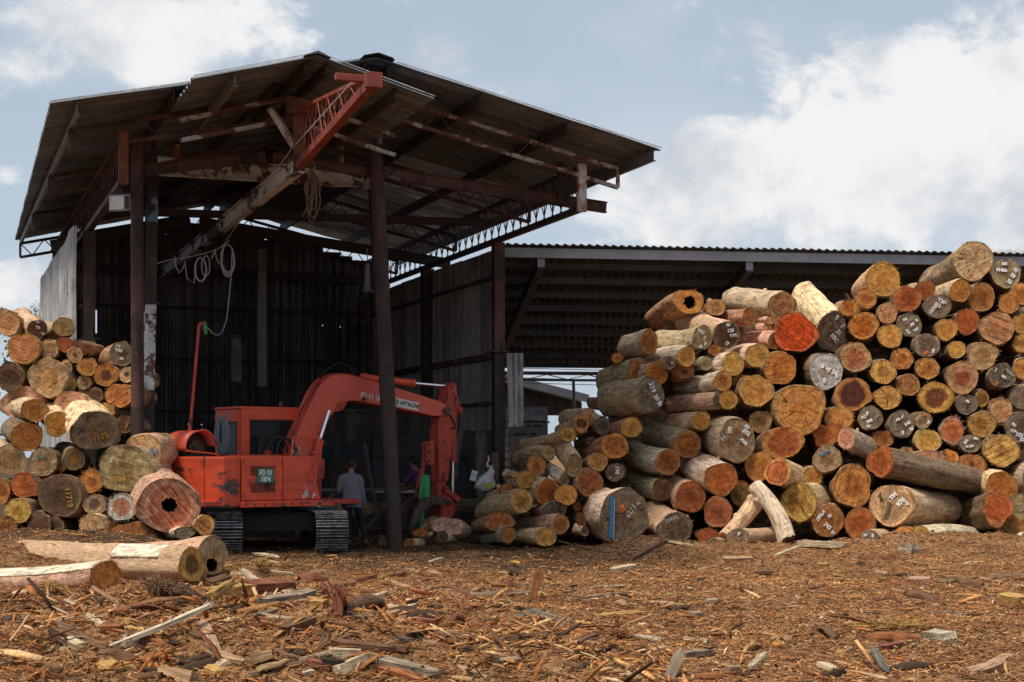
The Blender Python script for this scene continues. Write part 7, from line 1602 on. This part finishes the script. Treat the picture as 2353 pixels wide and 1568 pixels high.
S('3', 1340, 370, 1245, 720, 64, 'stake', 'rust', 'lone brown stick standing upright with frayed orange tip', 'the lone upright stick', up=True, thick=.7); S('3', 270, 1080, 850, 1180, 55, 'bark', 'brown', 'long curved brown bark strip in the centre foreground', 'the long curved bark'); S('3', 850, 1180, 1420, 1090, 55, 'bark', 'brown', 'second curved bark strip continuing the long one rightward'); S('3', 0, 900, 540, 950, 70, 'bark', 'dark'); S('3', 420, 690, 1240, 660, 36, 'plank', 'grey', 'long grey lath lying left of the lone upright stick', 'the long grey lath'); S('3', 1330, 880, 1640, 970, 54, 'plank', 'grey', 'grey flat board below the lone upright stick'); S('3', 1940, 910, 2353, 880, 46, 'plank', 'gold', 'long golden slat at the middle right', 'the long golden slat'); S('3', 770, 1375, 900, 1380, 70, 'chunk', 'brown', 'squared dark block in the lower centre', 'the squared dark block'); S('3', 900, 1370, 1140, 1360, 44, 'plank', 'grey'); S('3', 1700, 725, 2210, 660, 22, 'plank', 'grey', 'thin grey sliver right of the lone upright stick'); S('3', 2070, 440, 2300, 400, 44, 'plank', 'pale', 'pale curved flake near the giant log'); S('3', 1260, 665, 1440, 715, 46, 'plank', 'gold'); S('3', 1620, 1065, 1630, 1175, 54, 'stake', 'tan', up=True, thick=.4); S('3', 1440, 1185, 1740, 985, 26, 'plank', 'dark'); S('3', 1050, 930, 1380, 850, 50, 'bark', 'slate'); S('3', 1020, 1070, 1250, 970, 44, 'bark', 'brown'); S('3', 1850, 610, 2250, 580, 26, 'plank', 'pale')
S('4', 690, 1180, 540, 1510, 110, 'stake', 'grey', 'pale grey bark slab sticking up in the right foreground', 'the upright grey slab', up=True, thick=.35); S('4', 90, 1110, 450, 1145, 56, 'plank', 'white', 'bright white split plank left of the upright grey slab', 'the bright white plank'); S('4', 720, 1140, 930, 1165, 52, 'plank', 'white', 'whitish short board behind the upright grey slab'); S('4', 1390, 1450, 1530, 1300, 62, 'plank', 'pale', 'stubby pale plank right of the upright grey slab', 'the stubby pale plank'); S('4', 700, 1330, 970, 1290, 70, 'chunk', 'grey'); S('4', 1110, 350, 1410, 340, 56, 'chunk', 'tan', 'brownish offcut lying before the crooked leaning log', 'the brownish offcut'); S('4', 1640, 290, 1890, 195, 34, 'plank', 'pale'); S('4', 1880, 170, 2353, 190, 66, 'plank', 'pale', 'long pale split slab at the foot of right pile', 'the long pale split slab'); S('4', 190, 325, 520, 150, 44, 'stake', 'dark', 'dark branch slanting over the sawdust heap'); S('4', 520, 135, 790, 180, 30, 'plank', 'pale'); S('4', 1480, 475, 1610, 480, 50, 'chunk', 'brown'); S('4', 1930, 940, 2200, 850, 24, 'plank', 'tan', 'slim tan stick alone at the middle right', 'the slim tan stick'); S('4', 1630, 1220, 1690, 1200, 50, 'plank', 'orange'); S('4', 1160, 1490, 1280, 1480, 80, 'chunk', 'pink', 'pinkish block at the right foreground'); S('4', -20, 1150, 110, 1130, 80, 'tuft', 'rust', 'rust-red tuft left of the bright white plank'); S('4', 400, 750, 760, 790, 24, 'plank', 'pale'); S('4', 600, 840, 770, 810, 40, 'bark', 'dark'); S('4', 780, 900, 900, 890, 54, 'plank', 'grey'); S('4', 950, 760, 1060, 760, 40, 'chunk', 'grey'); S('4', 2080, 1020, 2250, 1130, 50, 'bark', 'brown'); S('4', 1600, 1140, 1810, 1130, 64, 'bark', 'tan'); S('4', 1940, 1470, 2160, 1560, 50, 'plank', 'red')
S('5', 800, 1240, 960, 1490, 54, 'plank', 'slate', 'charred grey stick pointing at the camera, right foreground', 'the charred grey stick'); S('5', 740, 1120, 1290, 1150, 72, 'bark', 'rust', 'rust-orange hollow bark roll in the right foreground', 'the rusty bark roll'); S('5', 1390, 1150, 1590, 1180, 110, 'chunk', 'white', 'pale tooth-like root chunk right of the rusty bark roll', 'the tooth-like root chunk'); S('5', 1800, 1500, 2130, 1370, 80, 'plank', 'pink', 'bleached split board at the far right foreground', 'the bleached split board'); S('5', 1160, 650, 1540, 790, 56, 'bark', 'brown', 'purplish bark strip at the right', 'the purplish bark strip'); S('5', 1110, 230, 1250, 250, 84, 'chunk', 'grey', 'squared grey block below the half-buried grey log', 'the squared grey block'); S('5', 1490, 545, 2353, 470, 40, 'plank', 'tan', 'long tan pole at the right edge of the yard'); S('5', 1900, 510, 2353, 600, 26, 'plank', 'pale', 'pale lath crossing beneath the long tan pole'); S('5', 690, 310, 1150, 330, 50, 'bark', 'red', 'flat red-brown bark sheet below the short white-smeared log'); S('5', 2150, 740, 2353, 790, 90, 'chunk', 'gold', 'golden split log piece at the right edge'); S('5', 1180, 540, 1380, 550, 60, 'plank', 'pink', 'pink squared offcut by the long tan pole'); S('5', 850, 1060, 1230, 1030, 80, 'tuft', 'gold', 'dry straw-coloured tuft above the rusty bark roll'); S('5', 1440, 860, 1720, 890, 36, 'plank', 'grey'); S('5', 100, 940, 380, 850, 26, 'plank', 'tan'); S('5', 590, 1490, 950, 1560, 54, 'plank', 'tan'); S('5', 100, 1470, 330, 1560, 50, 'plank', 'rust'); S('5', 1700, 560, 1930, 580, 70, 'bark', 'brown'); S('5', 980, 1450, 1400, 1410, 70, 'bark', 'dark'); S('5', 350, 970, 950, 950, 22, 'plank', 'dark'); S('5', 800, 740, 1030, 720, 40, 'bark', 'red')
rx = random.Random(99)
SC0 = list(SCR)
for q in range(175):
    for _ in range(60):
        c = rx.choice('1111222233345'); x1, y1 = rx.uniform(60, 2300), rx.uniform(330, 1540)
        if c == '1' and y1 < 650: continue
        u_, v_ = cuv(c, x1, y1)
        if v_ < 1262 or u_ > 2330: continue
        if min(math.hypot((h['u']-u_)*.5, h['v']-v_) for h in SCR) > 13: break
    ln = rx.uniform(70, 260)*(.5+y1/1500)*(1.15 if c in '12' else .75); kind = rx.choice(('plank', 'plank', 'bark', 'bark', 'plank', 'chunk')); a = rx.uniform(-.45, .45)
    S(c, x1-ln/2, y1-ln*a/2, x1+ln/2, y1+ln*a/2, rx.uniform(18, 58)*(.6+y1/1800)*(1.1 if c in '12' else .7)*(1.2 if kind == 'chunk' else 1), kind, rx.choice(('pale', 'tan', 'brown', 'dark', 'gold', 'red', 'orange', 'brown', 'brown', 'dark', 'pale', 'tan', 'rust', 'dark')))
KW = {'plank': 'splinter', 'bark': 'bark strip', 'chunk': 'wood block', 'stake': 'upright chip', 'tuft': 'fibre tuft'}
used = set(h['L'] for h in SCR if h['L'])
SORD = ['nearest', 'second nearest', 'third nearest', 'fourth nearest', 'fifth nearest', 'sixth nearest', 'seventh nearest', 'eighth nearest', 'ninth nearest', 'tenth nearest']
CW = {'white': 'whitish', 'pink': 'pinkish', 'gold': 'golden', 'slate': 'slate-grey', 'red': 'reddish', 'rust': 'rusty'}
for h in SCR:
    if h['L']: h['o']['label'] = h['L']; continue
    done = False; refs = sorted([l for l in SCR if l['ref']], key=lambda l: math.hypot(l['u']-h['u'], (l['v']-h['v'])*2))
    def dst(a, l): return math.hypot(a['u']-l['u'], (a['v']-l['v'])*2)
    for l in refs:
        same = sorted([g for g in SCR if not g['L'] and g['kind'] == h['kind'] and g['col'] == h['col']], key=lambda g: dst(g, l)); rk = same.index(h)
        if rk < 2 or l is refs[min(11, len(refs)-1)]:
            lab = f"{CW.get(h['col'], h['col'])} {KW[h['kind']]} on the chips, {SORD[min(rk, 9)]} {l['ref']}".replace('nearest the', 'nearest to the')
            if lab not in used: used.add(lab); h['o']['label'] = lab; done = True; break
    if not done: h['o']['label'] = f"{CW.get(h['col'], h['col'])} {KW[h['kind']]} among the chips near {refs[0]['ref']} number {SCR.index(h)}"
# ================================================================ SKY AND SUN
SEL, SAZ = R(62), R(226)     # sun height; direction measured clockwise from +y: behind the camera to the left
w = bpy.data.worlds.new('World'); SC.world = w; w.use_nodes = True; nt = NT(w.node_tree); bg = w.node_tree.nodes['Background']
sky = nt.n('TexSky', {'sky_type': 'NISHITA', 'sun_disc': False, 'sun_elevation': SEL, 'sun_rotation': SAZ, 'air_density': 1.0, 'dust_density': 2.5, 'ozone_density': 1.0})
d = nt.n('TexCoord').outputs['Generated']
def blob(u, v, ru, rv, k):
    p = ray(u, v).normalized(); rel = nt.vm('SUBTRACT', d, tuple(p)); q = nt.vm('MULTIPLY', rel, (F/ru, F/max(ru, rv), F/rv))
    return nt.m('MULTIPLY', nt.mr(nt.vm('LENGTH', q), 1.0, 0.0), k)
n_hi = nt.noise(nt.mapv(d, (1, 1, 1.35)), 13.0, 10, .60, .35); n_lo = nt.noise(nt.vm('ADD', nt.mapv(d, (1, 1, 1.5)), (3.1, 1.7, .4)), 4.5, 5, .5)
acc = None
for b in ((2250, 330, 800, 440, .95), (1800, 400, 600, 290, .72), (2330, 120, 420, 300, .52), (1560, 540, 170, 60, .42), (300, 60, 600, 210, .80), (60, 130, 340, 160, .5), (1040, 105, 130, 95, .34), (1060, 160, 90, 40, .25), (1140, 205, 200, 60, .30), (20, 660, 190, 120, .55), (20, 400, 70, 45, .38), (1900, 560, 600, 90, .35), (1690, 190, 60, 55, .3)):
    q = blob(*b); acc = q if acc is None else nt.m('MAXIMUM', acc, q)
dens = nt.m('ADD', acc, nt.m('MULTIPLY', nt.m('SUBTRACT', n_hi, .5), 2.1))
fac = nt.mr(dens, .23, .54)
fac2 = nt.mr(nt.m('ADD', n_lo, nt.m('MULTIPLY', acc, .35)), .42, .85, 0, .55)   # thin veil
up = nt.mr(nt.n('SeparateXYZ', None, [d]).outputs[2], .0, .35)
sk = nt.mix(1.0, sky.outputs[0], (.095, .095, .095, 1), 'MULTIPLY')
base = nt.mix(nt.mr(up, 0, 1, .74, .60), sk, (.60, .70, .81, 1))
base = nt.mix(fac2, base, (.66, .715, .775, 1))
shade = nt.noise(nt.vm('ADD', d, (.02, .0, .035)), 10.0, 8, .6)
cloud = nt.mix(nt.mr(nt.m('ADD', shade, nt.m('MULTIPLY', dens, .12)), .40, .66), (.57, .615, .675, 1), (.89, .895, .90, 1))
col = nt.mix(fac, base, cloud)
nt.t.links.new(col, bg.inputs['Color']); bg.inputs['Strength'].default_value = 1.0
sl = bpy.data.lights.new('sun', 'SUN'); sl.energy = 3.8; sl.angle = R(14); sl.color = (1.0, .90, .76)
so = bpy.data.objects.new('sun', sl); COL.objects.link(so)
sd = Vector((math.sin(SAZ)*math.cos(SEL), math.cos(SAZ)*math.cos(SEL), math.sin(SEL)))
so.rotation_euler = sd.to_track_quat('Z', 'Y').to_euler(); so.location = (0, 0, 40)
